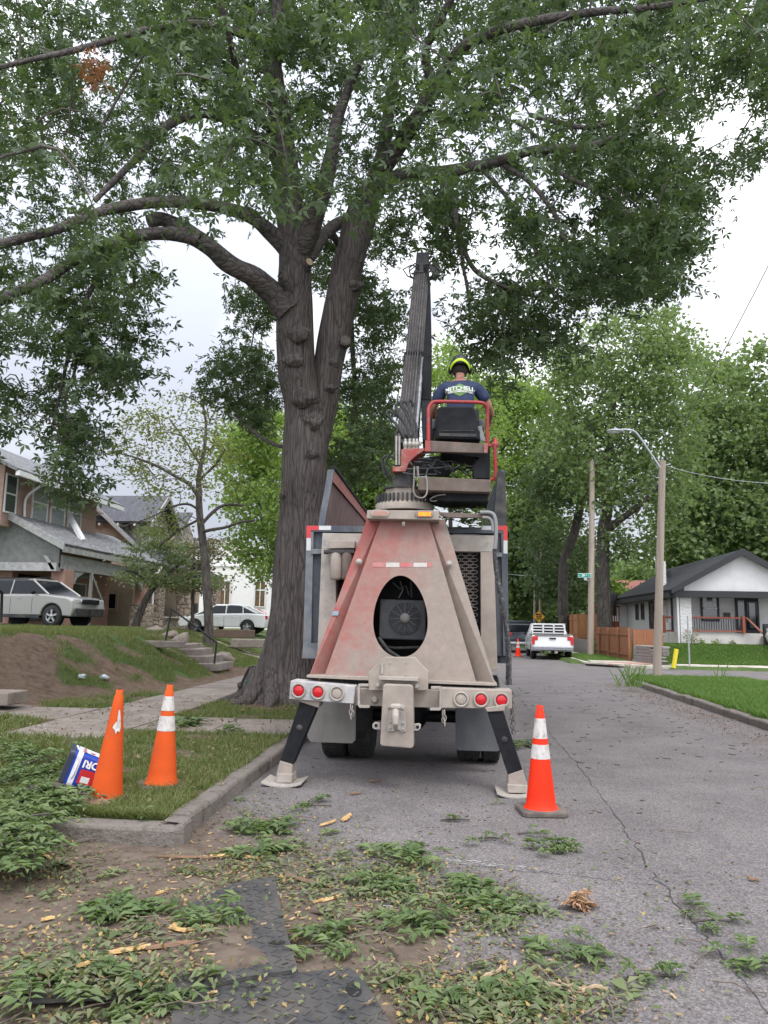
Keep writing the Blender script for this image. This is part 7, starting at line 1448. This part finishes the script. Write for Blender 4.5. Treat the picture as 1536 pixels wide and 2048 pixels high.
def tub_text(s, size, bold, face, u, z, mat, rot=0):
    vs, fs = text_mesh(s, size, bold); out = []
    for v in vs:
        a, b2 = v.x*math.cos(rot)-v.y*math.sin(rot), v.x*math.sin(rot)+v.y*math.cos(rot)
        out.append((u+a, yf(z+b2, .006), z+b2) if face == 'y' else (S_z(z+b2)+.006, u+a, z+b2))
    MB().add(out, fs).build('lettering', mat, TB, world=False)
tub_text('DRI', .085, .003, 'y', .070, .20, mat_lw, math.pi/2); tub_text('Quick Sorb', .045, .001, 'x', -.02, .285, mat_tr); tub_text('40', .06, .002, 'x', -.05, .21, mat_tr)
g5 = G(152, 1584, .13)
TB.rotation_euler = (math.radians(0), math.radians(-72), math.radians(25)); TB.location = (g5.x+.23, g5.y+.16, .235)

# ================================================================ GROUND MATS
def matt_bump(name, c1, c2, c3):
    m, n, b = newmat(name); co = coord(n)
    b1 = nd(n, 'ShaderNodeTexVoronoi'); b1.feature = 'F1'; b1.inputs['Scale'].default_value = 1.0; mp_ = nd(n, 'ShaderNodeMapping'); mp_.inputs['Scale'].default_value = (30, 30, 1); mp_.inputs['Rotation'].default_value = (0, 0, .7); n.links.new(co, mp_.inputs[0]); n.links.new(mp_.outputs[0], b1.inputs['Vector']); b1.inputs['Randomness'].default_value = .25
    h = ramp(n, b1.outputs['Distance'], [(.18, 1), (.34, 0)])
    c = mixc(n, ramp(n, noise_(n, co, 3.2, 8, .75), [(.38, 0), (.60, 1)]), c1, c3); c = mixc(n, ramp(n, noise_(n, co, 16, 8, .75), [(.4, 0), (.75, .5)]), c, c2)
    n.links.new(c, b.inputs['Base Color']); b.inputs['Roughness'].default_value = .6; bump(n, b, noise_(n, co, 60, 8, .7), .4, .006); return m
mat_mat = matt_bump('track_mat', (.028, .030, .034), (.070, .070, .072), (.085, .075, .066))
def gmat(label, px, zz_, mat, th=.014, holes_=()):
    pts = [G(x, y, zz_) for x, y in px]; zs = [max(az(p.x), 0)+zz_ for p in pts]; pts = [Vector((p.x, p.y, z)) for p, z in zip(pts, zs)]
    t = thing('ground_mat', label, 'ground mat', tuple(pts[0]), 'black ground protection mats'); mm_ = MB().prism(pts, (0, 0, -th)); pp_ = np.array([(q.x, q.y) for q in pts]); lo_, hi_ = pp_.min(0)+.02, pp_.max(0)-.02; e_ = Matrix.Rotation(.35, 2)
    for iu in range(-60, 60):
        for iv in range(-60, 60):
            q = e_ @ Vector((iu*.058, iv*.058)); x, y = lo_[0]+q.x+1, lo_[1]+q.y+1
            if lo_[0] < x < hi_[0] and lo_[1] < y < hi_[1] and inpoly(np.array([x-.02, x+.02, x]), np.array([y, y, y+.02]), pp_).all():
                mm_.box((x, y, max(az(x), 0)+zz_+.001), (.046, .010, .005), rz=.35+(.8 if (iu+iv) % 2 else -.8))
    mm_.build('mat', mat, t)
    rb = MB()
    for (x, y, w_, h_, r_q) in holes_:
        c = G(x, y, zz_); c.z = max(az(c.x), 0)+zz_+.001; a = [Vector((c.x+w_*math.cos(k_)*math.cos(r_q)-h_*math.sin(k_)*math.sin(r_q), c.y+w_*math.cos(k_)*math.sin(r_q)+h_*math.sin(k_)*math.cos(r_q), c.z)) for k_ in [j*math.pi/8 for j in range(16)]]; rb.prism(a, (0, 0, .001))
    if rb.v: rb.build('hand_hole_patch', flat('hole_dark', (.008, .008, .008), .9), t)  # dark ellipses laid on top paint in the shade of holes not cut
    return t, pts
gmat('nearer black tread mat running out of the bottom edge', [(352, 1990), (470, 1957), (596, 1945), (700, 1935), (728, 1960), (760, 2010), (820, 2110), (330, 2110)], .022, mat_mat, .014, [(707, 1981, .035, .06, .3)])
gmat('upper black tread mat with a cut corner, half buried in cuttings', [(418, 1787), (470, 1766), (550, 1752), (556, 1790), (572, 1860), (596, 1938), (480, 1955), (352, 1985), (60, 2000), (-60, 1960), (120, 1880), (300, 1850)], .040, mat_mat, .016, [(555, 1886, .045, .022, .1), (562, 1834, .02, .014, 0), (547, 1762, .008, .008, 0), (570, 1928, .02, .006, .8)])
# soil lying over the far part of the mat
so2 = MB(); r_ = random.Random(2)
def soil_heap(pts_px, z, h, seed, name='soil_spill'):
    pts = np.array(pts_px, float); c = pts.mean(0); vs = []; fs = []; K = 40; R_n = 7; r2 = random.Random(seed)
    ring = []
    for i in range(K):
        t = i/K*len(pts); a, b_ = pts[int(t) % len(pts)], pts[(int(t)+1) % len(pts)]; ring.append(a*(1-t % 1)+b_*(t % 1)+np.array([r2.gauss(0, 8), r2.gauss(0, 4)]))
    for j in range(R_n+1):
        f = j/R_n
        for i in range(K):
            q = c+(ring[i]-c)*f; g_ = G(q[0], q[1], z); zt = max(az(g_.x), 0)+z + h*(1-f**2)*(.7+.5*mnoise.noise(Vector((g_.x*3, g_.y*3, seed)))) + .012*mnoise.noise(Vector((g_.x*14, g_.y*14, seed))) - (.02 if j == R_n else 0); vs.append((g_.x, g_.y, zt))
    for j in range(R_n):
        for i in range(K): fs.append((j*K+i, j*K+(i+1) % K, (j+1)*K+(i+1) % K, (j+1)*K+i))
    so2.add(vs, fs, True)
soil_heap([(-80, 1860), (150, 1800), (380, 1810), (520, 1850), (555, 1925), (430, 1945), (200, 1965), (-80, 1985)], .05, .014, 3)
soil_heap([(600, 1790), (760, 1800), (900, 1870), (880, 1950), (720, 1900), (620, 1850)], .006, .01, 5)
so2.build('soil', M('damp_soil', (.105, .076, .056), (.155, .118, .09), 7, .95, .9, 40, c3=(.07, .05, .038), s3=12, lo3=.5, hi3=.7), None); bpy.data.objects['soil']['kind'] = 'stuff'; bpy.data.objects['soil']['label'] = 'trodden brown soil spread over the mats and road'; bpy.data.objects['soil']['category'] = 'soil'

# ================================================================ CUTTINGS ON THE GROUND
MATS = [np.array([(G(x, y, .05).x, G(x, y, .05).y) for x, y in q]) for q in ([(-80, 1850), (150, 1795), (400, 1780), (550, 1752), (600, 1940), (200, 2000), (-80, 2000)], [(352, 1960), (596, 1930), (760, 1930), (840, 2110), (330, 2110)])]
def top(x, y):
    z = gz(x, y)
    if inpoly(np.array([x]), np.array([y]), MATS[0])[0]: z += .052
    elif inpoly(np.array([x]), np.array([y]), MATS[1])[0]: z += .024
    return z
def frond(o, ang, ln, npair, leaf, lift=.03, curl=.0, z_wob=.02):
    """one compound leaf: returns verts, faces"""
    d = Vector((math.cos(ang), math.sin(ang), 0)); vs = []; fs = []
    n_ = Vector((-d.y, d.x, 0)); pts = []
    for i in range(npair+1):
        t = (i+.6)/(npair+.6); z = lift*math.sin(math.pi*min(t*1.1, 1))+rnd.uniform(-z_wob, z_wob)*.3; p = Vector(o)+d*ln*t+n_*curl*ln*t*t+Vector((0, 0, z+.004)); pts.append(p)
        L_ = leaf*(.75+.5*math.sin(math.pi*t)); W_ = L_*.21
        for s_ in ((-1, 1) if i < npair else (0,)):
            if s_ == 0: dd = d.copy()
            else: dd = (d*rnd.uniform(.35, .75)+n_*s_).normalized()
            dd = (dd+Vector((0, 0, rnd.uniform(-.12, .38)))).normalized(); w_ = dd.cross(Vector((rnd.uniform(-.35, .35), rnd.uniform(-.35, .35), 1))).normalized()*W_
            b_ = len(vs); vs += [p, p+dd*L_*.38+w_+Vector((0, 0, .006)), p+dd*L_+Vector((0, 0, -.012)), p+dd*L_*.38-w_+Vector((0, 0, .006))]; fs.append((b_, b_+1, b_+2, b_+3))
    return vs, fs, pts
def bunch(label, px, py, nfr, ln, leaf, spread=math.pi*2, a0=0, z0=0, cat='leafy twig', mat=None, hgt_=.06, grp='leafy twigs dropped on the ground', off=.05, Yfix=None):
    g_ = G(px, py, .02) if Yfix is None else P(px, py, Yfix); zg = (top(g_.x, g_.y) if Yfix is None else g_.z)+z0; t = thing('leafy_twig', label, cat, (g_.x, g_.y, zg), grp); m_ = MB(); tw_ = MB()
    for i in range(nfr):
        a = a0+rnd.uniform(-.5, .5)*spread; o = Vector((g_.x+rnd.gauss(0, off), g_.y+rnd.gauss(0, off), zg+rnd.uniform(0, hgt_)))
        v_, f_, p_ = frond(o, a, ln*rnd.uniform(.6, 1.15), rnd.randint(4, 7), leaf*rnd.uniform(.8, 1.15), lift=rnd.uniform(.01, hgt_), curl=rnd.uniform(-.3, .3)); m_.add(v_, f_); tw_.tube(p_, .0022, 4, cap=False)
    tw_.tube([(g_.x-.12, g_.y-.02, zg+.012), (g_.x, g_.y, zg+.02), (g_.x+.12, g_.y+.03, zg+.012)], .006, 6)
    m_.build('leaflets', mat or mat_litter_dk, t); tw_.build('stalks', mat_twig, t); return t
B_ = [('dense round bunch of lance shaped leaves in the lower left', 245, 1840, 34, .20, .075), ('bright leafy sprig lying across the soil right of the dense bunch', 415, 1850, 16, .20, .07), ('tall tangled sprig at the kerb end by the gutter', 540, 1655, 26, .30, .085), ('dark green fern like sprig just below the kerb end', 505, 1705, 14, .26, .08), ('lone round sprig on the asphalt in front of the bright cone', 1110, 1695, 20, .16, .06),
      ('leafy sprig lying on the road behind the bright cone', 1050, 1490, 20, .42, .10), ('flat sprig on the asphalt left of the outrigger foot line', 635, 1610, 9, .22, .06), ('wide spread of cuttings right of the mid debris', 800, 1712, 24, .30, .075), ('clump of cuttings at the top of the brown strip', 775, 1775, 22, .26, .07), ('leafy clump at the middle of the debris trail', 945, 1790, 22, .26, .075),
      ('clump low in the debris trail right of the mats', 860, 1850, 18, .22, .07), ('small clump near the end of the debris trail', 1010, 1830, 10, .16, .055), ('sprig reaching right at the end of the trail', 1120, 1905, 12, .22, .07), ('tuft of leaves on the asphalt in the lower right', 1305, 1950, 8, .12, .05), ('fallen tuft on the long road crack', 1425, 1840, 10, .16, .055),
      ('small sprig far down the crack at the right edge', 1520, 1925, 10, .18, .06), ('leafy clump beside the mats in the bottom debris', 660, 1890, 16, .20, .07), ('mound of leaves over the lower mat edge', 200, 1985, 13, .16, .06), ('mound of leaves at the bottom left corner', 60, 2010, 12, .18, .06), ('dark bunch of leaves over the corner of the two mats', 320, 2005, 14, .16, .06),
      ('leaf heap at the bottom centre right of the mats', 900, 1990, 12, .17, .06), ('leaf heap at the bottom by the pale broken sticks', 1070, 1995, 9, .15, .055), ('weedy sprig growing at the kerb face', 262, 1668, 6, .12, .06), ('tiny sprig on the road left of the lone round one', 975, 1675, 5, .14, .045), ('small sprig on the road below the outrigger', 910, 1638, 4, .12, .045), ('short bright sprig at the right of the top debris', 1065, 1665, 3, .12, .04)]
for lab, px, py, nf, ln, lf in B_: bunch(lab, px, py, max(3, int(nf*.6)), ln*.85, lf, hgt_=.035, off=.07)
bunch('green leafy branch hanging over the tail of the truck body', 915, 1058, 16, .30, .11, spread=2.6, a0=-.6, cat='branch', hgt_=.22, Yfix=9.0, off=.12, grp=None)
# loose litter: fallen leaflets, crumbs of bark and twigs nobody could count
def litter(k, fn, size, mat, name, label, tmpl=None, z=.006):
    xy = fn(k); zz_ = np.array([top(x, y) for x, y in xy])+rng.uniform(z, z+.02, len(xy)); c = np.column_stack([xy, zz_]); o = foliage(name, c, size, tmpl or tmpl_leaf(), mat, None, -.05, .9); return tag(o, label, 'litter', kind='stuff')
def pxpatch(patches):
    def fn(k):
        out = []; tot = sum(p[4] for p in patches)
        for (x, y, sx, sy, w_) in patches:
            m_ = int(k*w_/tot); xx = rng.normal(x, sx, m_); yy = rng.normal(y, sy, m_)
            for a, b_ in zip(xx, yy):
                if b_ < 1560: continue
                g_ = G(a, b_, .02); 
                onm = inpoly(np.array([g_.x]), np.array([g_.y]), MATS[1])[0] or (a > 430 and inpoly(np.array([g_.x]), np.array([g_.y]), MATS[0])[0])
                if g_.y > 1.5 and (not onm or rnd.random() < .14): out.append((g_.x, g_.y))
        return np.array(out)
    return fn
LP = [(80, 1600, 60, 60, 5), (60, 1680, 60, 40, 5), (100, 1745, 90, 25, 3), (520, 1735, 110, 22, 4), (640, 1765, 90, 22, 3), (790, 1740, 60, 22, 3.5), (870, 1790, 90, 25, 5), (960, 1830, 60, 28, 3), (700, 1850, 60, 30, 1.5), (380, 1850, 120, 40, 3.5), (150, 1930, 120, 40, 4), (250, 2000, 180, 28, 6), (480, 1990, 60, 30, 2.5), (900, 1970, 130, 35, 6), (1050, 2000, 120, 30, 5), (620, 1690, 60, 20, 1.5), (500, 1620, 60, 30, 1.2), (1250, 1850, 160, 90, .7), (1100, 1760, 160, 60, .5), (700, 1620, 200, 30, .6)]
litter(8200, pxpatch(LP), .036, mat_litter, 'fallen_leaves', 'scattered green leaflets on the driveway and road')
litter(3000, pxpatch(LP), .028, leafmat('dry_leaf', [(.24, .15, .07), (.35, .24, .10), (.14, .09, .05), (.42, .30, .10)], .1), 'dry_leaf_litter', 'dry brown and yellow leaf bits among the cuttings')
litter(1500, lambda k: np.column_stack([rng.uniform(-6.5, -2.2, k), rng.uniform(5.8, 15, k)])[:k], .055, leafmat('verge_leaf', [(.20, .13, .07), (.10, .13, .05), (.28, .20, .11), (.12, .09, .06)], .1), 'verge_leaf_litter', 'dry leaves and green leaf bits lying in the verge grass and on the sidewalk', z=.03)
litter(2600, lambda k: np.column_stack([rng.normal(4.55, .28, k), rng.uniform(7, 23, k)])[:k], .035, leafmat('gutter_leaf', [(.20, .10, .06), (.28, .17, .09), (.12, .07, .05)], .1), 'gutter_litter', 'brown leaf litter gathered along the right gutter')
fm_ = MB()
for (x, y) in pxpatch(LP)(170):
    v_, f_, p_ = frond((x, y, top(x, y)+.006), rnd.uniform(0, 6.28), rnd.uniform(.10, .24), rnd.randint(3, 6), rnd.uniform(.045, .08), lift=rnd.uniform(0, .03), curl=rnd.uniform(-.5, .5)); fm_.add(v_, f_)
tag(fm_.build('fallen_fronds', mat_litter), 'torn compound leaves strewn between the clumps of cuttings', 'litter', kind='stuff')
cb = MB(); r_ = random.Random(12); fpt = pxpatch(LP+[(500, 1640, 200, 40, 4), (1100, 1800, 250, 120, 3)])(1900)
for (x, y) in fpt:
    z_ = top(x, y)+.004; a = r_.uniform(0, 3.14); l = r_.uniform(.006, .03); w_ = r_.uniform(.003, .009); cb.box((x, y, z_), (l, w_, .006), rz=a)
tag(cb.build('bark_crumbs', M('bark_crumb', (.10, .07, .05), (.17, .13, .09), 40, .95)), 'crumbs of bark and soil strewn over the driveway', 'debris', kind='stuff')
tg_ = MB()
for i in range(260):
    x, y = fpt[r_.randrange(len(fpt))]; z_ = top(x, y)+.012; a = r_.uniform(0, 6.28); l = r_.uniform(.06, .28); p_ = [Vector((x+math.cos(a)*l*t+r_.gauss(0, .008), y+math.sin(a)*l*t+r_.gauss(0, .008), z_+r_.uniform(0, .02))) for t in (0, .33, .66, 1)]; tg_.tube(p_, [.004, .0035, .003, .0015], 5)
tag(tg_.build('twig_litter', M('twig_brown', (.13, .10, .08), (.22, .18, .14), 30, .9)), 'thin twigs mixed into the leaf cuttings', 'twigs', kind='stuff')
wc = MB()
for (x, y) in pxpatch([(300, 1900, 220, 70, 4), (1000, 1990, 150, 30, 5), (600, 1750, 160, 40, 4), (850, 1850, 160, 60, 4), (520, 1700, 90, 20, 2)])(760):
    z_ = top(x, y)+.007; a = r_.uniform(0, 3.14); l = r_.uniform(.008, .045); wc.box((x, y, z_), (l, l*r_.uniform(.12, .35), .005), rz=a, ry=r_.uniform(-.15, .15))
tag(wc.build('wood_chips', M('pale_chip', (.50, .36, .20), (.34, .22, .12), 30, .9)), 'pale wood chips and sawdust bits scattered among the leaves', 'wood chips', kind='stuff')
# asphalt grit and fallen bark bits along the road
cb = MB()
for i in range(420):
    x = r_.uniform(-1.8, 4.8); y = r_.uniform(4, 22); l = r_.uniform(.01, .05)*(2.0 if y > 9 else 1); cb.box((x, y, .005), (l, l*r_.uniform(.2, .5), .006), rz=r_.uniform(0, 3))
tag(cb.build('road_debris', M('road_debris', (.08, .06, .05), (.15, .12, .09), 40, .95)), 'small dark bark fragments scattered along the street', 'debris', kind='stuff')
# brush pile at the left edge
BP = thing('brush_pile', 'heap of cut leafy branches on the verge at the left edge', 'brush pile', (-4.3, 6.4, .1))
pc = []
for i in range(105):
    x = rng.uniform(-70, 128); y = rng.uniform(1490, 1720) if x < 60 else rng.uniform(1500, 1620); g_ = G(x, y, .2); pc.append((g_.x, g_.y, .12+abs(rng.normal(0, .05))))
m_ = MB(); tw_ = MB()
for c in pc:
    for j in range(4): v_, f_, p_ = frond(Vector(c)+Vector((rnd.gauss(0, .06), rnd.gauss(0, .06), rnd.uniform(-.03, .05))), rnd.uniform(0, 6.28), rnd.uniform(.14, .30), rnd.randint(4, 7), rnd.uniform(.05, .085), lift=rnd.uniform(.0, .08), curl=rnd.uniform(-.4, .4)); m_.add(v_, f_); tw_.tube(p_, .0022, 3, cap=False)
for i in range(34):
    c = Vector(pc[rnd.randrange(len(pc))]); a = rnd.uniform(0, 6.28); l = rnd.uniform(.3, .9); tw_.tube([c+Vector((math.cos(a)*l*t, math.sin(a)*l*t, rnd.uniform(-.02, .06))) for t in (-.5, -.2, .1, .5)], [.009, .008, .006, .003], 5)
m_.build('leaves', mat_litter_dk, BP); tw_.build('branches', mat_twig, BP)
bunch('broad leaved sprig leaning out of the brush heap', 100, 1655, 12, .26, .12); bunch('leafy cutting lying on the verge behind the banded cone', 362, 1470, 16, .40, .12, z0=.0); bunch('small dark clump of leaves lying in the verge grass', 450, 1482, 7, .20, .08)
# wood splinters
mat_split = M('fresh_split_wood', (.52, .33, .13), (.36, .22, .09), 22, .85, .8, 60, stretch=(1, 1, 1), c3=(.62, .48, .28), s3=34, lo3=.5, hi3=.7); mat_barkbr = M('stripped_bark', (.22, .13, .08), (.14, .09, .06), 12, .95, .5, 30)
def splinter(label, pts_px, w0, w1, mat=mat_split, h=.011, seed=0, name='wood_splinter', grp='broken wood pieces'):
    r2 = random.Random(seed); P_ = [G(x, y, .02) for x, y in pts_px]; pts = [Vector((p.x, p.y, top(p.x, p.y)+.016)) for p in P_]; k_ = len(pts); vs = []; fs = []
    pts = [pts[0].lerp(pts[1], t/4) for t in range(4)]+([pts[1].lerp(pts[2], t/4) for t in range(4)] if k_ > 2 else [])+[pts[-1]]; n_ = len(pts); d = (pts[-1]-pts[0]).normalized(); s_ = Vector((-d.y, d.x, 0))
    for i, p in enumerate(pts):
        t = i/(n_-1); w_ = (w0*(1-t)+w1*t)*(math.sin(math.pi*min(max(t, .06), .94))**.45)*r2.uniform(.75, 1.2); hh_ = h*r2.uniform(.7, 1.3)
        vs += [p+s_*w_, p+s_*w_*.4+Vector((0, 0, hh_)), p-s_*w_*.5+Vector((0, 0, hh_*.8)), p-s_*w_, p-Vector((0, 0, .008))]
    for i in range(n_-1):
        for j in range(5): fs.append((i*5+j, i*5+(j+1) % 5, (i+1)*5+(j+1) % 5, (i+1)*5+j))
    fs += [(0, 1, 2, 3, 4), tuple(range((n_-1)*5, n_*5))]; m_ = MB(); m_.add(vs, fs); return tag(m_.build(name, mat), label, 'wood piece', grp)
for i, a in enumerate([('pale yellow split wood ending the long grey stick', [(420, 1712), (470, 1708), (517, 1716)], .02, .014), ('large pale splinter lying on the lower leaves', [(215, 1929), (250, 1922), (300, 1915)], .028, .018), ('golden splinter under the bright sprig', [(338, 1876), (365, 1882), (425, 1873)], .022, .010), ('upright yellow chunk beside the golden splinter', [(345, 1875), (352, 1868), (365, 1862)], .03, .02),
                       ('short pale splinter on the road right of the upper mat', [(627, 1803), (650, 1799), (677, 1793)], .016, .012), ('thin yellow splinter near the lower left leaves', [(150, 1958), (175, 1950), (200, 1945)], .016, .008), ('curled yellow chip left of the pale round chip', [(640, 1650), (655, 1646), (672, 1640)], .018, .012), ('yellow chip in the top debris clump', [(727, 1705), (742, 1703), (757, 1706)], .016, .01), ('small yellow chip in the left soil', [(80, 1862), (95, 1857), (108, 1856)], .02, .012),
                       ('tan splinter in the left debris above the soil', [(80, 1710), (92, 1716), (100, 1722)], .02, .012), ('slim yellow splinter near mat corner', [(310, 1808), (322, 1803), (333, 1800)], .01, .006), ('pale round chip on the road by the gutter', [(686, 1640), (692, 1634), (700, 1628)], .035, .03)]): splinter(*a, seed=i)
for i, a in enumerate([('dark stripped bark strip on the road beside the upper mat', [(572, 1748), (610, 1760), (662, 1773)], .022, .012), ('reddish bark chunk in the left cuttings', [(95, 1708), (118, 1722), (150, 1738)], .035, .025), ('long grey broken stick under the pale wood', [(312, 1712), (370, 1714), (425, 1715)], .010, .009), ('brown branch piece running from the large pale splinter', [(290, 1920), (340, 1912), (400, 1905)], .018, .014), ('flat brown bark flake on the far side of the road', [(1495, 1753), (1505, 1757), (1518, 1760)], .018, .012), ('short brown bark stub at the lower left', [(70, 1995), (78, 1975), (80, 1955)], .02, .02), ('dark stick on the asphalt under the truck', [(700, 1587), (712, 1586), (722, 1585)], .012, .008), ('dark twig on the asphalt ahead of the foot', [(738, 1560), (750, 1563), (762, 1559)], .012, .008)]): splinter(*a, mat=mat_barkbr, seed=30+i, name='bark_piece')
for i in range(9):
    x = 900+i*32+rnd.uniform(-8, 8); y = 1985+rnd.uniform(-30, 40); splinter(['pale stick at the left of the bottom stick jumble', 'second pale stick of the bottom jumble beside the leaf heap', 'pale broken stick crossing the bottom leaf heap', 'middle stick of the bottom jumble', 'forked looking pale stick in the bottom jumble', 'pale stick pointing at the road crack', 'short stick near the right end of the jumble', 'thin pale stick by the right end of the jumble', 'rightmost pale stick of the bottom jumble'][i], [(x, y), (x+25, y+rnd.uniform(-14, 14)), (x+52, y+rnd.uniform(-30, 30))], .008, .006, M('pale_stick', (.42, .32, .20), (.28, .20, .13), 20, .9), .012, 60+i, 'broken_stick', 'pale broken sticks')
dl = bunch('crumpled tan dry leaf cluster on the asphalt', 1158, 1812, 9, .06, .05, mat=leafmat('tan_leaf', [(.42, .25, .15), (.50, .33, .20), (.33, .18, .11)], .1), hgt_=.05, off=.02, grp=None, cat='dry leaves')
lg = tag(MB().tube([G(58, 1582, .2), G(100, 1577, .2), G(135, 1570, .2)], [.045, .04, .04], 10).build('cut_log', mat_bark), 'short cut log end poking out of the brush beside the tub', 'log')
# weeds by the near corner
for i, (px, py, lab) in enumerate(((1262, 1372, 'tall weed clump at the grass corner beside the lamp pole'), (1441, 1370, 'single tall weed at the edge of the cross street'))):
    g_ = G(px, py, .13); t = thing('weed', lab, 'weed', (g_.x, g_.y, .13)); m_ = MB()
    for j in range(46 if i == 0 else 8):
        a = rnd.uniform(0, 6.28); l = rnd.uniform(.35, .85); b0 = Vector((g_.x+rnd.gauss(0, .16 if i == 0 else .05), g_.y+rnd.gauss(0, .12), .12)); e = b0+Vector((math.cos(a)*l*.6, math.sin(a)*l*.3, l*.75)); md = b0.lerp(e, .6)+Vector((0, 0, l*.2)); w_ = Vector((.011, 0, 0))
        m_.add([b0-w_, b0+w_, md+w_, md-w_, e], [(0, 1, 2, 3), (3, 2, 4)])
    m_.build('blades', mat_grass_lush, t)
